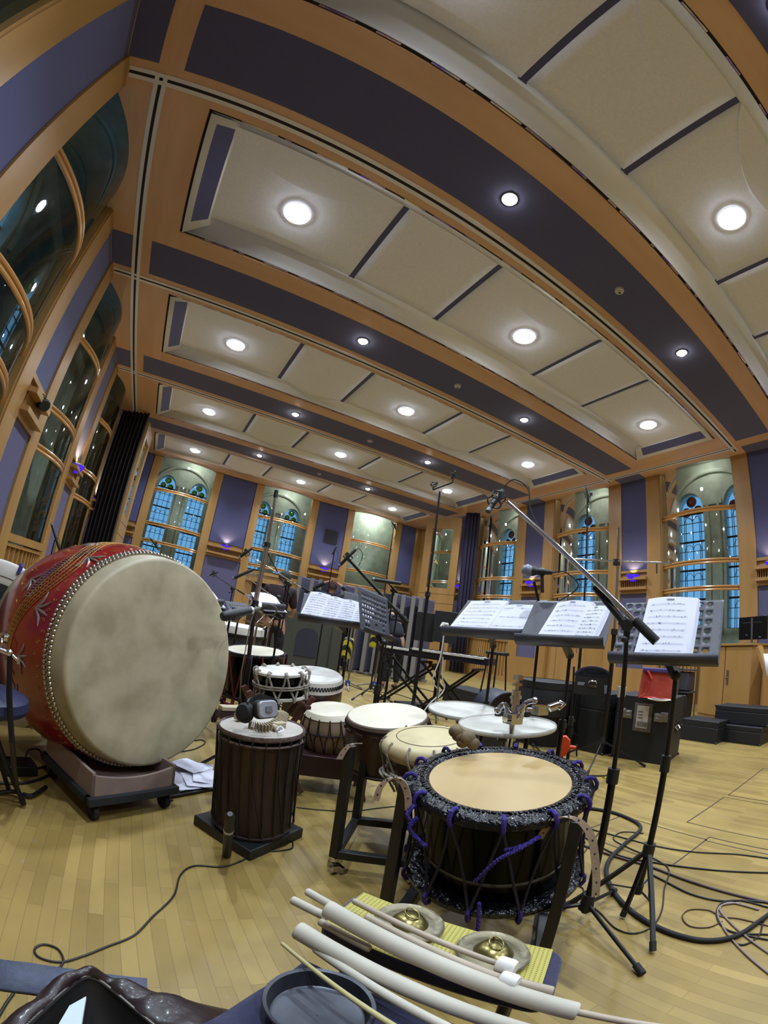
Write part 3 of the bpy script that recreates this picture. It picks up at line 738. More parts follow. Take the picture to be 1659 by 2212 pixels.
# square-tube stands
sqm = pm('powder_black_steel', '#121215', '#0e0e11', scale=80, rough=.45)
def post_frame(name, label, posts, zt, rails, castors=(), w=.036):
    cx_ = sum(p[0] for p in posts)/len(posts); cy_ = sum(p[1] for p in posts)/len(posts)
    t = thing(name, label, 'drum stand', (cx_, cy_, 0)); z0 = .075 if castors else 0
    for (x, y), z in zip(posts, zt): m = MB(); m.bar((x, y, z0), (x, y, z), w, w, up=(.8, .5, 0)); m.build('post', sqm, t, bev=.003)
    m = MB()
    for a, b in rails: m.bar((posts[a][0], posts[a][1], z0 + w/2), (posts[b][0], posts[b][1], z0 + w/2), w, w)
    m.build('base_rail', sqm, t, bev=.003)
    for k in castors:
        x, y = posts[k]; m = MB(); m.cyl((x, y, .06), (x, y, .08), .02); m.cyl((x - .012, y, .028), (x + .012, y, .028), .028, n=18); m.cyl((x - .018, y, .028), (x + .018, y, .028), .008); m.bar((x - .016, y, .028), (x - .016, y, .065), .004, .022); m.bar((x + .016, y, .028), (x + .016, y, .065), .004, .022); m.bar((x, y + .02, .05), (x + .03, y - .035, .035), .018, .006); m.build('castor', chrome, t)
    return t
def xy(u, v, D): p = Fd(u, v, D); return (p.x, p.y)
P3 = xy(838, 1930, 1.34); P4 = xy(1183, 2030, 1.30); dv = Vector(P4) - Vector(P3); nv = Vector((-dv.y, dv.x)).normalized() * .62
P5 = (P3[0] + nv.x, P3[1] + nv.y); P6 = (P4[0] + nv.x, P4[1] + nv.y)
sa = post_frame('drum_stand', 'black square-tube stand holding the purple-corded black drum', [P3, P4, P6, P5], [.60, .575, .60, .60], [(0, 1), (1, 2), (2, 3), (3, 0)])
Q1 = xy(720, 1868, 1.78); Q2 = xy(767, 1785, 2.15); ddv = Vector(Q2) - Vector(Q1)
Q3 = (Q1[0] + .62*.93, Q1[1] - .10); Q4 = (Q2[0] + .62*.93, Q2[1] - .10)
Q3 = xy(895, 1838, 1.8); Q4 = xy(935, 1800, 2.2)
sb = post_frame('drum_stand', 'black square-tube stand on castors holding the tacked brown drum', [Q1, Q2, Q4, Q3], [.57, .50, .42, .40], [(0, 1), (1, 2), (2, 3), (3, 0)], castors=(0, 3))
def strap(label, px, D, wdir, w=.021, holes=True, parent=None, DD=None):
    t = thing('leather_strap', label, 'strap', Fd(*px[0], D))
    pts = spline([Fd(u, v, D + (DD[i] if DD else 0)) for i, (u, v) in enumerate(px)], 8); m = MB(); ribbon(m, pts, wdir, w, .004); m.build('strap_band', leather, t)
    h = MB(); L_ = len(pts)
    for k in range(4, L_ - 1, 5):
        tt = (pts[min(k+1, L_-1)] - pts[k-1]).normalized(); nn = tt.cross(Vector(wdir).normalized()).normalized(); h.cyl(pts[k] - nn*.0026, pts[k] + nn*.0026, .0028, n=10)
    h.build('punched_holes', darkgap, t); return t
wd = Vector((ray(1280, 1850).y, -ray(1280, 1850).x, 0))
strap('long tan leather strap hanging over the right post of the black drum stand', [(1165, 1812), (1185, 1782), (1215, 1765), (1250, 1772), (1276, 1805), (1285, 1850), (1288, 1900), (1286, 1936)], 1.25, wd + Vector((.2, .2, .2)), .022, DD=[.02, .0, -.01, -.01, -.01, -.01, -.01, -.01])
strap('tan leather strap looped over the left post of the black drum stand', [(812, 1730), (822, 1700), (842, 1682), (865, 1685), (880, 1715), (882, 1750)], 1.3, wd + Vector((.2, .2, .2)), .020)
strap('short tan leather strap on the castored stand post beside the brown drum', [(733, 1640), (745, 1620), (760, 1608), (776, 1606)], 1.76, wd + Vector((.2, .3, .2)), .026)
# ---- tacked brown drum
n = Vector((-.19, -.06, .98)).normalized(); c = Vector((1.204, 1.941, .62)); M = frame(c, n, (1, 0, 0))
t = thing('tacked_drum', 'dark brown barrel drum with pale tacked head on castored black frame', 'drum', (c.x, c.y, .3)); disc_head(M, .2, skinc, t)
m = MB(); m.lathe([(.198, .001), (.205, -.004), (.209, -.02)], 64, M); m.build('head_edge', pm('dark_edge_skin', '#5a4a3c', rough=.6), t)
m = MB(); m.lathe([(.206, -.02), (.214, -.06), (.216, -.14), (.208, -.22), (.196, -.27), (.1, -.272)], 64, M); m.build('shell', brownd, t, ang=50)
m = MB()
for z in (-.028,):
    for k in range(84): m.sphere(ringpt(M, .2105, 2*math.pi*k/84, z), .006, 7, 5)
m.build('tack_row', pm('black_tack', '#1d1512', rough=.3, metal=.6), t)
m = MB()
for k in range(16): a = 2*math.pi*k/16; m.box(ringpt(M, .212, a, -.05), (.016, .04, .016), M=M @ Matrix.Rotation(a, 4, 'Z'))
m.lathe([(.198, -.255), (.208, -.262), (.2, -.275)], 48, M); m.build('wooden_pegs', brownm, t)
# ---- cream rope drum with rolled skin
n = Vector((-.14, .0, .99)).normalized(); c = Vector((1.18, 1.538, .613)); M = frame(c, n, (1, 0, 0))
t = thing('rope_drum', 'cream skinned hand drum with thick pale rope lacing between brown and black drums', 'drum', (c.x, c.y, .35))
m = MB(); m.lathe([(.001, .016), (.10, .014), (.13, .006), (.150, .004), (.185, .0), (.2, -.014), (.207, -.035), (.203, -.055), (.19, -.07), (.172, -.072)], 72, M); m.build('rolled_skin', pm('cream_rolled_skin', '#bcae86', '#a89870', scale=6, rough=.5, c3='#b5a67c'), t, ang=60)
m = MB(); m.lathe([(.17, -.06), (.165, -.15), (.14, -.24), (.05, -.25)], 48, M); m.build('shell', brownd, t)
m = MB()
for k in range(12):
    a = 2*math.pi*k/12; twist(m, [ringpt(M, .185, a, .004), ringpt(M, .209, a, -.03), ringpt(M, .2, a + .05, -.08), ringpt(M, .185, a + .2, -.16), ringpt(M, .15, a + .26, -.235)], .0055, turns=9)
for z, q in ((-.125, 0), (-.14, 1.2), (-.155, 2)): twist(m, [ringpt(M, .195 - .02*math.sin(3*a + q), a, z + .012*math.sin(2*a + q)) for a in [2*math.pi*i/16 for i in range(17)]], .0065, turns=60)
m.build('rope_lacing', rope, t)
m = MB(); m.tube([ringpt(M, .142, 2*math.pi*i/96, .0055) for i in range(96) if i % 3], .0016, 4); m.build('stitching', ropeb, t)
m = MB()
for (u, v, s) in ((985, 1580, .03), (1010, 1595, .034), (1000, 1604, .026), (1022, 1606, .028), (990, 1590, .026)): m.sphere(Fd(u, v, 1.66), s, 12, 8, (1, .8, .8))
m.build('folded_skin_flap', pm('brown_skin_flap', '#6d5c3f', '#4f4230', scale=18, rough=.7, bump=.3), t)
# ---- roto heads
def roto(c, n, r, label):
    M = frame(c, Vector(n), (1, 0, 0)); t = thing('roto_tom', label, 'drum', c); disc_head(M, r*.985, pm('coated_head', '#cbc8c0', '#b9b6ab', scale=7, rough=.5), t, dome=.002)
    m = MB(); m.lathe([(r*.975, .001), (r*.99, .006), (r, .003), (r*1.003, -.008), (r*.99, -.014), (r*.96, -.012)], 80, M); m.build('hoop', pm('white_hoop', '#c4c0b8', rough=.4), t)
    m = MB()
    for k in range(6): a = math.pi*k/3; m.bar(ringpt(M, .03, a, -.05), ringpt(M, r*.97, a, -.012), .016, .008)
    m.cyl(ringpt(M, 0, 0, -.02), ringpt(M, 0, 0, -.075), .045); m.build('spoked_frame', steel, t); return t, M
t1, M1 = roto((1.579, 1.479, .675), (-.087, .04, .994), .23, 'larger white roto tom head in front of the music stands')
t2, M2 = roto((1.640, 1.860, .668), (-.076, -.029, .997), .2, 'smaller white roto tom head partly behind the larger one')
# roto stand with chrome clamps
t = thing('roto_tom_stand', 'chrome double-braced stand with clamp arms behind the white roto heads', 'stand', Fd(1115, 1700, 1.95).to_2d().to_3d())
b0 = Fd(1115, 1500, 1.95); bx_, by_ = b0.x, b0.y
m = MB(); m.cyl((bx_, by_, .12), (bx_, by_, .86), .013); m.cyl((bx_, by_, .12), (bx_, by_, .5), .017); m.build('pole', chrome, t)
m = MB(); m.cyl((bx_, by_, .80), (bx_, by_, .86), .02); m.cyl((bx_, by_, .86), (bx_, by_, .9), .008); m.box((bx_, by_, .915), (.03, .03, .02)); m.box((bx_, by_, .885), (.05, .012, .012)); m.cyl((bx_ - .03, by_, .83), (bx_ + .03, by_, .83), .007); m.build('top_clamp', chrome, t)
m = MB(); zz = .74
pl = Fd(1075, 1535, 1.97); pr = Fd(1155, 1513, 1.93)
m.tube(spline([pl, Fd(1090, 1522, 1.96), (bx_, by_, zz), Fd(1135, 1520, 1.94), pr], 6), [.012]*9 + [.02]*8 + [.012]*8, 10); m.box((bx_, by_, zz), (.07, .05, .045)); m.cyl((bx_ - .05, by_, zz), (bx_ + .05, by_, zz + .01), .016); m.sphere(pr, .014); m.sphere(pl, .016); m.build('clamp_arm', chrome, t)
pe = M1 @ Vector((.11, .17, .0)); pf = M1 @ Vector((.21, .07, 0))
m = MB(); m.bar(pe + Vector((0, 0, .015)), pf + Vector((0, 0, .015)), .022, .02); m.box(pe + Vector((0, 0, .012)), (.03, .03, .03)); m.box(pf + Vector((0, 0, .012)), (.03, .03, .03)); m.build('hoop_bracket', blackp, t)
m = MB(); q = Fd(1165, 1545, 1.75); m.box(q + Vector((0, 0, .02)), (.06, .035, .035)); m.cyl(q + Vector((.03, -.02, .03)), q + Vector((.06, -.04, .045)), .016); m.cyl(q + Vector((-.05, .02, .02)), q + Vector((.0, 0, .02)), .008); m.tube([q + Vector((.05, -.05, .03)), q + Vector((.07, -.06, .05)), q + Vector((.08, -.03, .055))], .006); m.build('wing_clamp', chrome, t)
for k, an in enumerate((30, 150, 270)):
    m = MB(); e = Vector((math.cos(R(an)), math.sin(R(an)), 0)); b = Vector((bx_, by_, 0))
    m.bar(b + Vector((0, 0, .42)), b + e*.3 + Vector((0, 0, .015)), .018, .006); m.bar(b + Vector((0, 0, .14)), b + e*.17 + Vector((0, 0, .2)), .014, .005); m.sphere(b + e*.3 + Vector((0, 0, .014)), .014); m.build('leg', chrome, t)
m = MB(); m.cyl((1.579, 1.479, .0), (1.579, 1.479, .62), .012); m.cyl((1.64, 1.86, 0), (1.64, 1.86, .6), .012); m.build('head_post', steel, t)
# ---- tall laced cylinder drum with base board
n = Vector((-.07, .0, .997)).normalized(); c = Vector((.546, 1.867, .548)); bc = Vector((.585, 1.95, .06)); ax = (c - bc).normalized(); M = frame(c, (c - bc).normalized(), (1, 0, 0)); Lh = (c - bc).length
t = thing('laced_floor_drum', 'tall brown cylindrical drum laced with dark cords standing on black boards', 'drum', (bc.x, bc.y, .05))
M2_ = frame(c, n, (1, 0, 0)); disc_head(M2_, .180, pm('grey_goat_skin', '#a8a097', '#968e84', scale=8, rough=.6), t)
m = MB(); m.lathe([(.178, .002), (.184, .006), (.188, .0), (.188, -.012), (.182, -.018)], 64, M2_); m.lathe([(.186, -.03), (.19, -.036), (.186, -.042)], 64, M2_); m.build('hoop', pm('woven_red_black_hoop', '#2a1a18', '#59433a', scale=70, rough=.7), t)
m = MB(); m.lathe([(.176, -.012), (.178, -.25), (.174, -Lh + .01), (.1, -Lh + .008)], 64, M); m.build('shell', brownm, t)
m = MB()
for k in range(22):
    a = 2*math.pi*k/22; m.tube([ringpt(M2_, .189, a, -.01), ringpt(M, .183, a + .05, -.2), ringpt(M, .185, a + .12, -Lh + .04)], .0045, 6); m.tube([ringpt(M2_, .189, a, -.01), ringpt(M, .1855, a + .12, -.2), ringpt(M, .187, a + .285 + .12, -Lh + .04)], .0026, 5) if k % 2 else None
m.tube([ringpt(M, .186, 2*math.pi*i/48, -Lh + .04) for i in range(48)], .005, 6, True); m.build('cord_lacing', ropeb, t)
t = thing('base_board', 'two stacked square black boards under the tall laced drum', 'board', (bc.x, bc.y, 0))
K = [Fz(418, 1768, .03), Fz(540, 1848, .03), Fz(655, 1797, .03)]; K.append(K[0] + K[2] - K[1])
m = MB(); m.add([p + Vector((0, 0, -.03 + dz)) for dz in (0, .05) for p in K], [(3, 2, 1, 0), (4, 5, 6, 7), (0, 1, 5, 4), (1, 2, 6, 5), (2, 3, 7, 6), (3, 0, 4, 7)]); m.build('lower_board', blackp, t, bev=.006)
# ---- shime drum with white rope
n = Vector((-.14, -.03, .985)).normalized(); c = Vector((.787, 2.464, .725)); M = frame(c, n, (1, 0, 0)); hS = .145
t = thing('shime_drum', 'small shallow drum bound with thick white rope, on a crossed wooden stand', 'drum', (c.x, c.y, .57)); disc_head(M, .14, skinw, t)
m = MB(); m.lathe([(.137, .002), (.147, .005), (.153, 0), (.153, -.012), (.145, -.016)], 56, M); m.lathe([(.137, -hS - .002), (.147, -hS - .005), (.153, -hS), (.153, -hS + .012), (.145, -hS + .016)], 56, M); m.lathe([(.001, -hS), (.137, -hS)], 40, M); m.build('head_rings', skinw, t)
m = MB(); m.lathe([(.128, -.01), (.132, -hS/2), (.128, -hS + .01)], 48, M); m.build('shell', blackl, t)
m = MB()
for k in range(10):
    a = 2*math.pi*k/10 + .2; d_ = .63/2
    for s in (-1, 1): twist(m, [ringpt(M, .152, a, -.005), ringpt(M, .160, a + s*.04, -.02), ringpt(M, .152, a + s*.12, -hS*.45), ringpt(M, .158, a + s*.30, -hS + .01)], .0062, turns=7)
    m.tube([ringpt(M, rr, a, z) for rr, z in ((.135, .004), (.150, .010), (.160, .002), (.160, -.014))], .010, 7)
    m.tube([ringpt(M, rr, a + .3, z) for rr, z in ((.150, -hS - .006), (.160, -hS), (.160, -hS + .012))], .009, 7)
for z in (-.068, -.08): twist(m, [ringpt(M, .159 + .002*math.sin(7*a), a, z) for a in [2*math.pi*i/24 for i in range(25)]], .0065, turns=70)
m.build('rope_binding', rope, t)
# crossed wooden stand under it
st_w = pm('reddish_stand_wood', '#5a3428', '#472920', scale=6, rough=.5, stretch=(1, 1, .2))
t = thing('wooden_x_stand', 'reddish wooden crossed stand beneath the white-roped drum', 'drum stand', (c.x, c.y, 0))
for s in (-1, 1):
    for f in (-.07, .07): m = MB(); m.bar((c.x - s*.2, c.y + f, .02), (c.x + s*.19, c.y + f, .60), .03, .022, up=(0, 1, 0)); m.build('leg', st_w, t, bev=.003)
m = MB()
for s in (-1, 1): m.bar((c.x + s*.15, c.y - .12, .545), (c.x + s*.15, c.y + .12, .545), .03, .02); 
m.bar((c.x, c.y - .1, .31), (c.x, c.y + .1, .31), .02, .02); m.build('crossbar', st_w, t)
# ---- white flat drum with black zigzag tacks behind
n = Vector((-.1, -.15, .98)).normalized(); c = Vector((1.19, 2.95, .665)); M = frame(c, n, (1, 0, 0))
t = thing('flat_taiko', 'wide white-headed flat drum with black zigzag edge behind the roped drum', 'drum', (c.x, c.y, .5)); disc_head(M, .185, skinw, t)
m = MB(); m.lathe([(.184, .0), (.196, -.01), (.205, -.06), (.207, -.088)], 64, M); m.build('skin_skirt', skinw, t)
m = MB(); m.tube([ringpt(M, .206 - .004*(i % 4 < 2), 2*math.pi*i/240, -.05 + (.012 if i % 4 < 2 else -.012)) for i in range(240)], .0045, 5, True); m.build('zigzag_tacks', blackr, t)
m = MB(); m.lathe([(.202, -.085), (.205, -.17), (.19, -.2), (.1, -.2)], 64, M); m.build('shell', brownd, t)
t = thing('drum_box_stand', 'dark red lacquered box stand beneath the flat white-headed drum', 'drum stand', (1.24, 2.97, 0))
m = MB(); m.box((1.24, 2.98, .40), (.34, .34, .12), rz=.3); m.build('stand_top', brownd, t, bev=.004)
for dx, dy in ((-.14, -.14), (.14, -.14), (-.14, .14), (.14, .14)): m = MB(); p_ = Matrix.Rotation(.3, 3, 'Z') @ Vector((dx, dy, 0)); m.bar((1.24 + p_.x*1.15, 2.98 + p_.y*1.15, 0), (1.24 + p_.x, 2.98 + p_.y, .35), .035, .035); m.build('leg', st_w, t)
# ---- rope-laced pale drum
n = Vector((-.15, -.08, .985)).normalized(); c = Vector((1.17, 2.56, .505)); M = frame(c, n, (1, 0, 0))
t = thing('laced_barrel_drum', 'pale brown barrel drum with dark V lacing behind the tacked brown drum', 'drum', (c.x, c.y, .25)); disc_head(M, .148, skinc, t)
m = MB(); m.lathe([(.147, .0), (.156, -.01), (.168, -.03)], 56, M); m.build('skin_edge', skinc, t)
m = MB(); m.lathe([(.160, -.02), (.178, -.08), (.182, -.12), (.172, -.19), (.15, -.245), (.1, -.25)], 56, M); m.build('shell', paleb, t, ang=50)
m = MB()
for k in range(16):
    a = 2*math.pi*k/16
    for s in (-1, 1): m.tube([ringpt(M, .165, a, -.022), ringpt(M, .184, a + s*.03, -.1), ringpt(M, .182, a + s*.13, -.15), ringpt(M, .155, a + s*.196, -.24)], .0035, 5)
m.tube([ringpt(M, .186, 2*math.pi*i/48, -.115) for i in range(48)], .005, 6, True); m.build('cord_lacing', ropeb, t)
t = thing('drum_trestle', 'dark red wooden trestle box under the laced pale barrel drum', 'drum stand', (1.2, 2.45, 0))
m = MB(); m.box((1.17, 2.50, .18), (.46, .26, .13), rz=-.35); m.build('trestle_top', pm('oxblood_paint', '#2b0f10', '#220b0c', scale=6, rough=.45), t, bev=.004)
for s in (-1, 1):
    for f in (-1, 1): m = MB(); q = Matrix.Rotation(-.35, 3, 'Z') @ Vector((s*.2, f*.1, 0)); m.bar((1.17 + q.x*1.1, 2.50 + q.y*1.3, 0), (1.17 + q.x, 2.50 + q.y, .14), .03, .03, up=(.3, .9, 0)); m.build('leg', st_w, t)
# ---- black drum with red cords
n = Vector((-.1, -.06, .99)).normalized(); c = Vector((.93, 3.72, .70)); M = frame(c, n, (1, 0, 0)); hS = .38
t = thing('red_corded_drum', 'black drum with pale head and red cords behind the huge red drum', 'drum', (c.x, c.y, .3)); disc_head(M, .245, skinc, t)
for z, s in ((0, 1), (-hS, -1)):
    m = MB(); m.lathe([(.24, z), (.255, z + s*.004), (.272, z), (.278, z - s*.015), (.265, z - s*.028), (.24, z - s*.02)], 64, M); m.build('rim', blackleather, t)
m = MB(); m.lathe([(.235, -.02), (.238, -hS + .02)], 64, M); m.build('shell', blackl, t)
m = MB()
for k in range(12):
    a = 2*math.pi*k/12; 
    for s in (-1, 1): m.tube([ringpt(M, .278, a, .002), ringpt(M, .28, a, -.03), ringpt(M, .272, a + s*.26, -hS + .01)], .007, 6)
m.build('tension_cord', roper, t)
t = thing('red_tube_stand', 'dark red tubular stand under the red-corded drum', 'drum stand', (c.x, c.y, 0))
for k in range(4):
    a = math.pi/4 + math.pi*k/2; m = MB(); m.cyl((c.x + .3*math.cos(a), c.y + .3*math.sin(a), 0), (c.x + .22*math.cos(a), c.y + .22*math.sin(a), .3), .014); m.build('leg', roper, t)
m = MB(); m.tube([(c.x + .24*math.cos(a), c.y + .24*math.sin(a), .25) for a in [2*math.pi*i/32 for i in range(32)]], .012, 8, True); m.build('ring', roper, t)
# ---- drum with white rim at the left edge, behind the red one
c = Fd(-30, 1400, 3.1); n = Vector((.35, -.9, .1)).normalized(); M = frame(c, n, (1, .3, 0)); RR = .62
t = thing('white_rimmed_drum', 'large white-rimmed drum with purple cord at the left edge behind the red drum', 'drum', (c.x, c.y, max(.0, c.z - .6)))
m = MB(); m.lathe([(.40, .0), (.42, .01), (.52, .012), (.54, .006), (.552, -.02), (.54, -.05)], 72, M); m.build('rim', skinw, t)
m = MB(); m.lathe([(.001, .002), (.41, .002)], 64, M); m.build('drum_skin', blackp, t)
m = MB(); m.lathe([(.5, -.04), (.5, -.45), (.3, -.46)], 64, M); m.build('shell', blackl, t)
m = MB(); 
for k in range(12): a = 2*math.pi*k/12 + .3; m.tube([ringpt(M, r_, a, z) for r_, z in ((.50, .02), (.545, .016), (.566, -.02), (.55, -.06))], .013, 7); m.tube([ringpt(M, .555, a, -.02), ringpt(M, .52, a + .2, -.44)], .008, 6)
m.build('tension_cord', ropep, t)
m = MB(); m.tube([ringpt(M, .45, 2*math.pi*i/120, .014) for i in range(120) if i % 2], .002, 4); m.build('stitching', ropeb, t)
t = thing('drum_cradle', 'dark cradle under the white-rimmed drum at the left edge', 'drum stand', (c.x - .0, c.y, 0))
zb = max(.06, c.z - .55)
m = MB(); m.box((c.x - .05, c.y + .25, zb/2), (.7, .35, zb)); m.build('cradle_base', blackp, t, bev=.01)
# ================================================================ MUSIC STANDS AND SHEETS
deskm = pm('grey_powder_coat', '#34343f', '#2d2d37', scale=90, rough=.5)
def holeplate(m, BL, BR, TL, nx, ny, has, rr=.30):
    """flat plate with round perforations; BL, BR, TL corners"""
    BL = Vector(BL); U = Vector(BR) - BL; V = Vector(TL) - BL; du = U/nx; dv = V/ny; q = 16; lu, lv = du.length, dv.length
    for i in range(nx):
        for j in range(ny):
            o = BL + du*i + dv*j
            c = o + du*.5 + dv*.5; r = min(lu, lv)*rr; vs = []; 
            for k in range(q):
                a = 2*math.pi*k/q; s_ = max(abs(math.cos(a)), abs(math.sin(a))); vs.append(c + du*.5*math.cos(a)/s_ + dv*.5*math.sin(a)/s_)
            for k in range(q):
                a = 2*math.pi*k/q; vs.append(c + du.normalized()*r*math.cos(a) + dv.normalized()*r*math.sin(a))
            m.add(vs, [(k, (k+1) % q, q + (k+1) % q, q + k) for k in range(q)] + ([] if has(i, j) else [tuple(range(q, 2*q))]))
def music_stand(label, BL, BR, back, rise, base=None, tray=.06, feet=None, name='music_stand', holes=None, nx=12, ny=8, pole_top=None, group='music stands', hub=.34, legr=.26):
    """BL/BR lower corners of the desk; back = horizontal lean of the top edge, rise = height"""
    BL, BR = Vector(BL), Vector(BR); mid = (BL + BR)/2; w = (BR - BL).normalized(); hv = Vector((-w.y, w.x, 0))
    if hv.dot(Vector((mid.x, mid.y, 0))) < 0: hv = -hv
    up = hv*back + Vector((0, 0, rise)); TL = BL + up
    base = Vector(base) if base is not None else Vector((mid.x + hv.x*back*.35, mid.y + hv.y*back*.35, 0))
    t = thing(name, label, 'music stand', base, 0, group)
    m = MB(); holeplate(m, BL, BR, TL, nx, ny, holes or (lambda i, j: 0 < i < nx-1 and 0 < j < ny-1 and i % 1 == 0)); m.build('desk', deskm, t, thick=.002, ang=2, merge=True)
    m = MB(); nd = up.cross(w).normalized(); nd = nd if nd.dot(hv) < 0 else -nd      # toward the player
    rows = [[BL + nd*y + up.normalized()*z - w*0, BR + nd*y + up.normalized()*z] for y, z in ((0, 0), (tray*.5, -.004), (tray*.85, .004), (tray, .02))]
    m.grid(rows); m.build('tray', deskm, t, thick=.002)
    pt = mid + up*.22 - nd*.03
    m = MB(); pb = Vector((base.x, base.y, hub)); top = Vector((base.x, base.y, mid.z - .035))
    m.cyl((base.x, base.y, .12), (base.x, base.y, pt.z*.62), .0125); m.cyl((base.x, base.y, pt.z*.6), top, .009); m.build('pole', blackm, t)
    m = MB(); m.cyl((base.x, base.y, pt.z*.58), (base.x, base.y, pt.z*.64), .019); m.box((base.x + .02, base.y, pt.z*.61), (.03, .012, .02)); m.build('height_collar', blackp, t)
    m = MB(); m.bar(top, pt, .03, .03); m.sphere(top, .022); m.box(pt, (.05, .05, .05)); m.build('tilt_joint', blackm, t)
    m = MB(); m.cyl((base.x, base.y, hub - .03), (base.x, base.y, hub + .02), .024); m.cyl((base.x, base.y, .1), (base.x, base.y, .14), .018); m.build('hub', blackp, t)
    feet = feet or [(base.x + legr*math.cos(a), base.y + legr*math.sin(a)) for a in (R(100), R(220), R(340))]
    for fx, fy in feet:
        f = Vector((fx, fy, .012)); lg = MB(); lg.bar((base.x, base.y, hub - .005), f, .016, .016); s = lerp(Vector((base.x, base.y, hub)), f, .55); lg.bar((base.x, base.y, .12), s, .008, .004)
        lo = lg.build('leg', blackm, t); k = MB(); k.cyl(lerp(f, Vector((base.x, base.y, hub)), .09), f, .013); k.build('rubber_foot', blackr, lo)
    return t, BL, BR, up, nd, w
def sheets(label, st, u0, u1, hgt, n=1, name='sheet_music', group='sheet music on the stands', slant=0, staves=8, fan=.012, curl=.01, seed=1, lift0=.004, dense=False):
    """a small stack of printed pages resting on the desk between fractions u0..u1 of its width"""
    t_, BL, BR, up, nd, w = st; W = (BR - BL).length; un = up.normalized(); rn = random.Random(seed)
    o = BL + w*W*u0 + un*.004; width = W*(u1 - u0); m = MB(); th = None
    for p in range(n):
        lift = lift0 + .0016*p; sh = fan*(n - 1 - p); rows = []
        for j in range(7):
            v = j/6; row = []
            for i in range(7):
                u = i/6; row.append(o + w*(u*width + sh + slant*v*hgt) + un*(v*hgt - sh*.3) + nd*(lift + curl*math.sin(math.pi*u)*v + .004*v*math.sin(5*u + p)))
            rows.append(row)
        m.grid(rows)
        for j in range(6):     # thickness edge
            pass
    m.cm = 1; lift = lift0 + .0016*n + .0006
    for k in range(staves):
        v0 = .88 - .82*k/staves
        for q in range(2 if not dense else 3):
            v = v0 - q*.012; xs = [.10 + .80*i/8 for i in range(9)]
            row1 = [o + w*(u*width + slant*v*hgt) + un*(v*hgt) + nd*(lift + curl*math.sin(math.pi*u)*v + .004*v*math.sin(5*u + n - 1)) for u in xs]
            m.grid([row1, [p_ + un*.0007 for p_ in row1]])
        for q in range(7):
            u = rn.uniform(.12, .86); v = v0 - .008 + rn.uniform(-.008, .008); p_ = o + w*(u*width + slant*v*hgt) + un*(v*hgt) + nd*(lift + .0003 + curl*math.sin(math.pi*u)*v + .004*v*math.sin(5*u + n - 1)); m.add([p_, p_ + w*.003, p_ + w*.003 + un*.004, p_ + un*.004], [(0, 1, 2, 3)])
    v = .94; u = .42; m.grid([[o + w*((u + .16*i/2)*width + slant*v*hgt) + un*(v*hgt + q*.005) + nd*(lift + .001 + curl*math.sin(math.pi*(u + .16*i/2))*v + .004*v*math.sin(5*(u + .16*i/2) + n - 1)) for i in range(3)] for q in (0, 1)])
    ob = m.build(name, [paper, ink], None, ang=60); return tag(ob, label, 'sheet music', group)
def D(u, v, d): return Fd(u, v, d)
hol = lambda i, j: (i in (9, 10, 11, 12)) and j in (1, 2, 3, 4, 5, 6)
big_holes = lambda nx, ny: (lambda i, j: (i >= nx - 4 and i < nx - 1 or 0 <= i < 3) and 0 < j < ny)
bs = Fd(1395, 1860, 1.86)
s1 = music_stand('nearest music stand at the right holding a tall stack of score pages', D(1316, 1432, 1.88), D(1552, 1440, 1.80), .20, .262, base=(bs.x, bs.y, 0), nx=11, ny=7, holes=big_holes(11, 7), feet=[tuple(Fz(1343, 1984).to_2d()), tuple(Fz(1408, 2060).to_2d()), tuple(Fz(1214, 1966).to_2d()), tuple(Fz(1405, 1944).to_2d())], tray=.05, hub=.30)
sheets('tall stack of printed score pages on the nearest right music stand', s1, .22, .70, .335, n=7, fan=.004, curl=.006, seed=5, staves=8, slant=.02)
b2 = Fd(1215, 1560, 2.35)
s2 = music_stand('middle music stand of the right-hand row, two score pads on it', D(1115, 1392, 2.19), D(1306, 1402, 2.06), .20, .235, base=(b2.x, b2.y, 0), nx=13, ny=7, holes=lambda i, j: (i > 8 and i < 12 or i == 5) and 0 < j < 6)
sheets('thick score pad at the left of the middle right-hand stand', s2, .20, .62, .285, n=6, fan=.005, slant=.16, seed=8, staves=7)
sheets('thinner score pad at the right of the middle right-hand stand', s2, .60, .84, .255, n=4, fan=.006, slant=.14, seed=9, staves=9)
b3 = Fd(1050, 1520, 2.7)
s3 = music_stand('left music stand of the right-hand row with two open scores', D(958, 1373, 2.58), D(1142, 1384, 2.32), .22, .235, base=(b3.x, b3.y, 0), nx=13, ny=7, holes=lambda i, j: i in (11,) and 0 < j < 6)
sheets('printed score at the left of the farther right-hand stand', s3, .0, .48, .30, n=4, fan=.004, slant=.12, seed=11, staves=8)
sheets('nearly blank score at the right of the farther right-hand stand', s3, .47, .88, .265, n=3, fan=.004, slant=.10, seed=12, staves=3)
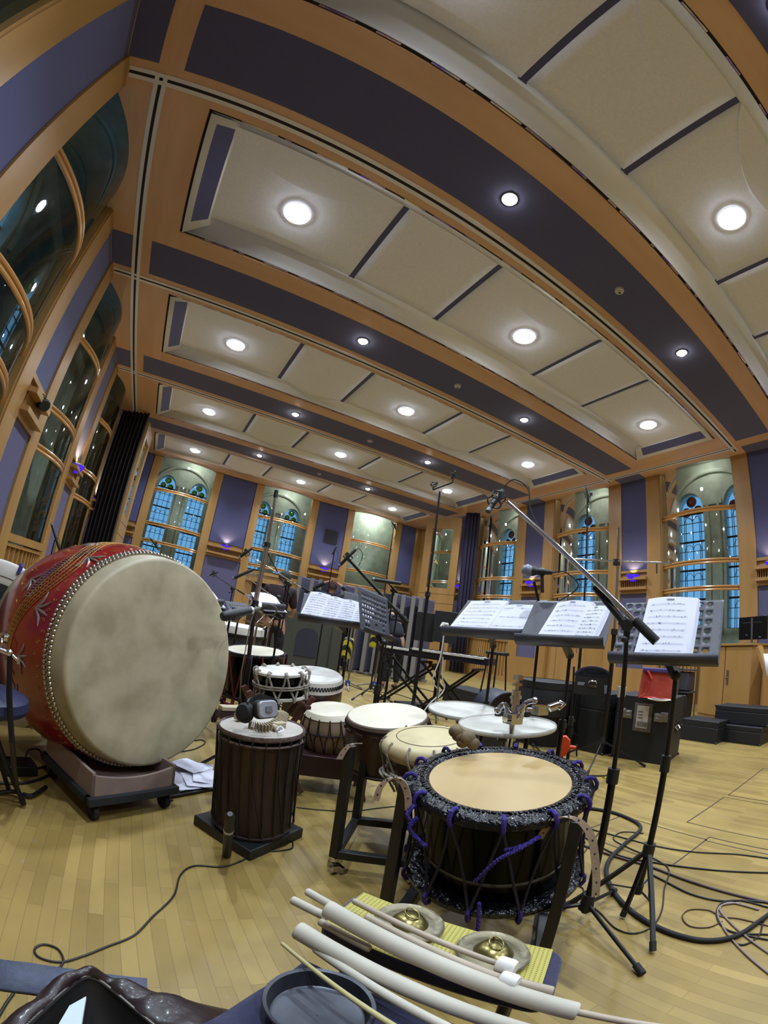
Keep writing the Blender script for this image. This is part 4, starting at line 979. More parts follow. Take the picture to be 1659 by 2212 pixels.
# centre: wide spread of pages, and the stand seen from its perforated back
b4 = Fd(722, 1500, 3.5)
s4 = music_stand('wide music stand in the centre with a fold-out spread of printed pages', D(643, 1340, 3.2), D(795, 1362, 3.2), .16, .21, base=(b4.x, b4.y, 0), nx=14, ny=6, holes=lambda i, j: False)
for k, (a, b, hh) in enumerate(((.0, .30, .275), (.27, .52, .255), (.50, .74, .245), (.72, 1.0, .235))):
    sheets(['first page from the left of the fold-out score in the centre', 'second page from the left of the fold-out score in the centre', 'third page from the left of the fold-out score in the centre', 'last page at the right of the fold-out score in the centre'][k], s4, a, b, hh, n=2, fan=.003, slant=.18, seed=20 + k, staves=10, curl=.014)
b5 = Fd(815, 1480, 3.0)
BL5, BR5 = D(778, 1362, 2.95), D(843, 1385, 3.12)
s5 = music_stand('black perforated music stand turned away beside the fold-out score', BL5, BR5, .10, .30, base=(b5.x, b5.y, 0), nx=12, ny=9, holes=lambda i, j: 1 <= i <= 10 and 3 <= j <= 7 or (j in (1, 2) and i in (2, 3, 9)), tray=.05)
b6 = Fd(735, 1500, 3.9)
s6 = music_stand('dark music stand half hidden behind the fold-out score', D(735, 1330, 3.7), D(792, 1345, 3.7), .10, .22, base=(b6.x, b6.y, 0), nx=6, ny=4, holes=lambda i, j: False)
b7 = Fd(578, 1500, 3.6)
s7 = music_stand('music stand left of centre with fanned pages and chrome joint', D(560, 1318, 3.3), D(612, 1322, 3.5), .18, .10, base=(b7.x, b7.y, 0), nx=8, ny=5, holes=lambda i, j: 0 < i < 7 and 0 < j < 4)
sheets('fanned stack of white pages on the stand left of centre', s7, .0, .95, .20, n=9, fan=.006, slant=.25, seed=31, staves=0, curl=.02)
b8 = Fd(500, 1420, 4.2)
s8 = music_stand('perforated black music stand just right of the huge red drum', D(497, 1325, 4.0), D(545, 1330, 4.1), .16, .10, base=(b8.x, b8.y, 0), nx=9, ny=5, holes=lambda i, j: 0 < i < 8 and 0 < j < 4)
b9 = Fd(485, 1400, 3.6)
s9 = music_stand('music stand with pages mostly hidden behind the huge red drum', D(452, 1310, 3.4), D(478, 1312, 3.5), .20, .11, base=(b9.x, b9.y, 0), nx=5, ny=4, holes=lambda i, j: False)
sheets('white pages showing beside the rim of the huge red drum', s9, .0, 1.0, .20, n=8, fan=.006, slant=.12, seed=33, staves=0, curl=.02)
# ================================================================ MICROPHONES AND STANDS
meshm = pm('mic_grille', '#7f8496', '#5c606e', scale=300, rough=.45, metal=.3)
brassring = pm('pale_ring', '#b5b5c2', rough=.3, metal=.6)
def mic_stand(label, base, top, legs, legr=.3, hub=.12, name='microphone_stand', colr=None, pr=.010, group='microphone stands', shiny=False, angs=None, low=False, yellow=False):
    base = Vector((base[0], base[1], 0)); t = thing(name, label, 'microphone stand', base, 0, group); top = Vector(top); cm = chrome if shiny else blackm
    mid = lerp(Vector((base.x, base.y, hub)), top, .5)
    m = MB(); m.cyl((base.x, base.y, max(.03, hub - .05)), mid, pr*1.3, n=12); m.build('lower_tube', blackm, t); m = MB(); m.cyl(mid, top, pr*.8, n=12); m.build('upper_tube', cm, t)
    m = MB(); m.cyl(mid - Vector((0, 0, .03)), mid + Vector((0, 0, .025)), pr*2, n=14); m.box(mid + Vector((.02, 0, 0)), (.03, .01, .016)); m.build('clutch', blackp, t)
    m = MB(); m.cyl((base.x, base.y, hub - .035), (base.x, base.y, hub + .03), .03, .022, n=12); m.build('hub', blackp, t)
    for k, (lx, ly) in enumerate(legs):
        f = Vector((lx, ly, .015)); lm = MB(); lm.cyl((base.x, base.y, hub - .01), f, .008, n=10); lo = lm.build('leg', blackm, t); k_ = MB(); k_.cyl(lerp(f, Vector((base.x, base.y, hub)), .10), f + (f - Vector((base.x, base.y, hub)))*.02, .0135, n=12); k_.build('rubber_foot', pm('yellow_tape', '#b5b52e', rough=.6) if yellow else blackr, lo)
    return t
def boom(t, a, b, r=.008, piv=None, grip=.12, shiny=True):
    a, b = Vector(a), Vector(b); m = MB(); m.cyl(a, b, r, n=12); bo = m.build('boom_arm', chrome if shiny else blackm, t)
    m = MB(); d = (b - a).normalized(); m.cyl(a, a + d*grip, r*1.7, n=14); m.build('counter_grip', blackr, bo)
    if piv is not None: m = MB(); piv = Vector(piv); m.cyl(piv - Vector((.02, .01, 0)), piv + Vector((.02, .01, 0)), .022, n=16); m.cyl(piv - d*.02, piv + d*.03, r*1.9); m.cyl(piv - Vector((0, 0, .05)), piv, .013); m.sphere(piv + Vector((-.035, -.01, -.05)), .012); m.build('boom_clamp', blackp, t)
    return bo
def pencil_mic(label, p, d, L=.14, r=.0105, shock=True, name='microphone', cable=None, fat=None, group='pencil microphones'):
    p = Vector(p); d = Vector(d).normalized(); t = thing(name, label, 'microphone', p, 0, group)
    m = MB(); m.lathe([(.001, L/2), (r*.9, L/2), (r, L/2 - .005), (r, -L/2 + .01), (r*.8, -L/2), (.001, -L/2)], 20, frame(p, d)); m.build('body', blackp if fat is None else fat, t)
    m = MB(); m.lathe([(r*1.02, L/2 - .003), (r*1.03, L/2 - .02)], 20, frame(p, d)); m.build('grille', meshm, t)
    if shock:
        M = frame(p - d*.01, d); m = MB()
        for z in (-.022, .022): m.tube([ringpt(M, .034, 2*math.pi*i/24, z) for i in range(24)], .0035, 6, True)
        for k in range(4): a = math.pi*k/2; m.cyl(ringpt(M, .034, a, -.022), ringpt(M, .034, a, .022), .003, n=6); m.cyl(ringpt(M, .034, a, .0), ringpt(M, .010, a + .6, .0), .0015, n=6)
        m.box(ringpt(M, .045, .3, 0), (.02, .02, .03)); m.build('shock_mount', blackp, t)
    if cable: m = MB(); m.tube(spline(cable, 8), .003, 6); m.build('cable_tail', blackr, t)
    return t
def fz(u, v): return tuple(Fz(u, v).to_2d())
# --- large chrome boom in front at the right
bb = Fz(1265, 1978, .0); bb = Fd(1265, 1962, 1.72)
pv = Fd(1355, 1352, 1.72)
big_ = mic_stand('tall black floor stand at front right carrying the long chrome boom', (bb.x, bb.y), pv - Vector((0, 0, .03)), [fz(1105, 1982), fz(1383, 2108), fz(1325, 1930)], hub=.10, pr=.011)
bo = boom(big_, Fd(1418, 1386, 1.70), Fd(1098, 1085, 1.88), r=.0105, piv=pv, grip=.11)
m = MB(); q = Fd(1350, 1348, 1.72); m.cyl(q, Fd(1285, 1268, 1.76), .014); m.build('thick_arm_section', blackm, big_)
pencil_mic('pencil microphone in shock mount at the tip of the long chrome boom', Fd(1070, 1082, 1.9), Fd(1050, 1108, 1.86) - Fd(1085, 1058, 1.92), L=.15, r=.012, cable=[Fd(1087, 1053, 1.92), Fd(1110, 1036, 1.92), Fd(1140, 1055, 1.9), Fd(1146, 1100, 1.88), Fd(1165, 1142, 1.85)])
# --- tall chrome stand beside the big drum
lb = Fd(523, 1400, 2.9); tp = Fd(597, 1060, 2.9)
lb = Fd(508, 1620, 2.75); lb2 = Vector((lb.x, lb.y, 0)); tp = Fd(597, 1060, 2.75)
t = thing('microphone_stand', 'tall thick chrome and black stand rising beside the huge red drum', 'microphone stand', lb2, 0, 'microphone stands')
m = MB(); x_, y_ = lb2.x, lb2.y
dz = lambda u, v: Fd(u, v, 2.75)
p0 = Vector((x_, y_, .05)); p1 = Fd(552, 1300, 2.78); p2 = Fd(578, 1175, 2.8); p3 = Fd(597, 1062, 2.82)
m.cyl(p0, Vector((x_, y_, .75)), .022); m.cyl(Vector((x_, y_, .7)), p1, .013); m.build('lower_tube', blackm, t)
m = MB(); m.cyl(p1, p2, .016); m.cyl(p2, p3, .010); m.build('upper_tube', chrome, t)
m = MB(); m.cyl(lerp(p2, p1, -.02), lerp(p2, p1, .06), .02); m.cyl(lerp(p3, p2, -.02), lerp(p3, p2, .12), .014); m.cyl(lerp(p1, p2, -.1), lerp(p1, p2, .02), .022); m.build('clutch', blackp, t)
for an in (20, 140, 260): m = MB(); f = (x_ + .22*math.cos(R(an)), y_ + .22*math.sin(R(an)), .015); m.cyl((x_, y_, .2), f, .01); m.build('leg', blackm, t)
m = MB(); m.bar(Fd(545, 1300, 2.78), Fd(530, 1322, 2.6), .012, .012); m.build('side_arm', blackm, t)
mc = thing('microphone', 'chunky black microphone pointing at the huge red drum head', 'microphone', Fd(525, 1325, 2.35), 0)
a, b = Fd(480, 1332, 2.3), Fd(545, 1318, 2.4); dd = (b - a).normalized(); L_ = (b - a).length; M = frame(a, dd)
m = MB(); m.lathe([(.001, -.004), (.02, -.002), (.026, .01), (.027, L_*.35), (.022, L_*.7), (.018, L_), (.001, L_)], 24, M); m.build('body', blackp, mc)
m = MB(); m.lathe([(.019, L_*.93), (.0205, L_*.94), (.0205, L_*1.0), (.018, L_*1.01)], 20, M); m.build('silver_ring', brassring, mc)
m = MB(); m.cyl(b, b + dd*.05, .012); m.tube(spline([b + dd*.05, Fd(580, 1306, 2.4), Fd(598, 1315, 2.4), Fd(590, 1328, 2.42), Fd(565, 1325, 2.45), Fd(552, 1310, 2.6)], 8), .004, 6); m.box(lerp(a, b, .45) - Vector((0, 0, .03)), (.03, .02, .03)); m.build('cable_tail', pm('grey_green_cable', '#5b5a48', rough=.6), mc)
t = thing('cable', 'thin yellowish cable hanging down the tall chrome stand', 'cable', Fd(520, 1450, 2.72)); m = MB(); m.tube(spline([Fd(553, 1310, 2.72), Fd(540, 1350, 2.71), Fd(531, 1400, 2.7), Fd(522, 1450, 2.7), Fd(519, 1500, 2.7), (x_ + .0, y_ - .04, .4), (x_ + .03, y_ - .1, .005)], 6), .0035, 6); m.build('jacket', pm('olive_cable', '#6a6140', rough=.6), t)
# --- others: (label, mic pixel, mic distance, aim pixel, base pixel azimuth, boom end)
def boomset(label, miclab, mp, md, aim, pivot, pd, tail, base_px=None, r=.006, shiny=False, L=.13, rr=.010, cable=None, shock=True, yellow=False, legr=.33, angs=(10, 130, 250)):
    P = Fd(*pivot, pd); bx0, by0 = P.x, P.y
    t = mic_stand(label, (bx0, by0), P, [(bx0 + legr*math.cos(R(a)), by0 + legr*math.sin(R(a))) for a in angs], hub=.16, pr=.009, yellow=yellow)
    boom(t, Fd(*tail, pd), Fd(*mp, md), r=r, piv=P, shiny=shiny, grip=.1)
    pencil_mic(miclab, Fd(*mp, md), Fd(*aim, md) - Fd(*mp, md), L=L, r=rr, shock=shock, cable=cable)
    return t
boomset('black boom stand leaning over the centre music stands', 'shock-mounted pencil microphone over the centre music stands', (750, 1205), 3.6, (733, 1222), (858, 1320), 3.9, (880, 1345), cable=[Fd(760, 1195, 3.6), Fd(775, 1185, 3.6), Fd(783, 1200, 3.6), Fd(775, 1222, 3.65)], yellow=True, r=.012, L=.2, rr=.014)
boomset('chrome boom stand behind the tall chrome stand', 'shock-mounted pencil microphone left of the tall chrome stand', (530, 1195), 4.3, (518, 1204), (620, 1258), 4.6, (668, 1278), shiny=True, L=.16, rr=.013)
boomset('second chrome boom stand left of centre, lower arm', 'thick black microphone on the lower chrome boom left of centre', (525, 1240), 4.2, (512, 1246), (600, 1290), 4.4, (612, 1305), shiny=True, L=.22, rr=.015, shock=False)
boomset('thin black boom stand seen right of the huge red drum rim', 'small pencil microphone in front of the lower back wall panel', (460, 1240), 5.5, (450, 1244), (503, 1272), 5.6, (528, 1284), L=.14)
boomset('black boom stand behind the perforated stand', 'long black microphone above the perforated music stand', (835, 1256), 3.9, (815, 1253), (850, 1275), 4.0, (858, 1280), L=.26, rr=.017, shock=False)
boomset('black stand crossing the middle back window', 'pencil microphone above the chrome boom by the middle back window', (575, 1188), 4.6, (570, 1180), (625, 1262), 4.7, (628, 1290), shock=False)
def straight(label, miclab, mp, D_, aim, L=.15, r=.012, legr=.35, pr=.009, shiny=False, shock=False):
    P = Fd(*mp, D_); t = mic_stand(label, (P.x, P.y), P - Vector((0, 0, .03)), [(P.x + legr*math.cos(R(a)), P.y + legr*math.sin(R(a))) for a in (80, 200, 320)], hub=.2, pr=pr, shiny=shiny)
    pencil_mic(miclab, P, Fd(*aim, D_) - P, L=L, r=r, shock=shock, cable=[P, P + Vector((.05, 0, -.02)), P + Vector((.07, 0, -.12)), P + Vector((.02, 0, -.2))]); return t
straight('thin stand in front of the bright sconce on the back wall', 'small microphone on the thin stand by the bright back sconce', (723, 1188), 6.5, (728, 1178))
straight('tall thin stand in front of the right back window', 'cluster microphone atop the tall stand by the right back window', (851, 1135), 6.5, (847, 1128), shock=True)
straight('very tall black stand in front of the middle right-wall window', 'microphone atop the very tall stand by the middle right-wall window', (1269, 1068), 5.0, (1266, 1050), pr=.012, shock=True, L=.2)
straight('slim black stand rising above the huge red drum at left', 'pointed microphone tip above the left shoulder of the huge red drum', (120, 1160), 5.2, (114, 1140), L=.3, r=.014)
straight('slim stand just over the crest of the huge red drum', 'small dark microphone just above the crest of the huge red drum', (334, 1175), 6.0, (327, 1165), L=.2, shock=True)
# tall stand with T bar
P = Fd(950, 1062, 5.2); t = mic_stand('very tall stand with a spaced pair bar near the right back corner', (P.x, P.y), P, [(P.x + .45*math.cos(R(a)), P.y + .45*math.sin(R(a))) for a in (40, 160, 280)], hub=.25, pr=.016)
a, b = Fd(935, 1058, 5.2), Fd(978, 1042, 5.2); m = MB(); m.cyl(a, b, .010); m.cyl(b, b + Vector((0, 0, .09)), .008); m.cyl(a, a + Vector((0, 0, .05)), .008); m.build('cross_bar', blackm, t)
pencil_mic('left microphone of the spaced pair near the right back corner', a + Vector((0, 0, .07)), (-.5, -.3, -.25), L=.13); pencil_mic('right microphone of the spaced pair near the right back corner', b + Vector((0, 0, .1)), (.1, -.3, .6), L=.12)
# chrome stand with long horizontal arm
P = Fd(1332, 1215, 4.4); t = mic_stand('tall pale chrome stand with a long level arm by the right wall', (P.x, P.y), Fd(1336, 1140, 4.4), [(P.x + .45*math.cos(R(a)), P.y + .45*math.sin(R(a))) for a in (80, 200, 320)], hub=.25, pr=.016, shiny=True)
a, b = Fd(1242, 1208, 4.5), Fd(1452, 1217, 4.3); m = MB(); m.cyl(a, b, .009); m.build('level_arm', chrome, t); m = MB(); m.box(P, (.05, .05, .06)); m.cyl(lerp(a, b, .85), lerp(a, b, .85) + Vector((0, 0, -.1)), .006); m.build('arm_clamp', blackp, t)
# ball-headed vocal mic
P = Fd(1140, 1233, 2.35); t = mic_stand('black stand with short boom holding the ball-headed vocal microphone', (Fd(1168, 1330, 2.45).x, Fd(1168, 1330, 2.45).y), Fd(1168, 1320, 2.45), [(Fd(1168, 1330, 2.45).x + .33*math.cos(R(a)), Fd(1168, 1330, 2.45).y + .33*math.sin(R(a))) for a in (60, 180, 300)], hub=.16)
boom(t, Fd(1170, 1330, 2.45), Fd(1153, 1255, 2.38), r=.008, shiny=False, grip=.03)
v_ = thing('vocal_microphone', 'grey ball-headed vocal microphone above the right music stands', 'microphone', P)
dd = Vector((Fd(1160, 1230, 2.35) - P)); dd.z = 0; dd = (dd.normalized() + Vector((0, 0, .0)))
m = MB(); m.sphere(P, .034, 20, 14); m.build('ball_grille', meshm, v_); m = MB(); m.lathe([(.026, .018), (.027, .03), (.018, .05), (.012, .13), (.001, .131)], 20, frame(P, dd)); m.build('body', blackp, v_)
m = MB(); m.tube(spline([P + dd*.13, P + dd*.2 + Vector((0, 0, .005)), P + dd*.27 + Vector((0, 0, -.06)), P + dd*.2 + Vector((0, 0, -.13)), P + dd*.1 + Vector((0, 0, -.18))], 8), .0035, 6); m.build('cable_tail', blackr, v_)
m = MB(); m.cyl(P + dd*.06, P + dd*.09, .02); m.bar(P + dd*.075, P + dd*.085 + Vector((0, 0, -.11)), .018, .018); m.build('clip', blackp, v_)
# chrome boom behind vocal mic
# wooden-handled thing / low stand with orange plug
lowb = Fd(1240, 1560, 2.9)
t = mic_stand('thin black stand with yellow taped legs by the flight cases', (lowb.x, lowb.y), Fd(1240, 1440, 2.9), [fz(1318, 1680), fz(1150, 1610), fz(1225, 1640)], hub=.28, pr=.008, yellow=False)
m = MB(); q = lerp(Vector((lowb.x, lowb.y, .28)), Fz(1318, 1680), .8); m.cyl(q, lerp(q, Fz(1318, 1680), .4), .011); q = lerp(Vector((lowb.x, lowb.y, .28)), Fz(1150, 1610), .5); m.cyl(q, lerp(q, Fz(1150, 1610), .35), .011); m.build('yellow_tape_bands', pm('yellow_tape', '#b5b52e', rough=.6), t)
op = Fd(1217, 1612, 2.75)
t = thing('cable_plug', 'bright orange plug hanging on the thin taped stand', 'plug', op)
m = MB(); Mq = frame(op, Vector((-op.x, -op.y, 0)).normalized(), (op.y, -op.x, 0)); orange = pm('orange_plastic', '#c8400f', '#b83a0e', scale=9, rough=.45)
m.prism([(-.03, -.045), (-.01, -.07), (.02, -.05), (.04, -.01), (.035, .04), (.01, .065), (-.02, .06), (-.036, .02)], -.02, .02, Mq); m.build('plug_body', orange, t, bev=.005)
m = MB(); m.cyl(Mq @ Vector((.03, .0, 0)), Mq @ Vector((.075, .0, 0)), .012); m.build('plug_nozzle', orange, t)
m = MB(); m.cyl(Mq @ Vector((.075, .02, 0)), Mq @ Vector((.085, -.05, 0)), .005); m.build('plug_lever', blackp, t); m = MB(); m.tube(spline([op - Vector((0, 0, .06)), op - Vector((.02, .03, .15)), op - Vector((-.03, .0, .3)), Vector((op.x + .05, op.y, .008)), Vector((op.x - .05, op.y + .08, .008))], 8), .006, 6); m.build('plug_lead', blackr, t)
# ================================================================ FOREGROUND TABLE, STICKS AND GONGS
navyc = pm('navy_velvet', '#17173f', '#101030', scale=14, rough=.85, sheen=.25, bump=.15, bscale=60)
matm = bpy.data.materials.new('yellow_nonslip_mesh'); matm.use_nodes = True
def _mat(nt):
    N = nt.nodes; L = nt.links; b = N['Principled BSDF']; tc = N.new('ShaderNodeTexCoord'); sx = N.new('ShaderNodeSeparateXYZ'); L.new(tc.outputs['Object'], sx.inputs[0]); ms = []
    for ax, per in (('X', .009), ('Y', .006)):
        a = N.new('ShaderNodeMath'); a.operation = 'DIVIDE'; a.inputs[1].default_value = per; L.new(sx.outputs[ax], a.inputs[0])
        f = N.new('ShaderNodeMath'); f.operation = 'FRACT'; L.new(a.outputs[0], f.inputs[0]); g = N.new('ShaderNodeMath'); g.operation = 'LESS_THAN'; g.inputs[1].default_value = .36; L.new(f.outputs[0], g.inputs[0]); ms.append(g)
    mu = N.new('ShaderNodeMath'); mu.operation = 'MULTIPLY'; L.new(ms[0].outputs[0], mu.inputs[0]); L.new(ms[1].outputs[0], mu.inputs[1])
    mx = N.new('ShaderNodeMix'); mx.data_type = 'RGBA'; mx.inputs[6].default_value = rgb('#a0974a'); mx.inputs[7].default_value = rgb('#4a441c'); L.new(mu.outputs[0], mx.inputs[0]); L.new(mx.outputs[2], b.inputs['Base Color']); b.inputs['Roughness'].default_value = .8
_mat(matm.node_tree)
e1 = Vector((.536, -.844, 0)); e2 = Vector((-.844, -.536, 0)); MO = Vector((.505, .80, .45)); Mm = Matrix((e1, e2, Vector((0, 0, 1)))).transposed().to_4x4(); Mm.translation = MO
MLX, MLY = .415, .165
t = thing('padded_table', 'low black padded table with rounded corners under the yellow mesh mat', 'table', MO + e1*MLX/2 + e2*MLY/2 - Vector((0, 0, .45)))
def rrect(x0, x1, y0, y1, r, n=6):
    return [(cx_ + r*math.cos(a), cy_ + r*math.sin(a)) for cx_, cy_, a0 in ((x1-r, y1-r, 0), (x0+r, y1-r, 90), (x0+r, y0+r, 180), (x1-r, y0+r, 270)) for a in [R(a0 + 90*i/n) for i in range(n+1)]]
m = MB(); m.prism(rrect(-.01, MLX + .025, -.005, MLY, .035), -.035, -.002, Mm); m.build('padded_top', navyc, t, bev=.006)
for x in (.05, MLX - .05):
    for y in (.04, MLY - .04): m = MB(); m.cyl(Mm @ Vector((x, y, -.45)), Mm @ Vector((x, y, -.03)), .012); m.build('leg', blackm, t)
m = MB(); m.box((0, 0, 0), (MLX, MLY, .003)); mt = m.build('mesh_mat', matm, None, bev=.001); mt.matrix_basis = Mm @ Matrix.Translation((MLX/2, MLY/2, .001)); tag(mt, 'yellow perforated non-slip mat lying on the low black table', 'mat')
gongm = pm('beaten_bronze', '#6a644e', '#7b7564', scale=14, rough=.45, metal=.85, bump=.25, bscale=60, c3='#726b57'); bossm = pm('polished_brass', '#7f7546', '#736a40', scale=10, rough=.3, metal=.9)
for lab, c in (('small bronze gong with ring at the far end of the yellow mat', Vector((.53, .655, .456))), ('small bronze gong with ring at the near end of the yellow mat', Vector((.615, .502, .456)))):
    t = thing('hand_gong', lab, 'gong', c, .3 if c.x < .6 else -.4, 'small bronze gongs on the mat')
    m = MB(); m.lathe([(.038, .006), (.050, .004), (.060, .001), (.068, .006), (.0695, .007), (.0685, .003), (.06, -.002), (.045, .0)], 72); m.build('dish', gongm, t, world=False, ang=60)
    m = MB(); m.lathe([(.001, .026), (.012, .025), (.024, .021), (.032, .013), (.038, .006)], 56); m.build('boss', bossm, t, world=False, ang=60)
    m = MB(); m.tube([(.013*math.cos(a), .016*math.sin(a)*1.0 - .002, .030 + .004*math.sin(a)) for a in [2*math.pi*i/28 for i in range(28)]], .0016, 8, True); m.cyl((0, .013, .02), (0, .013, .034), .0025, n=10); m.build('pull_ring', bossm, t, world=False)
# batons: (label, px start, z start, px end, z end, r start, r end)
stickm = pm('pale_scraped_wood', '#b3ad9f', '#a59f92', scale=7, rough=.7, stretch=(1, 1, 1)); stickp = pm('pinkish_beech', '#a89a88', '#9a8c7a', scale=9, rough=.6); bamboo = pm('bamboo_yellow', '#a49b6c', '#958c5f', scale=9, rough=.6)
def baton(label, a, za, b, zb, ra, rb, mt_=stickm, head=None, tip=None, name='drumstick', group='wooden drumsticks on the table'):
    A_, B_ = Fz(*a, za), Fz(*b, zb); d = (B_ - A_).normalized(); Lb = (B_ - A_).length; t = thing(name, label, 'drumstick', A_, 0, group); M = frame(A_, d)
    bv = min(ra, .004); m = MB(); m.lathe([(.0005, 0), (ra - bv, 0), (ra - bv*.3, bv*.35), (ra, bv), (ra, bv + .002)] + [(lerp(ra, rb, k/6), Lb*k/6) for k in range(1, 6)] + [(rb, Lb - .004), (rb - min(rb, .004)*.4, Lb - .0008), (.0005, Lb)], 28, M); m.build('shaft', mt_, t, ang=50)
    if head: m = MB(); p, r, l = head; m.lathe([(rb*.8, -l/2), (r*.9, -l/2 + .001), (r, -l/2 + .005), (r, l/2 - .007), (r*.85, l/2 - .001), (.001, l/2)], 28, frame(B_ + d*p, d)); m.build('beater_head', skinw, t, ang=50)
    if tip: r, l, s = tip; m = MB(); q = A_ if s < 0 else B_; m.cyl(q, q + d*l*s, r, r*.7 if s > 0 else r, n=16); m.build('thin_handle', stickp, t)
    return t
ZS = .50
baton('thickest pale baton running across in front of the gongs', (706, 1962), .505, (1248, 2186), .47, .0180, .0165, tip=(.0065, .30, 1))
baton('long thick pale baton nearest the dark pan, upper of its pair', (642, 2008), .475, (1170, 2235), .445, .0180, .0130)
baton('medium pale baton with thin tip just above the dark pan', (680, 2048), .462, (1010, 2240), .462, .0085, .0085, tip=(.0045, .05, -1))
baton('flat yellowish bamboo stick closest to the dark pan', (607, 2036), .475, (890, 2240), .475, .0035, .0055, bamboo)
baton('slim beater with white bobbin head resting over both gongs', (762, 1945), .485, (1080, 2083), .498, .0065, .0055, stickp, head=(.012, .0165, .035))
baton('second beater with white bobbin head below the near gong', (790, 1980), .48, (1088, 2116), .49, .0085, .008, stickp, head=(.010, .0165, .032))
baton('pale stick end poking out beyond the second bobbin head', (1120, 2122), .483, (1196, 2142), .483, .0085, .009, stickp)
baton('topmost pale stick end sticking out at the far left of the pile', (662, 1925), .475, (720, 1958), .478, .0085, .0085)
baton('second pale stick end sticking out at the far left of the pile', (630, 1943), .468, (700, 1978), .468, .0092, .0092)
baton('slim pinkish stick tucked between the two thick batons', (690, 1990), .462, (800, 2050), .465, .008, .008, stickp)
# navy cushion and pan
cz = .425; A_ = Fz(662, 2056, cz); B_ = Fz(449, 2186, cz); u = (B_ - A_).normalized(); w = Vector((u.y, -u.x, 0)); w = w if w.dot(A_) < 0 else -w
t = thing('padded_bench', 'navy velvet padded bench top at the bottom of the picture', 'bench', (A_ + u*.2 + w*.3) * Vector((1, 1, 0)) if False else Vector(((A_ + u*.2 + w*.3).x, (A_ + u*.2 + w*.3).y, 0)))
m = MB(); Mb = Matrix((u, -w if False else w, Vector((0, 0, 1)))).transposed().to_4x4(); Mb.translation = Vector((A_.x, A_.y, 0)); NU = 18; rows = []
LB = (B_ - A_).length + .02; WB = .62
m.M = Mb
for i in range(NU + 1):
    row = []
    for j in range(NU + 1):
        a_, b_ = i/NU, j/NU; e = min(a_, 1 - a_, b_, 1 - b_); row.append((LB*a_, WB*b_, cz - .022*max(0, 1 - e/.09)**2 - .003*math.sin(9*a_ + 4*b_)))
    rows.append(row)
m.grid(rows)
for i in (0, NU): m.grid([[rows[i][j] for j in range(NU+1)], [(rows[i][j][0], rows[i][j][1], cz - .06) for j in range(NU+1)]])
for j in (0, NU): m.grid([[rows[i][j] for i in range(NU+1)], [(rows[i][j][0], rows[i][j][1], cz - .06) for i in range(NU+1)]])
m.build('cushion', navyc, t, ang=70)
m = MB(); m.M = Mb; m.bx(.02, LB - .02, .02, WB - .02, .33, cz - .05); m.build('bench_top', blackp, t)
for x in (.04, LB - .04):
    for y in (.04, WB - .04): m = MB(); m.M = Mb; m.bx(x - .012, x + .012, y - .012, y + .012, 0, .34); m.build('leg', blackm, t)
panm = pm('dark_nonstick_metal', '#3c3e46', '#33353c', scale=30, rough=.38, metal=.55)
pc = Fz(690, 2165, .462); t = thing('baking_pan', 'round dark grey metal pan lying on the navy bench', 'pan', (pc.x, pc.y, cz + .002)); rp = .083
m = MB(); m.lathe([(.001, .002), (rp*.80, .002), (rp*.85, .004), (rp*.93, .034), (rp*1.0, .036), (rp*1.02, .033), (rp*1.0, .031), (rp*.96, .030), (rp*.88, .0), (.001, 0)], 72); m.build('dish', panm, t, world=False, ang=40)
m = MB(); an = math.atan2((B_ - A_).y, (B_ - A_).x); m.M = Matrix.Rotation(an, 4, 'Z'); m.tube([(rp*1.0, -.016, .033), (rp*1.10, -.013, .030), (rp*1.13, 0, .028), (rp*1.10, .013, .030), (rp*1.0, .016, .033)], .0022, 6); m.build('hanging_tab', panm, t, world=False)
# ---- things lying on the tall laced drum
t = thing('headphones', 'silver and black studio headphones lying on the tall laced drum', 'headphones', Fd(565, 1535, 1.85))
silv = pm('silver_plastic', '#9a9ca6', '#8d8f99', scale=20, rough=.35, metal=.3)
hz = .62
c1, c2 = Fd(548, 1540, 1.80), Fd(577, 1532, 1.78); 
nn = Vector((.25, -.9, .25)).normalized(); Mh = frame(c2, nn, (1, .28, .1))
m = MB(); m.prism([(x*1.25, y) for x, y in rrect(-.034, .034, -.034, .034, .018)], -.008, .012, Mh); m.build('silver_cup', silv, t, bev=.004)
m = MB(); m.prism([(x*1.25, y) for x, y in rrect(-.038, .038, -.038, .038, .02)], -.034, -.008, Mh); m.build('ear_pad', blackr, t, bev=.006)
m = MB(); m.prism(rrect(-.014, .014, -.012, .012, .004), .012, .018, Mh); m.build('cup_badge', pm('dark_silver', '#6d7078', rough=.4, metal=.4), t)
Mh2 = frame(c1 + Vector((-.035, .01, -.005)), Vector((-.75, -.6, .2)).normalized(), (0, 0, 1)); m = MB(); m.lathe([(.001, .02), (.03, .018), (.040, .006), (.042, -.01), (.034, -.02), (.001, -.02)], 28, Mh2); m.build('ear_pad', blackr, t)
m = MB(); ribbon(m, spline([c1 + Vector((-.03, .0, .03)), c1 + Vector((-.01, .05, .035)), c2 + Vector((-.01, .08, .03)), c2 + Vector((.05, .06, .02)), c2 + Vector((.05, .01, .01))], 8), (0, .2, 1), .024, .008); m.build('headband', blackp, t)
pw = pm('pale_clapper_wood', '#a89a80', '#978a70', scale=12, rough=.7)
t = thing('plate_clapper', 'curved string of small pale wooden plates under the headphones', 'clapper', Fd(575, 1560, 1.85))
for k in range(24):
    a = k/23; p = spline([Fz(540, 1562, .565), Fz(570, 1572, .565), Fz(600, 1562, .565), Fz(612, 1548, .565), Fz(600, 1540, .565)], 23)[int(a*91)]; m = MB(); m.box(p, (.0045, .05, .03), rz=1.9*a - .4); m.build('wooden_plate', pw, t)
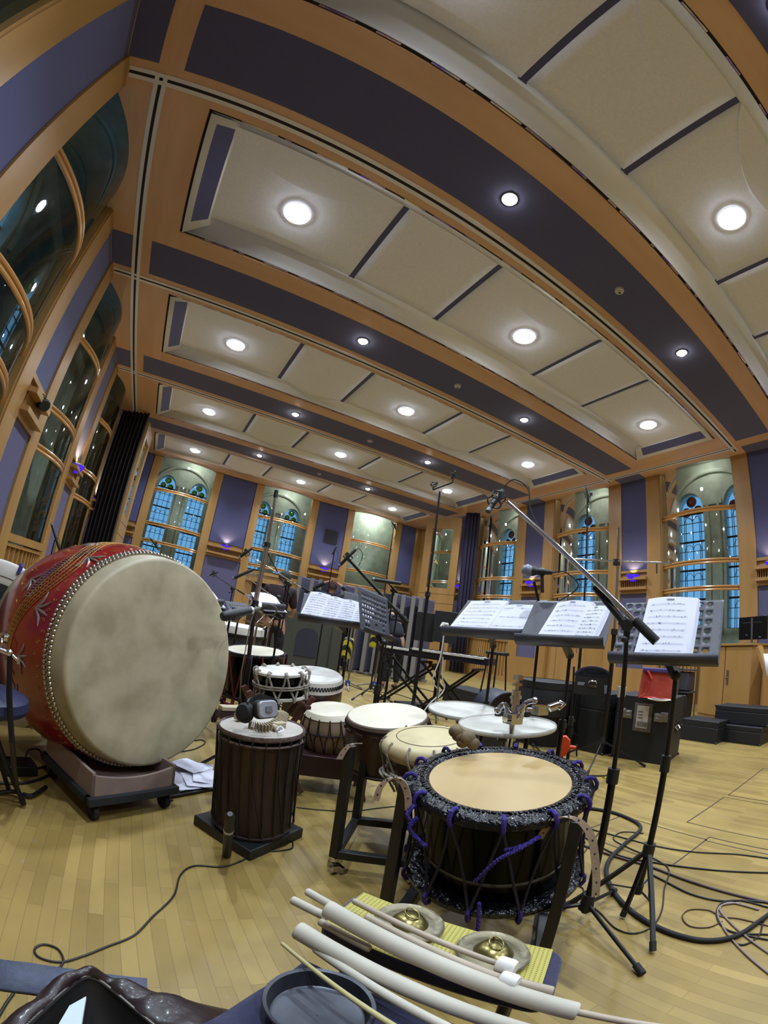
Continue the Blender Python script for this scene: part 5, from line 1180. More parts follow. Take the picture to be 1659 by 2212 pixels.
m = MB(); m.box(Fz(520, 1548, .565), (.05, .035, .028), rz=.4); m.build('end_block', pw, t, bev=.003)
t = thing('percussion_block', 'short pale wooden block at the right edge of the tall laced drum top', 'wood block', Fz(605, 1570, .56)); m = MB(); m.box(Fz(603, 1567, .568), (.06, .03, .03), rz=.5); m.cyl(Fz(590, 1570, .565), Fz(600, 1576, .565), .014); m.build('block_body', pw, t, bev=.004)
m = MB(); m.tube(spline([Fz(598, 1576, .572), Fz(606, 1570, .585), Fz(612, 1578, .573), Fz(600, 1583, .566)], 6), .0045, 6); m.build('white_cord', paper, t)
t = thing('wood_block', 'pale wooden block beyond the tall laced drum beside the big drum rim', 'wood block', Fd(510, 1528, 2.15)); m = MB(); q = Fd(505, 1530, 2.15); m.box(q, (.14, .05, .022), rz=.25); m.build('block_body', pw, t, bev=.004); m = MB(); m.box(q - Vector((0, 0, .03)), (.15, .06, .03), rz=.25); m.cyl(q - Vector((.0, .0, .04)), Vector((q.x, q.y, 0)), .012); m.build('support', brownm, t)
# ---- mic lying against the base board
t = thing('short_microphone', 'thick black cylindrical microphone with pale ring leaning before the tall laced drum', 'microphone', Fz(492, 1848))
a, b = Fz(490, 1846, .012), Fd(497, 1758, 1.58); M = frame(a, b - a); Lm = (b - a).length
m = MB(); m.lathe([(.001, 0), (.017, 0), (.019, .004), (.0195, Lm*.6), (.018, Lm*.95), (.010, Lm), (.001, Lm)], 24, M); m.build('body', blackp, t); m = MB(); m.lathe([(.0198, Lm*.62), (.0205, Lm*.63), (.0205, Lm*.66), (.0198, Lm*.67)], 24, M); m.build('pale_ring', brassring, t)
# ================================================================ CABLES
cab = pm('dark_cable', '#14100f', rough=.5); cabw = pm('grey_pink_cable', '#7d6c66', rough=.5); cabb = pm('brown_cable', '#4a3018', rough=.5)
def cable(label, px, r=.0035, mt_=cab, z=None, name='cable', n=10, extra=()):
    t = None; P = []
    for q in px: P.append(q if isinstance(q, Vector) else Fz(q[0], q[1], (q[2] if len(q) > 2 else r + .001)))
    m = MB(); m.tube(spline(P, n), r, 7); o = m.build(name, mt_, None, ang=80); return tag(o, label, 'cable')
cable('long dark cable looping over the bare floor at lower left', [(632, 1818), (630, 1832), (600, 1838), (560, 1840), (520, 1860), (480, 1872), (420, 1870), (390, 1890), (375, 1935), (330, 1980), (290, 2020), (230, 2045), (180, 2065), (130, 2078), (85, 2068), (75, 2050), (95, 2040), (125, 2050), (137, 2075), (125, 2095)], .0035)
cable('dark cable tail at the lower left corner', [(30, 2145), (15, 2165), (0, 2190), (-20, 2230)], .004)
cable('thin dark cable passing behind the castored stand', [(640, 1744), (700, 1750), (760, 1752), (820, 1745), (870, 1740)], .003)
cable('small cable loop on the floor under the huge red drum rim', [(380, 1625), (420, 1618), (443, 1605), (435, 1598), (420, 1600)], .004)
cable('thick black multicore cable snaking round the right-hand stands', [(1230, 1742), (1290, 1748), (1340, 1760), (1384, 1786), (1350, 1822), (1318, 1855), (1310, 1885), (1325, 1925), (1360, 1965), (1410, 1998), (1470, 2022), (1530, 2032), (1590, 2022), (1640, 1990), (1680, 1960)], .011, blackr)
cable('dark cable running level across the right floor', [(1255, 1785), (1330, 1805), (1420, 1828), (1500, 1840), (1590, 1845), (1670, 1855)], .004)
cable('dark cable just below the level one at right', [(1250, 1800), (1330, 1845), (1420, 1864), (1500, 1875), (1580, 1882), (1670, 1885)], .0045)
cable('dark cable curving round the nearest stand foot', [(1390, 1800), (1345, 1797), (1325, 1812), (1360, 1832), (1420, 1858), (1445, 1880), (1435, 1920), (1430, 1965), (1410, 2000), (1370, 2016), (1330, 2005), (1300, 1975), (1285, 1962)], .0035)
cable('dark cable bending toward the coil at the right edge', [(1400, 1885), (1440, 1905), (1490, 1930), (1550, 1945), (1610, 1945), (1660, 1950)], .0045)
cable('thin brown double cable running diagonally at right', [(1250, 1822), (1330, 1850), (1400, 1870), (1480, 1900), (1560, 1925), (1640, 1945), (1680, 1955)], .006, pm('mauve_cable', '#4f3e40', rough=.6))
cable('brown loop of cable left of the coil', [(1560, 1990), (1530, 2003), (1490, 2000), (1474, 1980), (1490, 1965), (1530, 1966), (1560, 1980), (1600, 1985), (1660, 2000)], .003, cabb)
cable('dark cable looping round the coil', [(1660, 1960), (1600, 1945), (1560, 1950), (1548, 1975), (1565, 2005), (1610, 2020), (1660, 2030)], .004)
cable('second dark cable looping under the coil', [(1670, 1970), (1650, 1990), (1640, 2020), (1610, 2040), (1585, 2035), (1590, 2020), (1640, 2018), (1680, 2020)], .004)
cable('pale cable crossing the coil to the lower right corner', [(1600, 1950), (1560, 1955), (1550, 1975), (1570, 2015), (1610, 2060), (1660, 2102), (1700, 2130)], .0045, cabw)
cable('second pale cable at the lower right corner', [(1640, 1965), (1580, 1950), (1555, 1962), (1575, 1990), (1620, 2030), (1670, 2065)], .0045, cabw)
cable('grey cable dropping from the black drum to the floor at right', [(1300, 1790), (1230, 1890), (1260, 1920), (1245, 1950)], .003)
cable('dark cable trailing behind the roto heads', [(930, 1545), (960, 1535), (1000, 1533), (1030, 1532)], .004)
cable('cables in a bundle on the floor by the left edge', [(-20, 1660), (30, 1665), (70, 1662), (100, 1655)], .006)
cable('second cable of the bundle on the floor by the left edge', [(-20, 1690), (40, 1692), (80, 1685), (110, 1672)], .007)
cable('thin cable across the floor behind the centre stands', [(745, 1475), (790, 1492), (850, 1498), (900, 1512), (950, 1515)], .006)
cable('long thin cable across the floor at the back', [(760, 1450), (840, 1470), (920, 1490), (1000, 1512)], .006)
# ================================================================ LEFT EDGE
seatm = pm('navy_seat_vinyl', '#1c2140', rough=.5)
P = Fd(-22, 1505, 1.9); t = thing('drum_throne', 'navy round drum seat with black tripod legs at the left edge', 'stool', (P.x, P.y, 0))
m = MB(); m.lathe([(.001, .03), (.12, .028), (.155, .012), (.16, -.02), (.15, -.04), (.001, -.045)], 32, Matrix.Translation(P)); m.build('seat', seatm, t)
m = MB(); m.cyl((P.x, P.y, .2), (P.x, P.y, P.z - .04), .014); m.build('post', blackm, t)
for f in ((48, 1735), (20, 1715), (-70, 1740)):
    q = Fz(*f); m = MB(); m.tube(spline([(P.x, P.y, .45), lerp(Vector((P.x, P.y, .4)), q, .5) + Vector((0, 0, .02)), q + Vector((0, 0, .015))], 6), .011, 8); m.build('leg', blackm, t)
P = Fd(22, 1410, 1.75); t = thing('hardware_stand', 'black hardware stand with chrome wing bolts in front of the red shell', 'stand', (Fz(40, 1740).x, Fz(40, 1740).y, 0))
q = Fz(52, 1738, .02); m = MB(); m.tube([Vector((P.x, P.y, P.z)), Fd(20, 1500, 1.75), Fd(26, 1600, 1.72), Fz(36, 1700, .1), q], .011, 10); m.build('pole', blackm, t)
m = MB(); m.cyl(Fd(-5, 1402, 1.75), Fd(20, 1412, 1.75), .009); m.cyl(Fd(20, 1410, 1.75), Fd(40, 1428, 1.75), .007); m.sphere(Fd(20, 1410, 1.75), .014); m.cyl(Fd(40, 1418, 1.75), Fd(39, 1434, 1.75), .007); m.build('wing_bolt', chrome, t)
m = MB(); m.tube(spline([Fz(52, 1735, .02), Fz(40, 1712, .03), Fz(0, 1712, .02), Fz(-30, 1730, .02)], 6), .010, 8); m.tube(spline([Fz(50, 1715, .02), Fz(70, 1718, .02), Fz(100, 1700, .02)], 6), .010, 8); m.build('foot_bar', blackm, t)
t = thing('effects_box', 'small black box with cables on the floor beside the dolly', 'box', Fz(40, 1665)); m = MB(); m.box(Fz(40, 1655, .03), (.17, .13, .05), rz=.5); m.build('case', blackp, t, bev=.004); m = MB(); m.tube(spline([Fz(55, 1640, .06), Fz(62, 1620, .1), Fz(85, 1620, .09), Fz(90, 1640, .05)], 8), .005, 6); m.build('lead', blackr, t)
# ---- grey strap and leather bag in the corner
blg = pm('grey_blue_webbing', '#4c5262', '#434858', scale=70, rough=.9, bump=.2)
t = None; m = MB(); top = [(-30, 2072), (60, 2083), (150, 2096), (240, 2109), (318, 2117)]; bot = [(-30, 2132), (60, 2145), (150, 2156), (240, 2160), (319, 2152)]
m.grid([[Fz(*p, .34) for p in top], [Fz(*p, .335) for p in bot]]); o = m.build('fabric_strap', blg, None, thick=.012, ang=60); tag(o, 'wide grey-blue webbing strap lying behind the open leather bag', 'strap')
lea = pm('oxblood_leather', '#2a1a1c', '#1c1214', scale=9, rough=.42, bump=.15, bscale=40, coat=.15); lin = pm('black_bag_lining', '#0a0a0d', rough=.6)
t = thing('leather_bag', 'open dark brown leather bag with zip at the lower left corner', 'bag', (Fz(250, 2180, .3).x, Fz(250, 2180, .3).y, .0))
def ba(u, v, z): return Fz(u, v, z)
lip = [(10, 2260, .40), (80, 2196, .405), (130, 2150, .41), (178, 2114, .415), (212, 2118, .41), (250, 2146, .40), (295, 2184, .395), (345, 2225, .39)]
LP = spline([ba(*p) for p in lip], 6)
outer = spline([ba(-60, 2300, .34), ba(20, 2225, .34), ba(100, 2160, .36), ba(180, 2112, .385), ba(255, 2146, .36), ba(340, 2166, .34), ba(430, 2180, .32), ba(500, 2190, .30), ba(540, 2270, .30)], 6)
n_ = min(len(LP), len(outer)); LPs = [LP[int(i*(len(LP)-1)/(n_-1))] for i in range(n_)]; OUs = [outer[int(i*(len(outer)-1)/(n_-1))] for i in range(n_)]
rows = [[lerp(a, b, k/6) + Vector((0, 0, .03*math.sin(math.pi*k/6) + .006*math.sin(i*.9 + k))) for i, (a, b) in enumerate(zip(LPs, OUs))] for k in range(7)]
rows.append([p - Vector((0, 0, .25)) for p in rows[-1]])
m = MB(); m.grid(rows); m.build('bag_shell', lea, t, ang=70, thick=.004)
inn = [[p.copy() for p in LPs], [p - Vector((0, 0, .10)) + Vector((0, -.03, 0)) for p in LPs], [p - Vector((0, 0, .16)) + Vector((0, -.12, 0)) for p in LPs]]
m = MB(); m.grid(inn); m.build('lining', lin, t, ang=70)
m = MB(); 
for i in range(len(LP)*3 - 3):
    p = lerp(LP[i//3], LP[min(i//3 + 1, len(LP)-1)], (i % 3)/3); m.box(p + Vector((0, 0, .003)), (.0035, .0018, .002), rz=.5)
m.build('zip_teeth', pm('dull_zip', '#6a655c', rough=.4, metal=.6), t)
m = MB(); m.tube([p + Vector((0, 0, .0)) for p in LP], .0035, 6); m.build('zip_tape', lin, t)
o = MB(); bk = [Fz(110, 2240, .40), Fz(150, 2172, .41), Fz(186, 2152, .42), Fz(172, 2240, .41)]; o.add([p for p in bk] + [p - Vector((0, 0, .006)) for p in bk], [(0, 1, 2, 3), (7, 6, 5, 4), (0, 4, 5, 1), (1, 5, 6, 2), (2, 6, 7, 3), (3, 7, 4, 0)]); o = o.build('booklet', pm('pale_green_white_paper', '#b9c6c8', rough=.8), None); tag(o, 'pale booklet sticking out of the open leather bag', 'booklet')
# ---- pile of pages and bar by the dolly
rn = random.Random(4)
for k, (u, v, a) in enumerate(((400, 1668, .3), (432, 1662, -.2), (392, 1690, .5), (425, 1685, .1), (445, 1678, -.1), (410, 1655, .7))):
    p = Fz(u, v, .012 + .006*k); m = MB(); Ms = Matrix.Translation(p) @ Matrix.Rotation(a, 4, 'Z'); m.M = Ms
    for q in range(3): m.grid([[(-.075 + .15*i/5, -.10 + .2*j/5, .0018*q + .004*math.sin(i + j*.5 + q)) for i in range(6)] for j in range(6)])
    m.cm = 1
    for q in range(9): m.grid([[(-.055 + .11*i/5, .08 - .018*q, .0055 + .004*math.sin((i*.9 + .5) + (.08 - .018*q + .1)/.04*.5 + 2)) for i in range(6)], [(-.055 + .11*i/5, .0812 - .018*q, .0055 + .004*math.sin((i*.9 + .5) + (.08 - .018*q + .1)/.04*.5 + 2)) for i in range(6)]])
    o = m.build('loose_pages', [paper, ink], None, ang=70); tag(o, ['loose page at the left back of the floor pile by the dolly', 'loose page at the back right of the floor pile by the dolly', 'loose page nearest the dolly castor in the floor pile', 'loose page in the middle of the floor pile by the dolly', 'loose page at the right of the floor pile behind the tall laced drum', 'topmost curled page of the floor pile by the dolly'][k], 'paper', 'scattered score pages on the floor')
t = thing('floor_bar', 'flat black metal bar lying between the dolly and the tall laced drum', 'bar', Fz(400, 1712)); m = MB(); m.bar(Fz(352, 1722, .012), Fz(462, 1702, .012), .03, .012); m.build('bar_body', blackm, t)
m = MB(); m.bar(Fz(352, 1722, .004), Fz(372, 1730, .004), .02, .008); m.build('bar_end', blackr, t)
# ================================================================ CASES ON THE RIGHT
casem = pm('black_case_laminate', '#101014', '#0b0b0f', scale=40, rough=.55, bump=.05); label_w = pm('shipping_label', '#b8b2ae', rough=.7); labelb = pm('label_frame', '#5c5550', rough=.8)
def crate(label, A, B, depth, h, z0=0, name='flight_case', mt_=casem, latches=True, rnd=.006, group=None, cat='case', corners=True, lid=.72):
    """box whose near lower edge runs A->B (left to right); extends away from the viewer"""
    A, B = Vector(A), Vector(B); A.z = B.z = z0; ex = (B - A).normalized(); ey = Vector((-ex.y, ex.x, 0)); Lx = (B - A).length
    if ey.dot(A) < 0: ey = -ey
    t = thing(name, label, cat, A + ex*Lx/2 + ey*depth/2, 0, group); M = Matrix((ex, ey, Vector((0, 0, 1)))).transposed().to_4x4(); M.translation = A
    zl = h*lid
    m = MB(); m.M = M; m.bx(0, Lx, 0, depth, .0, zl - .004); m.build('body', mt_, t, bev=rnd)
    m = MB(); m.M = M; m.bx(0, Lx, 0, depth, zl, h); m.build('lid', mt_, t, bev=rnd)
    if corners:
        m = MB(); m.M = M
        for x in (0, Lx):
            for y in (0, depth):
                for z in (0, h): m.sphere((x, y, z + (.01 if z == 0 else -.01)), .016, 8, 6)
        m.build('corner_cap', pm('dull_corner_metal', '#2e2e34', rough=.45, metal=.5), t)
    if latches:
        for fx in (.22, .78): m = MB(); m.M = M; m.bx(Lx*fx - .045, Lx*fx + .045, -.006, 0, zl - .05, zl + .03); m.bx(Lx*fx - .038, Lx*fx + .038, -.014, -.005, zl - .03, zl - .012); m.bx(Lx*fx - .03, Lx*fx + .03, -.012, -.004, zl + .0, zl + .018); m.build('butterfly_latch', steel, t, bev=.002)
        m = MB(); m.M = M; m.bx(Lx, Lx + .005, depth*.35, depth*.65, h*.45, h*.6); m.tube([(Lx + .006, depth*.38, h*.55), (Lx + .03, depth*.4, h*.5), (Lx + .03, depth*.6, h*.5), (Lx + .006, depth*.62, h*.55)], .006, 6); m.build('side_handle', chrome, t)
    return t, M, Lx
cA, cB = Fz(1318, 1634), Fz(1436, 1654)
t, M, Lx = crate('big black flight case with shipping label under the red bag', cA, cB, .62, .645)
m = MB(); m.M = M; m.bx(Lx*.34, Lx*.66, -.006, 0, .30, .58); m.build('label_holder', labelb, t); m = MB(); m.M = M; m.bx(Lx*.39, Lx*.60, -.008, -.005, .335, .555); m.build('white_label', label_w, t)
m = MB(); m.M = M
for k in range(14): m.bx(Lx*.41 + k*.0078, Lx*.41 + k*.0078 + (.004 if k % 3 else .002), -.0095, -.0075, .345, .40)
for k in range(3): m.bx(Lx*.41, Lx*.41 + .05, -.0095, -.0075, .43 + .03*k, .436 + .03*k)
m.build('label_print', darkgap, t)
for fx in (.06, .82): m = MB(); m.M = M; m.bx(Lx*fx, Lx*fx + .07, -.01, 0, .42, .51); m.bx(Lx*fx + .008, Lx*fx + .062, -.018, -.008, .47, .495); m.build('recessed_handle', steel, t, bev=.003)
kA, kB = Fz(1175, 1600), Fz(1300, 1632)
t, M2c, _ = crate('dark flight case left of the labelled one carrying the round case', kA, kB, .6, .63, latches=False)
t, Mx_, _ = crate('low wide black case farther left behind the roto heads', Fz(1040, 1565), Fz(1190, 1596), .5, .33, latches=False, corners=False)
t, _, _ = crate('long low black case behind the left right-hand stand', Fz(955, 1512), Fz(1065, 1545), .5, .26, latches=False, corners=False)
q = Fd(1178, 1510, 5.2); t = thing('round_drum_case', 'flat-topped round black drum case standing on the low cases', 'drum case', (q.x, q.y, .33)); m = MB(); m.lathe([(.001, .36), (.30, .36), (.31, .34), (.31, 0), (.001, 0)], 40, Matrix.Translation((q.x, q.y, .33))); m.build('body', casem, t); m = MB(); m.lathe([(.305, .365), (.318, .36), (.318, .29), (.312, .285)], 40, Matrix.Translation((q.x, q.y, .33))); m.build('lid_band', casem, t); m = MB(); m.cyl((q.x, q.y, 0), (q.x, q.y, .33), .28); m.build('lower_case', casem, t)
q = Fd(1280, 1475, 4.55); t = thing('snare_case', 'upright round black drum case on top of the left flight case', 'drum case', (q.x, q.y, .64)); d_ = Vector((-q.x, -q.y, 0)).normalized(); w_ = Vector((d_.y, -d_.x, 0)) 
Mc = Matrix((w_, Vector((0, 0, 1)), d_)).transposed().to_4x4(); Mc.translation = Vector((q.x, q.y, .64)); hh = .17
pf_ = [(-hh, .02), (-hh + .02, 0), (hh - .02, 0), (hh, .02)] + [(hh*math.cos(a), .17 + .10*math.sin(a)) for a in [math.pi*i/16 for i in range(17)]]
m = MB(); m.prism(pf_, -.14, .10, Mc); m.build('body', casem, t, bev=.006)
m = MB(); m.prism([(x*1.06, y*1.03 + .0) for x, y in pf_ if y > .1], .02, .10, Mc); m.build('lid_band', pm('satin_navy_band', '#2b2f3e', rough=.35), t)
m = MB(); m.prism([(-.05, .10), (.05, .10), (.04, .08), (-.04, .08)], .10, .11, Mc); m.tube([Mc @ Vector((x, y, .125)) for x, y in ((-.04, .12), (-.03, .14), (.03, .14), (.04, .12))], .006, 6); m.build('handle', chrome, t)
m = MB(); m.prism([(-.15, .03), (-.12, .03), (-.11, .11), (-.15, .11)], .10, .104, Mc); m.prism([(.08, .09), (.14, .09), (.14, .12), (.07, .12)], .10, .104, Mc); m.build('tape_patch', pm('grey_tape', '#6a6b70', rough=.7), t)
q = Fd(1080, 1505, 4.7); t = thing('barrel_case', 'dark navy open round case lying on its side before the back grille', 'drum case', (q.x, q.y, 0)); ax_ = Vector((-.25, -1, 0)).normalized(); Mq = frame((q.x, q.y, .36), ax_); m = MB(); m.lathe([(.20, .16), (.215, .16), (.22, .14), (.22, -.16), (.21, -.18), (.001, -.18)], 44, Mq); m.lathe([(.20, .16), (.19, .05), (.001, .04)], 44, Mq); m.build('barrel', pm('navy_vinyl', '#14152a', rough=.45), t); m = MB(); m.box((q.x, q.y, .07), (.36, .36, .14)); m.build('base', casem, t)
# red bag, mug, saucer
rb = Mx_; q = Fd(1418, 1480, 4.65); t = thing('shoulder_bag', 'bright red and orange bag with purple flap on the labelled flight case', 'bag', (q.x, q.y, .66)); m = MB(); Mr = Matrix.Translation((q.x, q.y, .655)) @ Matrix.Rotation(-1.05, 4, 'Z'); m.M = Mr
rows = [[(.16*sx*(1 - .12*z), .07*sy*(1 - .3*z), .27*z) for sx, sy in ((-1, -1), (0, -1.12), (1, -1), (1.05, 0), (1, 1), (0, 1.1), (-1, 1), (-1.05, 0))] for z in (0, .3, .6, .85, 1)]; m.grid(rows, True); m.add([rows[-1][i] for i in range(8)], [tuple(range(8))]); m.build('bag_body', pm('orange_red_nylon', '#8e2417', '#a03a20', scale=9, rough=.7, bump=.3), t, ang=50)
m = MB(); m.M = Mr; m.box((0, -.02, .262), (.28, .13, .04)); m.build('purple_flap', pm('purple_nylon', '#3a2a66', rough=.7), t, bev=.01); m = MB(); ribbon(m, [Mr @ Vector(p) for p in ((-.1, -.09, .26), (-.05, -.10, .18), (-.10, -.10, .05), (-.16, -.13, .005))], (1, 0, .3), .03, .004); ribbon(m, [Mr @ Vector(p) for p in ((-.12, -.14, .005), (-.02, -.15, .02), (.06, -.14, .006), (.1, -.16, .004))], (0, 1, 0), .06, .004); m.build('red_strap', pm('red_webbing', '#b01a1c', rough=.6), t)
q = Fd(1342, 1500, 4.5); t = thing('mug', 'white mug on the labelled flight case beside the red bag', 'mug', (q.x, q.y, .645)); m = MB(); m.lathe([(.001, .004), (.036, .0), (.04, .01), (.042, .10), (.038, .10), (.036, .012), (.001, .01)], 24, Matrix.Translation((q.x, q.y, .645))); m.build('cup', skinw, t); m = MB(); m.tube([(q.x + .042 + .022*math.sin(a), q.y - .0, .697 + .03*math.cos(a)) for a in [math.pi*i/8 for i in range(9)]], .005, 6); m.build('handle', skinw, t)
q = Fd(1425, 1508, 4.45); m = MB(); m.lathe([(.001, .004), (.06, .004), (.11, .016), (.112, .014), (.06, 0), (.001, 0)], 32, Matrix.Translation((q.x, q.y, .647))); o = m.build('plate', skinw, None); tag(o, 'white plate half under the red bag strap on the flight case', 'plate')
# low black cases at right
crate('short black case lying on the floor right of the labelled flight case', Fz(1468, 1596), Fz(1546, 1608), .42, .27, latches=False, name='equipment_case', group='plain black cases by the cabinet')
_, Mlow, _ = crate('long black case on the floor in front of the wooden cabinet', Fz(1548, 1600), Fz(1640, 1612), .5, .22, latches=False, name='equipment_case', group='plain black cases by the cabinet')
pA = Mlow @ Vector((-.12, .12, 0)); pB = Mlow @ Vector((.62, .12, 0))
crate('long black case stacked on top of the one before the cabinet', pA, pB, .42, .22, z0=.224, latches=False, name='equipment_case', group='plain black cases by the cabinet')
# cabinet with monitor
cA, cB = Fz(1504, 1545), Fz(1612, 1566); 
ex = (cB - cA); ex.z = 0; t = thing('wooden_cabinet', 'pale maple cabinet with steel door handle carrying the small monitor', 'cabinet', (cA + cB)/2)
Lc = ex.length; ex.normalize(); ey = Vector((-ex.y, ex.x, 0)); ey = ey if ey.dot(cA) > 0 else -ey; Mc = Matrix((ex, ey, Vector((0, 0, 1)))).transposed().to_4x4(); Mc.translation = Vector((cA.x, cA.y, 0)); hc = 1.27
m = MB(); m.M = Mc; m.bx(0, Lc, .02, .55, 0, hc); m.build('carcass', wood, t, bev=.003); m = MB(); m.M = Mc; m.bx(-.03, Lc + .03, -.03, .58, hc, hc + .035); m.build('worktop', wood, t, bev=.004)
for k in range(2):
    m = MB(); m.M = Mc; m.bx(.02 + k*Lc*.5, Lc*.5 - .006 + k*Lc*.5, 0, .02, .06, hc - .02); d_ = m.build('door', wood, t, bev=.002)
    if k: m = MB(); m.M = Mc; m.bx(Lc*.5 + .07, Lc*.5 + .12, -.012, 0, .62, .86); m.cyl((Lc*.5 + .095, -.012, .72), (Lc*.5 + .095, -.04, .72), .018); m.build('lock_plate', steel, d_)
t = thing('monitor', 'small black flat monitor seen from behind on the maple cabinet', 'monitor', Mc @ Vector((Lc*.86, .2, hc + .035)))
m = MB(); m.M = Mc @ Matrix.Translation((Lc*.86, .2, hc + .04)) @ Matrix.Rotation(.1, 4, 'Z'); m.bx(-.30, .30, -.02, .02, .06, .44); m.build('screen_shell', pm('gloss_black_plastic', '#0a0a0c', rough=.2), t, bev=.004); m2 = MB(); m2.M = m.M; m2.bx(-.02, .02, -.035, -.02, .01, .42); m2.bx(-.1, .1, -.1, .08, 0, .008); m2.build('stand_neck', steel, t); m2 = MB(); m2.M = m.M; m2.bx(-.22, .20, -.024, -.02, .34, .345); m2.bx(-.14, -.10, -.024, -.02, .13, .15); m2.bx(.14, .19, -.024, -.02, .09, .11); m2.build('port_marks', pm('grey_marks', '#55565c', rough=.5), t)
t = thing('lectern_desk', 'maple side desk at the right edge with a leaning white page', 'desk', Fz(1672, 1570)); m = MB(); q = Fz(1668, 1572); dd = Vector((-q.y, q.x, 0)).normalized()
m.box((q.x + .1, q.y, .6), (.5, .5, 1.2), rz=.3); m.build('carcass', wood, t); m = MB(); a = Fd(1640, 1396, 6.9); b = Fd(1668, 1500, 6.7); m.bar(a, b, .09, .05); m.build('sloping_side', wood, t)
m = MB(); pp = [Fd(1649, 1412, 6.72), Fd(1672, 1412, 6.72), Fd(1672, 1465, 6.65), Fd(1656, 1460, 6.65)]; m.add(pp, [(0, 1, 2, 3)]); o = m.build('white_page', paper, None, thick=.004); tag(o, 'white page leaning at the right edge beside the maple desk', 'paper')
t = thing('steel_rack', 'slim pale metal rack frame left of the maple cabinet', 'rack', Fz(1478, 1560)); q = Fz(1478, 1562); m = MB()
for dx, dy in ((-.18, .1), (.12, -.1), (-.1, .4), (.2, .2)): m.cyl((q.x + dx, q.y + dy, 0), (q.x + dx, q.y + dy, 1.15), .012)
m.build('uprights', steel, t); m = MB()
for z in (.5, .85, 1.13): m.box((q.x + .01, q.y + .15, z), (.34, .5, .02))
m.build('shelf', greym, t)
t = thing('curtain_screen', 'dark grey box of cables and gear beside the steel rack', 'box', Fz(1470, 1555)); m = MB(); m.box((q.x + .02, q.y + .15, .67), (.28, .4, .3)); m.build('grey_bin', greym, t, bev=.02)
m = MB(); m.box((q.x + .02, q.y + .15, .25), (.28, .4, .48)); m.build('lower_bin', casem, t, bev=.02)
# ================================================================ BACK OF THE ROOM
gob = pm('lilac_grey_padding', '#55526a', '#4a475e', scale=40, rough=.95, bump=.2, bscale=120); gobd = pm('charcoal_padding', '#2a2935', '#23222d', scale=40, rough=.95)
trimm = pm('grey_trim_edge', '#7c776e', rough=.7)
spots = [(668, 1250, .5, 1), (690, 1255, .7, 1), (712, 1258, .4, 0), (738, 1262, .5, 1), (762, 1268, .35, 1), (785, 1272, .6, 0), (800, 1276, .35, 1), (820, 1282, .5, 1), (845, 1284, .3, 0), (868, 1286, .5, 1), (888, 1290, .35, 1), (906, 1292, .5, 1), (924, 1294, .4, 1)]
words = ['first', 'second', 'third', 'fourth', 'fifth', 'sixth', 'seventh', 'eighth', 'ninth', 'tenth', 'eleventh', 'twelfth', 'thirteenth']
for k, (u, v, yaw, lt) in enumerate(spots):
    Dg = 10.6 - .06*k; P = Fd(u, v, Dg); t = thing('acoustic_screen', 'upright %s padded acoustic screen, %s from the left in the back row' % ('lilac grey' if lt else 'charcoal', words[k]), 'acoustic screen', (P.x, P.y, 0), R(20) + yaw*.6, 'acoustic screens stacked along the back')
    h = P.z; m = MB(); m.bx(-.36, .36, -.035, .035, .06, h); m.build('pad', gob if lt else gobd, t, world=False, bev=.025)
    m = MB(); m.bx(-.385, -.36, -.045, .045, .04, h + .01); m.bx(.36, .385, -.045, .045, .04, h + .01); m.bx(-.3, -.2, -.12, .12, 0, .05); m.bx(.2, .3, -.12, .12, 0, .05); m.build('edge_frame', trimm, t, world=False)
P = Fd(655, 1440, 8.6); t = thing('acoustic_baffle', 'low olive grey baffle with an arched dark window left of the leaning person', 'acoustic screen', (P.x, P.y, 0), -.35)
m = MB(); m.bx(-.75, .55, -.05, .05, .05, 1.12); m.bx(.45, .65, -.1, .3, .0, .98); m.build('panel', pm('olive_grey_cloth', '#45463c', '#3c3d34', scale=50, rough=.95), t, world=False, bev=.01)
m = MB(); pr_ = [(-.22, .3), (.2, .3), (.2, .68)] + [(-.01 + .21*math.cos(a), .68 + .17*math.sin(a)) for a in [math.pi*i/10 for i in range(11)]] + [(-.22, .68)]
m.prism(pr_, -.06, -.045, Matrix(((1, 0, 0, 0), (0, 0, 1, 0), (0, 1, 0, 0), (0, 0, 0, 1)))); m.build('arched_window', pm('dark_mesh', '#232433', rough=.6), t, world=False)
m = MB(); m.bx(-.6, -.5, -.2, .2, 0, .05); m.bx(.4, .5, -.2, .2, 0, .05); m.build('feet', blackp, t, world=False)
# bass drum on stand left of centre
P = Fd(505, 1350, 5.6); t = thing('concert_bass_drum', 'navy concert drum with white skirted top behind the black red-corded drum', 'drum', (P.x, P.y, 0)); M = Matrix.Translation((P.x, P.y, P.z + .02))
m = MB(); m.lathe([(.001, .0), (.36, 0), (.385, -.02), (.39, -.10)], 48, M); m.build('drum_skin', skinw, t); m = MB(); m.lathe([(.395, -.10), (.40, -.12), (.395, -.14)], 48, M); m.build('hoop', blackm, t); m = MB(); m.lathe([(.38, -.14), (.37, -.4), (.3, -.52), (.001, -.54)], 48, M); m.build('shell', pm('slate_blue_shell', '#2a2c3a', rough=.5), t)
for k in range(4): a = math.pi/4 + k*math.pi/2; m = MB(); m.cyl((P.x + .3*math.cos(a), P.y + .3*math.sin(a), 0), (P.x + .3*math.cos(a), P.y + .3*math.sin(a), P.z - .35), .014); m.build('leg', blackm, t)
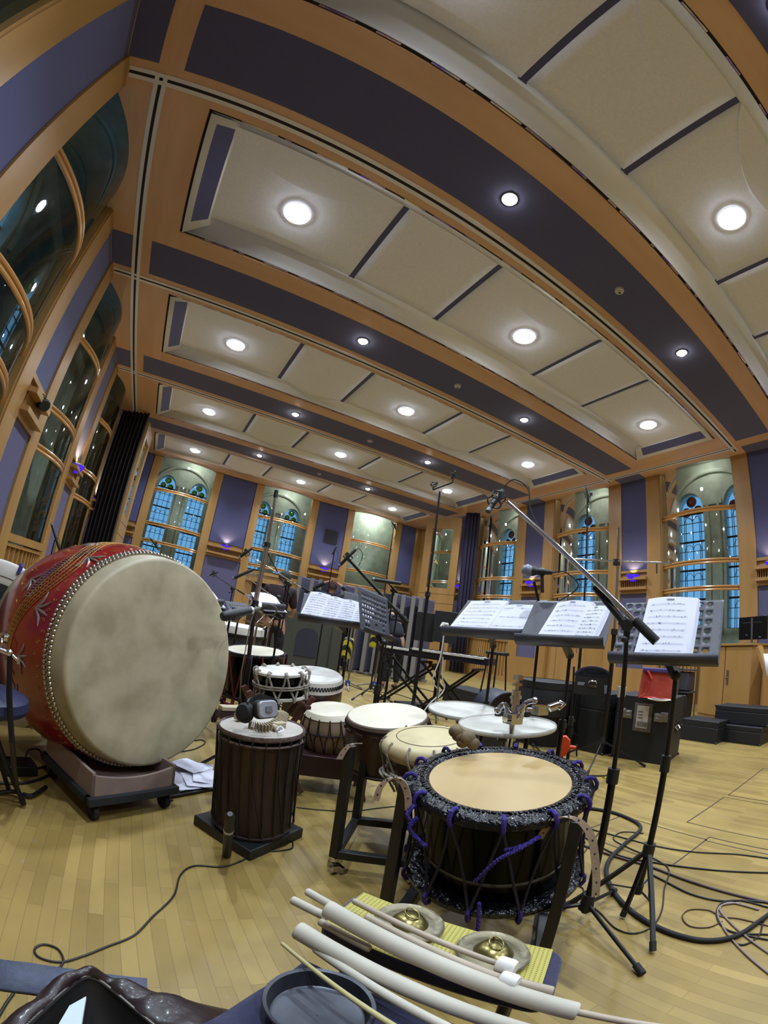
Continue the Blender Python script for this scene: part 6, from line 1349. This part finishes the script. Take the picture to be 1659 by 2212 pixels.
# hazard-striped padded feet on poles
haz = bpy.data.materials.new('yellow_black_hazard'); haz.use_nodes = True
def _hz(nt):
    N = nt.nodes; L = nt.links; b = N['Principled BSDF']; tc = N.new('ShaderNodeTexCoord'); wv = N.new('ShaderNodeTexWave'); wv.wave_type = 'BANDS'; wv.bands_direction = 'DIAGONAL'; wv.inputs['Scale'].default_value = 3.4; L.new(tc.outputs['Object'], wv.inputs[0]); cr = N.new('ShaderNodeValToRGB'); cr.color_ramp.interpolation = 'CONSTANT'; cr.color_ramp.elements[0].color = (.01, .01, .012, 1); cr.color_ramp.elements[1].color = rgb('#b9b02c'); cr.color_ramp.elements[1].position = .5; L.new(wv.outputs[0], cr.inputs[0]); L.new(cr.outputs[0], b.inputs['Base Color'])
_hz(haz.node_tree)
for lab, (u, v), Dz, top in (('hazard-striped counterweight on the pale pole behind the fold-out score', (750, 1400), 7.2, 1.0), ('hazard-striped counterweight behind the perforated turned stand', (811, 1378), 7.6, 1.15)):
    P = Fd(u, v, Dz); t = thing('counterweight_stand', lab, 'stand', (P.x, P.y, 0), 0, 'stands with hazard-striped weights')
    m = MB(); m.lathe([(.001, -.17), (.07, -.165), (.085, -.14), (.085, .14), (.06, .17), (.001, .175)], 24, Matrix.Translation((0, 0, P.z)) @ Matrix.Rotation(.08, 4, 'Y')); m.build('striped_weight', haz, t, world=False)
    m = MB(); m.cyl((.1, 0, .05), (.13, 0, P.z + .45), .016); m.bar((.1, 0, P.z), (-.02, 0, P.z), .02, .02); m.build('pole', steel, t, world=False)
    for a in (10, 130, 250): m = MB(); m.cyl((.1, 0, .12), (.1 + .3*math.cos(R(a)), .3*math.sin(R(a)), .02), .012); m.build('leg', steel, t, world=False)
    m = MB(); m.cyl((.1, 0, .06), (.1, 0, .14), .04); m.build('blue_hub', pm('blue_plastic', '#2a3a80', rough=.4), t, world=False)
# keyboards
def keyboard(lab, P, w, yaw, zt):
    t = thing('keyboard', lab, 'keyboard', (P.x, P.y, zt), yaw, 'keyboards of the dark rig'); m = MB(); m.bx(-w/2, w/2, -.14, .16, 0, .09); m.build('case', pm('dark_navy_plastic', '#0f1020', rough=.35), t, world=False, bev=.006)
    m = MB(); n = 36
    for i in range(n): m.bx(-w/2 + .06 + (w - .12)*i/n, -w/2 + .06 + (w - .12)*(i + .9)/n, -.16, .0, .07, .098)
    o = m.build('white_keys', skinw, t, world=False); m = MB()
    for i in range(n - 1):
        if i % 7 not in (2, 6): m.bx(-w/2 + .06 + (w - .12)*(i + .7)/n, -w/2 + .06 + (w - .12)*(i + 1.2)/n, -.09, .0, .098, .108)
    m.build('black_keys', blackp, t, world=False)
    m = MB()
    for i in range(9): m.cyl((-.4 + .1*i, .08, .09), (-.4 + .1*i, .08, .105), .010, n=8)
    m.bx(-.1, .12, .03, .13, .09, .094); m.build('controls', steel, t, world=False); return t
P = Fd(900, 1392, 6.3); K1 = Fd(990, 1412, 6.0)
keyboard('right keyboard with pale keys under the big dark monitors', Fd(975, 1412, 6.0), 1.15, R(-62), Fd(975, 1418, 6.0).z - .05); keyboard('left keyboard behind the centre boom stand', Fd(890, 1400, 6.5), .9, R(-50), Fd(890, 1405, 6.5).z - .08)
for lab, (u, v), Dk in (('black folding X-stand under the right keyboard', (975, 1425), 6.0), ('black folding X-stand under the left keyboard', (890, 1415), 6.5)):
    q = Fd(u, v, Dk); t = thing('keyboard_stand', lab, 'keyboard stand', (q.x, q.y, 0), R(-60), 'folding keyboard stands'); zt = q.z - .08
    for s in (-1, 1):
        for y in (-.1, .14): m = MB(); m.bar((-s*.4, y + s*.015, .02), (s*.38, y + s*.015, zt), .03, .02, up=(0, 1, 0)); m.build('leg', blackm, t, world=False)
    m = MB()
    for s in (-1, 1): m.bx(s*.38 - .02, s*.38 + .02, -.18, .22, zt - .02, zt + .01); m.bx(s*.4 - .02, s*.4 + .02, -.2, .24, 0, .03)
    m.build('crossbar', blackm, t, world=False)
for lab, u0, u1, v0, v1, Dm in (('large dark monitor above the keyboards, left one', 893, 935, 1322, 1385, 6.5), ('large dark monitor above the keyboards, right one', 932, 984, 1320, 1388, 6.4)):
    a, b = Fd(u0, v1, Dm), Fd(u1, v1, Dm); top = Fd((u0 + u1)/2, v0, Dm).z; t = thing('large_monitor', lab, 'monitor', ((a.x + b.x)/2, (a.y + b.y)/2, 0), 0, 'dark monitors above the keyboards'); m = MB(); m.bar((a + (b - a)*.5) * 1.0, Vector(((a.x + b.x)/2, (a.y + b.y)/2, top)), (b - a).length, .05, up=Vector((a.x + b.x, a.y + b.y, 0))); m.build('screen_shell', blackp, t, bev=.006)
    m = MB(); m.cyl(((a.x + b.x)/2, (a.y + b.y)/2 + .04, .02), ((a.x + b.x)/2, (a.y + b.y)/2 + .04, a.z + .1), .025); m.box(((a.x + b.x)/2, (a.y + b.y)/2 + .04, .015), (.4, .4, .03)); m.build('floor_pole', blackm, t)
P = Fd(961, 1350, 5.6); t = thing('angle_lamp', 'pale hooded device on a thin pole with hanging cables by the keyboards', 'lamp', (P.x, P.y, 0)); m = MB(); m.tube([P + Vector((-.05, 0, -.03)), P + Vector((-.03, 0, .01)), P + Vector((.03, 0, .01)), P + Vector((.05, 0, -.05))], .025, 10); m.build('hood', skinw, t); m = MB(); m.cyl((P.x + .03, P.y, .05), P, .012); m.build('pole', steel, t); m = MB(); m.tube(spline([P, P + Vector((-.03, -.03, -.4)), P + Vector((-.08, 0, -.7)), P + Vector((.05, 0, -.85)), P + Vector((-.1, 0, -1.02)), Vector((P.x - .2, P.y, .01))], 8), .008, 6); m.tube(spline([P + Vector((.03, 0, -.4)), P + Vector((.06, 0, -.65)), P + Vector((.12, 0, -.8)), P + Vector((-.0, 0, -1.0)), Vector((P.x + .1, P.y, .01))], 8), .008, 6); m.build('hanging_cables', pm('pale_cable', '#b5b0a8', rough=.6), t)
for a in (0, 120, 240): m = MB(); m.cyl((P.x + .03, P.y, .15), (P.x + .03 + .2*math.cos(R(a)), P.y + .2*math.sin(R(a)), .012), .01); m.build('leg', blackm, t)
# bar stool
P = Fd(1075, 1408, 7.2); t = thing('bar_stool', 'tall black bar stool in front of the wooden grille by the right wall', 'stool', (P.x, P.y, 0)); m = MB(); m.cyl((0, 0, P.z - .05), (0, 0, P.z), .19, n=24); m.build('seat', blackp, t, world=False, bev=.01)
for k in range(4): a = math.pi/4 + k*math.pi/2; m = MB(); m.cyl((.22*math.cos(a), .22*math.sin(a), 0), (.14*math.cos(a), .14*math.sin(a), P.z - .04), .013); m.build('leg', blackm, t, world=False)
m = MB(); m.tube([(.19*math.cos(a), .19*math.sin(a), .28) for a in [2*math.pi*i/24 for i in range(24)]], .009, 6, True); m.build('foot_ring', blackm, t, world=False)
# chrome drum kit glimpse left of centre
for k, (lab, (u, v), Dk, r_) in enumerate((('small cymbal stand clutter left of the fanned pages', (556, 1345), 5.0, .16), ('second chrome stand clutter beside the standing person', (583, 1345), 5.4, .14))):
    P = Fd(u, v, Dk); t = thing('chrome_stand', lab, 'stand', (P.x, P.y, 0), 0, 'chrome stands left of centre'); m = MB(); m.cyl((0, 0, .1), (0, 0, P.z), .012); m.bar((-r_, 0, P.z), (r_, 0, P.z - .02), .02, .02); m.cyl((-r_*.5, 0, P.z - .1), (r_*.6, .05, P.z + .12), .007); m.build('pole', chrome, t, world=False)
    for a in (20, 140, 260): m = MB(); m.cyl((0, 0, .45), (.28*math.cos(R(a)), .28*math.sin(R(a)), .012), .012); m.build('leg', blackm if k else chrome, t, world=False)
# ---- folded curtains and partition leaves by the end corners
curt = pm('black_brown_curtain', '#1d1a20', '#26222a', scale=20, rough=.9); curtp = pm('plum_curtain', '#2c2740', '#241f35', scale=20, rough=.9)
def curtain(lab, x0, x1, y0, y1, mt_, n):
    rows = []; 
    for z in (.03, 2, 4, ZC - .02): rows.append([(lerp(x0, x1, i/(n*8)) + .0, lerp(y0, y1, i/(n*8)) + .06*math.sin(2*math.pi*i/8)*(1 + .1*math.sin(z)), z) for i in range(n*8 + 1)])
    m = MB(); m.grid(rows); o = m.build('curtain', mt_, None, ang=80, thick=.008); tag(o, lab, 'curtain', 'folded curtains at the back corners')
curtain('tall black folded curtain in the left back corner', -1.88, -1.16, 11.25, 10.9, curt, 7)
curtain('tall plum folded curtain beside the partition leaf at right back', 8.72, 9.02, 10.85, 10.55, curtp, 4)
def leaf(lab, x0, y0, x1, y1, h, win):
    a, b = Vector((x0, y0, 0)), Vector((x1, y1, 0)); L_ = (b - a).length; ex = (b - a).normalized(); ey = Vector((-ex.y, ex.x, 0)); M = Matrix((ex, ey, Vector((0, 0, 1)))).transposed().to_4x4(); M.translation = a
    t = thing('partition_leaf', lab, 'partition', (a + b)/2); m = MB(); m.M = M; m.bx(0, L_*.2, -.04, .04, 0, h); m.bx(L_*.8, L_, -.04, .04, 0, h); m.bx(L_*.2, L_*.8, -.04, .04, 0, 2.6); m.bx(L_*.2, L_*.8, -.04, .04, h - .35, h)
    m.build('timber_frame', wood, t); m = MB(); m.M = M
    for z in (.9, 1.2, 1.5, 1.8, 2.1, 2.4): m.bx(0, L_, -.043, .043, z, z + .008)
    m.build('board_joints', darkgap, t)
    m = MB(); m.M = M; m.add([(L_*.2, 0, 2.6), (L_*.8, 0, 2.6), (L_*.8, 0, h - .35), (L_*.2, 0, h - .35)], [(0, 1, 2, 3)]); m.build('glass_pane', glass, t)
leaf('tall maple partition leaf with a glass pane at the right back corner', 8.05, 12.1, 8.68, 11.0, 4.95, True)
leaf('tall maple partition leaf edge beside the black curtain at left', -1.06, 12.2, -1.14, 11.0, 4.95, True)
# speaker on the left wall ledges
for lab, (u, v) in (('small dark spotlight clamped on the ledge of the near left pier', (92, 872)), ('dark loudspeaker on the left wall behind the folded curtain edge', (212, 1090))):
    q = Fx(u, v, XL + .10); t = thing('wall_spotlight', lab, 'spotlight', q, 0, 'fittings on the left wall ledges'); m = MB(); m.lathe([(.001, -.09), (.06, -.09), (.075, -.06), (.075, .07), (.06, .08), (.001, .075)], 20, frame(q, (.6, -.5, -.35))); m.build('housing', blackp, t); m = MB(); m.tube([q + Vector((-.1, 0, .02)), q + Vector((-.04, 0, .11)), q + Vector((.02, 0, .09))], .008, 6); m.build('yoke', steel, t)
# ================================================================ PEOPLE
skinm = pm('skin_tone', '#a9806b', '#9c7462', scale=20, rough=.6)
def skinmesh(name, mt_, parent, chains, root=0, subd=2):
    """chains: list of lists of (x, y, z, r); equal first points are shared"""
    bm = bmesh_new(); lay = bm.verts.layers.skin.verify(); vd = {}
    def V(p):
        k = (round(p[0], 4), round(p[1], 4), round(p[2], 4))
        if k not in vd:
            v = bm.verts.new(p[:3]); v[lay].radius = (p[3], p[3] if len(p) < 5 else p[4]); vd[k] = v
        return vd[k]
    first = None
    for ch in chains:
        pv = None
        for p in ch:
            v = V(p)
            if first is None: first = v
            if pv is not None and pv != v and not any(v in e.verts and pv in e.verts for e in v.link_edges): bm.edges.new((pv, v))
            pv = v
    first[lay].use_root = True
    me = bpy.data.meshes.new(name); bm.to_mesh(me); bm.free(); o = bpy.data.objects.new(name, me); COL.objects.link(o); me.materials.append(mt_); o.parent = parent
    md = o.modifiers.new('skin', 'SKIN'); md.use_smooth_shade = True
    md = o.modifiers.new('sub', 'SUBSURF'); md.levels = subd; md.render_levels = subd
    return o
import bmesh
def bmesh_new(): return bmesh.new()
def mid(a, b, t=.5): return tuple(lerp(a[i], b[i], t) for i in range(3))
def person(label, base, rz, J, shirt, trousers, hairm, shoes, bare_forearm=True, scl=1.0):
    """J: joints in metres, facing +y: head, neck, chest, waist, hip, shL, elL, wrL, shR, ... knL, anL, toL ..."""
    t = thing('person', label, 'person', (base[0], base[1], 0), rz); t.scale = (scl, scl, scl)
    j = J; P = lambda n, r, r2=None: (*j[n], r) if r2 is None else (*j[n], r, r2)
    hips = P('hip', .12, .10)
    ch = [[hips, P('waist', .115, .095), P('chest', .135, .10), P('upchest', .11, .085), P('neck', .052), (*mid(j['neck'], j['head'], .45), .055), (*j['head'], .085, .095), (*j['crown'], .07, .08)]]
    for s in 'LR':
        ch.append([P('upchest', .11, .085), P('sh'+s, .058), (*mid(j['sh'+s], j['el'+s]), .046), P('el'+s, .038), (*mid(j['el'+s], j['wr'+s], .4), .037), P('wr'+s, .025), P('ha'+s, .030, .018)])
        for k in range(5):
            d = Vector(j['ha'+s]) - Vector(j['wr'+s]); d.normalize(); sd = Vector(j['fan'+s]).normalized(); c = Vector(j['ha'+s]); off = (k - 2)*.016 if k else -.036
            L_ = (.045, .062, .07, .066, .05)[k]; cu = Vector(j['curl'+s]); b = c + sd*off*.7 + d*(.01 if k else -.03); e1_ = b + d*L_*.6 + sd*off*.25; e2_ = e1_ + d*L_*.4 + cu*.02
            ch.append([P('ha'+s, .030, .018), (*b, .0105), (*e1_, .0085), (*e2_, .007)])
        ch.append([hips, P('th'+s, .085), (*mid(j['th'+s], j['kn'+s]), .07), P('kn'+s, .052), (*mid(j['kn'+s], j['an'+s], .35), .052), P('an'+s, .036), P('to'+s, .034, .025)])
    skinmesh('body', skinm, t, ch)
    # shirt
    sc = [[(*j['hip'], .15, .13), P('waist', .148, .128), P('chest', .17, .135), P('upchest', .15, .12), (*mid(j['upchest'], j['neck'], .6), .075)]]
    for s in 'LR':
        sc.append([P('upchest', .15, .12), P('sh'+s, .098), (*mid(j['sh'+s], j['el'+s]), .072), P('el'+s, .06)] + ([] if bare_forearm else [(*mid(j['el'+s], j['wr'+s], .5), .045), (*mid(j['el'+s], j['wr'+s], .92), .036)]))
    skinmesh('shirt', shirt, t, sc)
    tc = [[(*j['hip'], .137, .12), (*mid(j['hip'], j['waist'], .4), .125, .108)]]
    for s in 'LR': tc.append([(*j['hip'], .137, .12), P('th'+s, .102), (*mid(j['th'+s], j['kn'+s]), .086), P('kn'+s, .068), (*mid(j['kn'+s], j['an'+s], .4), .066), (*mid(j['kn'+s], j['an'+s], .95), .056)])
    skinmesh('trousers', trousers, t, tc)
    for s in 'LR':
        a, b = Vector(j['an'+s]), Vector(j['to'+s]); m = MB(); m.sphere(lerp(a, b, .55) - Vector((0, 0, .012)), .06, 14, 8, (1, 1, 1), Matrix.Diagonal((.75, 2.1, .62, 1))); m.build('shoe', shoes, t, world=False)
    hd = Vector(j['head']); up = (Vector(j['crown']) - Vector(j['neck'])).normalized(); fw = Vector(j.get('face', (0, 1, 0))); fw = (fw - up*fw.dot(up)).normalized(); sd = fw.cross(up)
    Mh = Matrix((sd, fw, up)).transposed().to_4x4(); Mh.translation = hd + up*.03
    m = MB(); m.M = Mh; rows = []
    for i in range(11):      # hair cap: scalp ellipsoid, cut away over the face
        th = math.pi*.62*i/10; row = []
        for k in range(20):
            a = 2*math.pi*k/20; cut = .75 if math.sin(a) > .35 else 1; q = th*cut; w_ = 1 + .03*math.sin(5*a + 3*i)
            row.append((.094*math.sin(q)*math.cos(a)*w_, -.004 + .112*math.sin(q)*math.sin(a)*w_, .118*math.cos(q)*w_))
        rows.append(row)
    m.grid(rows, True); m.build('hair', hairm, t, world=False, ang=80)
    m = MB(); m.M = Mh; m.sphere((0, .098, -.03), .014, 8, 6, (.8, 1.2, 1.5)); 
    for s in (-1, 1): m.sphere((s*.088, -.005, -.03), .022, 8, 6, (.4, .8, 1.3))
    m.build('nose_and_ears', skinm, t, world=False)
    m = MB(); m.M = Mh
    for s in (-1, 1): m.sphere((s*.032, .088, -.005), .011, 8, 6)
    m.build('eyes', skinw, t, world=False); m = MB(); m.M = Mh; m.tube([(-.025, .088, -.068), (0, .094, -.07), (.025, .088, -.068)], .005, 6); m.build('lips', pm('lip', '#8a4f46', rough=.6), t, world=False)
    return t
jeans = pm('dark_denim', '#1f2435', '#191d2c', scale=50, rough=.9); navysh = pm('dark_navy_cotton', '#12131f', '#0e0f18', scale=30, rough=.9); plaid = pm('black_red_cloth', '#191318', '#2e141a', scale=9, rough=.9); blacktr = pm('black_cotton', '#0b0b10', rough=.9)
hair1 = pm('brown_red_hair', '#3a221d', '#2c1a16', scale=40, rough=.7); hair2 = pm('dark_hair', '#1d1715', rough=.7)
q = Fz(690, 1447); # person with hands on the head, seen from behind
J = dict(hip=(0, 0, .93), waist=(0, 0, 1.06), chest=(0, -.01, 1.25), upchest=(0, 0, 1.38), neck=(0, .02, 1.48), head=(0, .03, 1.60), crown=(0, .02, 1.67),
    shL=(-.18, 0, 1.42), elL=(-.36, -.02, 1.55), wrL=(-.14, -.04, 1.70), haL=(-.06, -.05, 1.73), shR=(.18, 0, 1.42), elR=(.38, -.02, 1.52), wrR=(.15, -.05, 1.68), haR=(.07, -.07, 1.71),
    fanL=(0, -.5, .8), curlL=(0, .3, -.5), fanR=(0, -.5, .8), curlR=(0, .3, -.5), thL=(-.095, 0, .86), knL=(-.10, .02, .48), anL=(-.11, -.02, .09), toL=(-.13, .12, .03), thR=(.095, 0, .86), knR=(.11, .02, .48), anR=(.13, -.02, .09), toR=(.15, .12, .03), face=(0, 1, 0))
person('person in dark jeans standing with both hands clasped on top of the head', (q.x, q.y), R(-22), J, navysh, jeans, hair1, blacktr, bare_forearm=False, scl=1.09)
q = Fd(588, 1380, 6.6)
J2 = dict(J); J2.update(head=(.02, .05, 1.55), crown=(.02, .05, 1.62), neck=(0, .02, 1.42), upchest=(0, 0, 1.33), chest=(0, -.01, 1.2), shL=(-.18, 0, 1.37), elL=(-.22, -.03, 1.10), wrL=(-.16, .02, .88), haL=(-.15, .03, .81), shR=(.18, 0, 1.37), elR=(.24, .03, 1.12), wrR=(.22, .20, 1.02), haR=(.21, .27, 1.02), fanL=(0, 1, 0), curlL=(.4, 0, -.2), fanR=(1, 0, 0), curlR=(0, 0, -.6), waist=(0, 0, 1.03), hip=(0, 0, .90), thL=(-.095, 0, .84), thR=(.095, 0, .84))
person('person in dark red and black top standing behind the fanned pages, hand lowered', (q.x, q.y), R(-20), J2, plaid, blacktr, hair2, blacktr)
q = Fz(838, 1488)
J3 = dict(J); J3.update(hip=(0, -.1, .90), waist=(0, -.02, 1.02), chest=(0, .1, 1.16), upchest=(0, .18, 1.25), neck=(0, .27, 1.30), head=(0, .37, 1.33), crown=(0, .43, 1.36), shL=(-.18, .18, 1.27), elL=(-.26, .25, 1.02), wrL=(-.22, .42, .92), haL=(-.21, .49, .90), shR=(.18, .18, 1.27), elR=(.28, .28, 1.03), wrR=(.22, .45, .94), haR=(.2, .52, .92), fanL=(1, 0, 0), curlL=(0, 0, -.6), fanR=(1, 0, 0), curlR=(0, 0, -.6), thL=(-.095, -.08, .83), thR=(.095, -.08, .83), face=(0, .3, -1))
person('person in dark navy clothes bending over behind the perforated turned stand', (q.x, q.y), R(-10), J3, navysh, blacktr, hair2, blacktr)
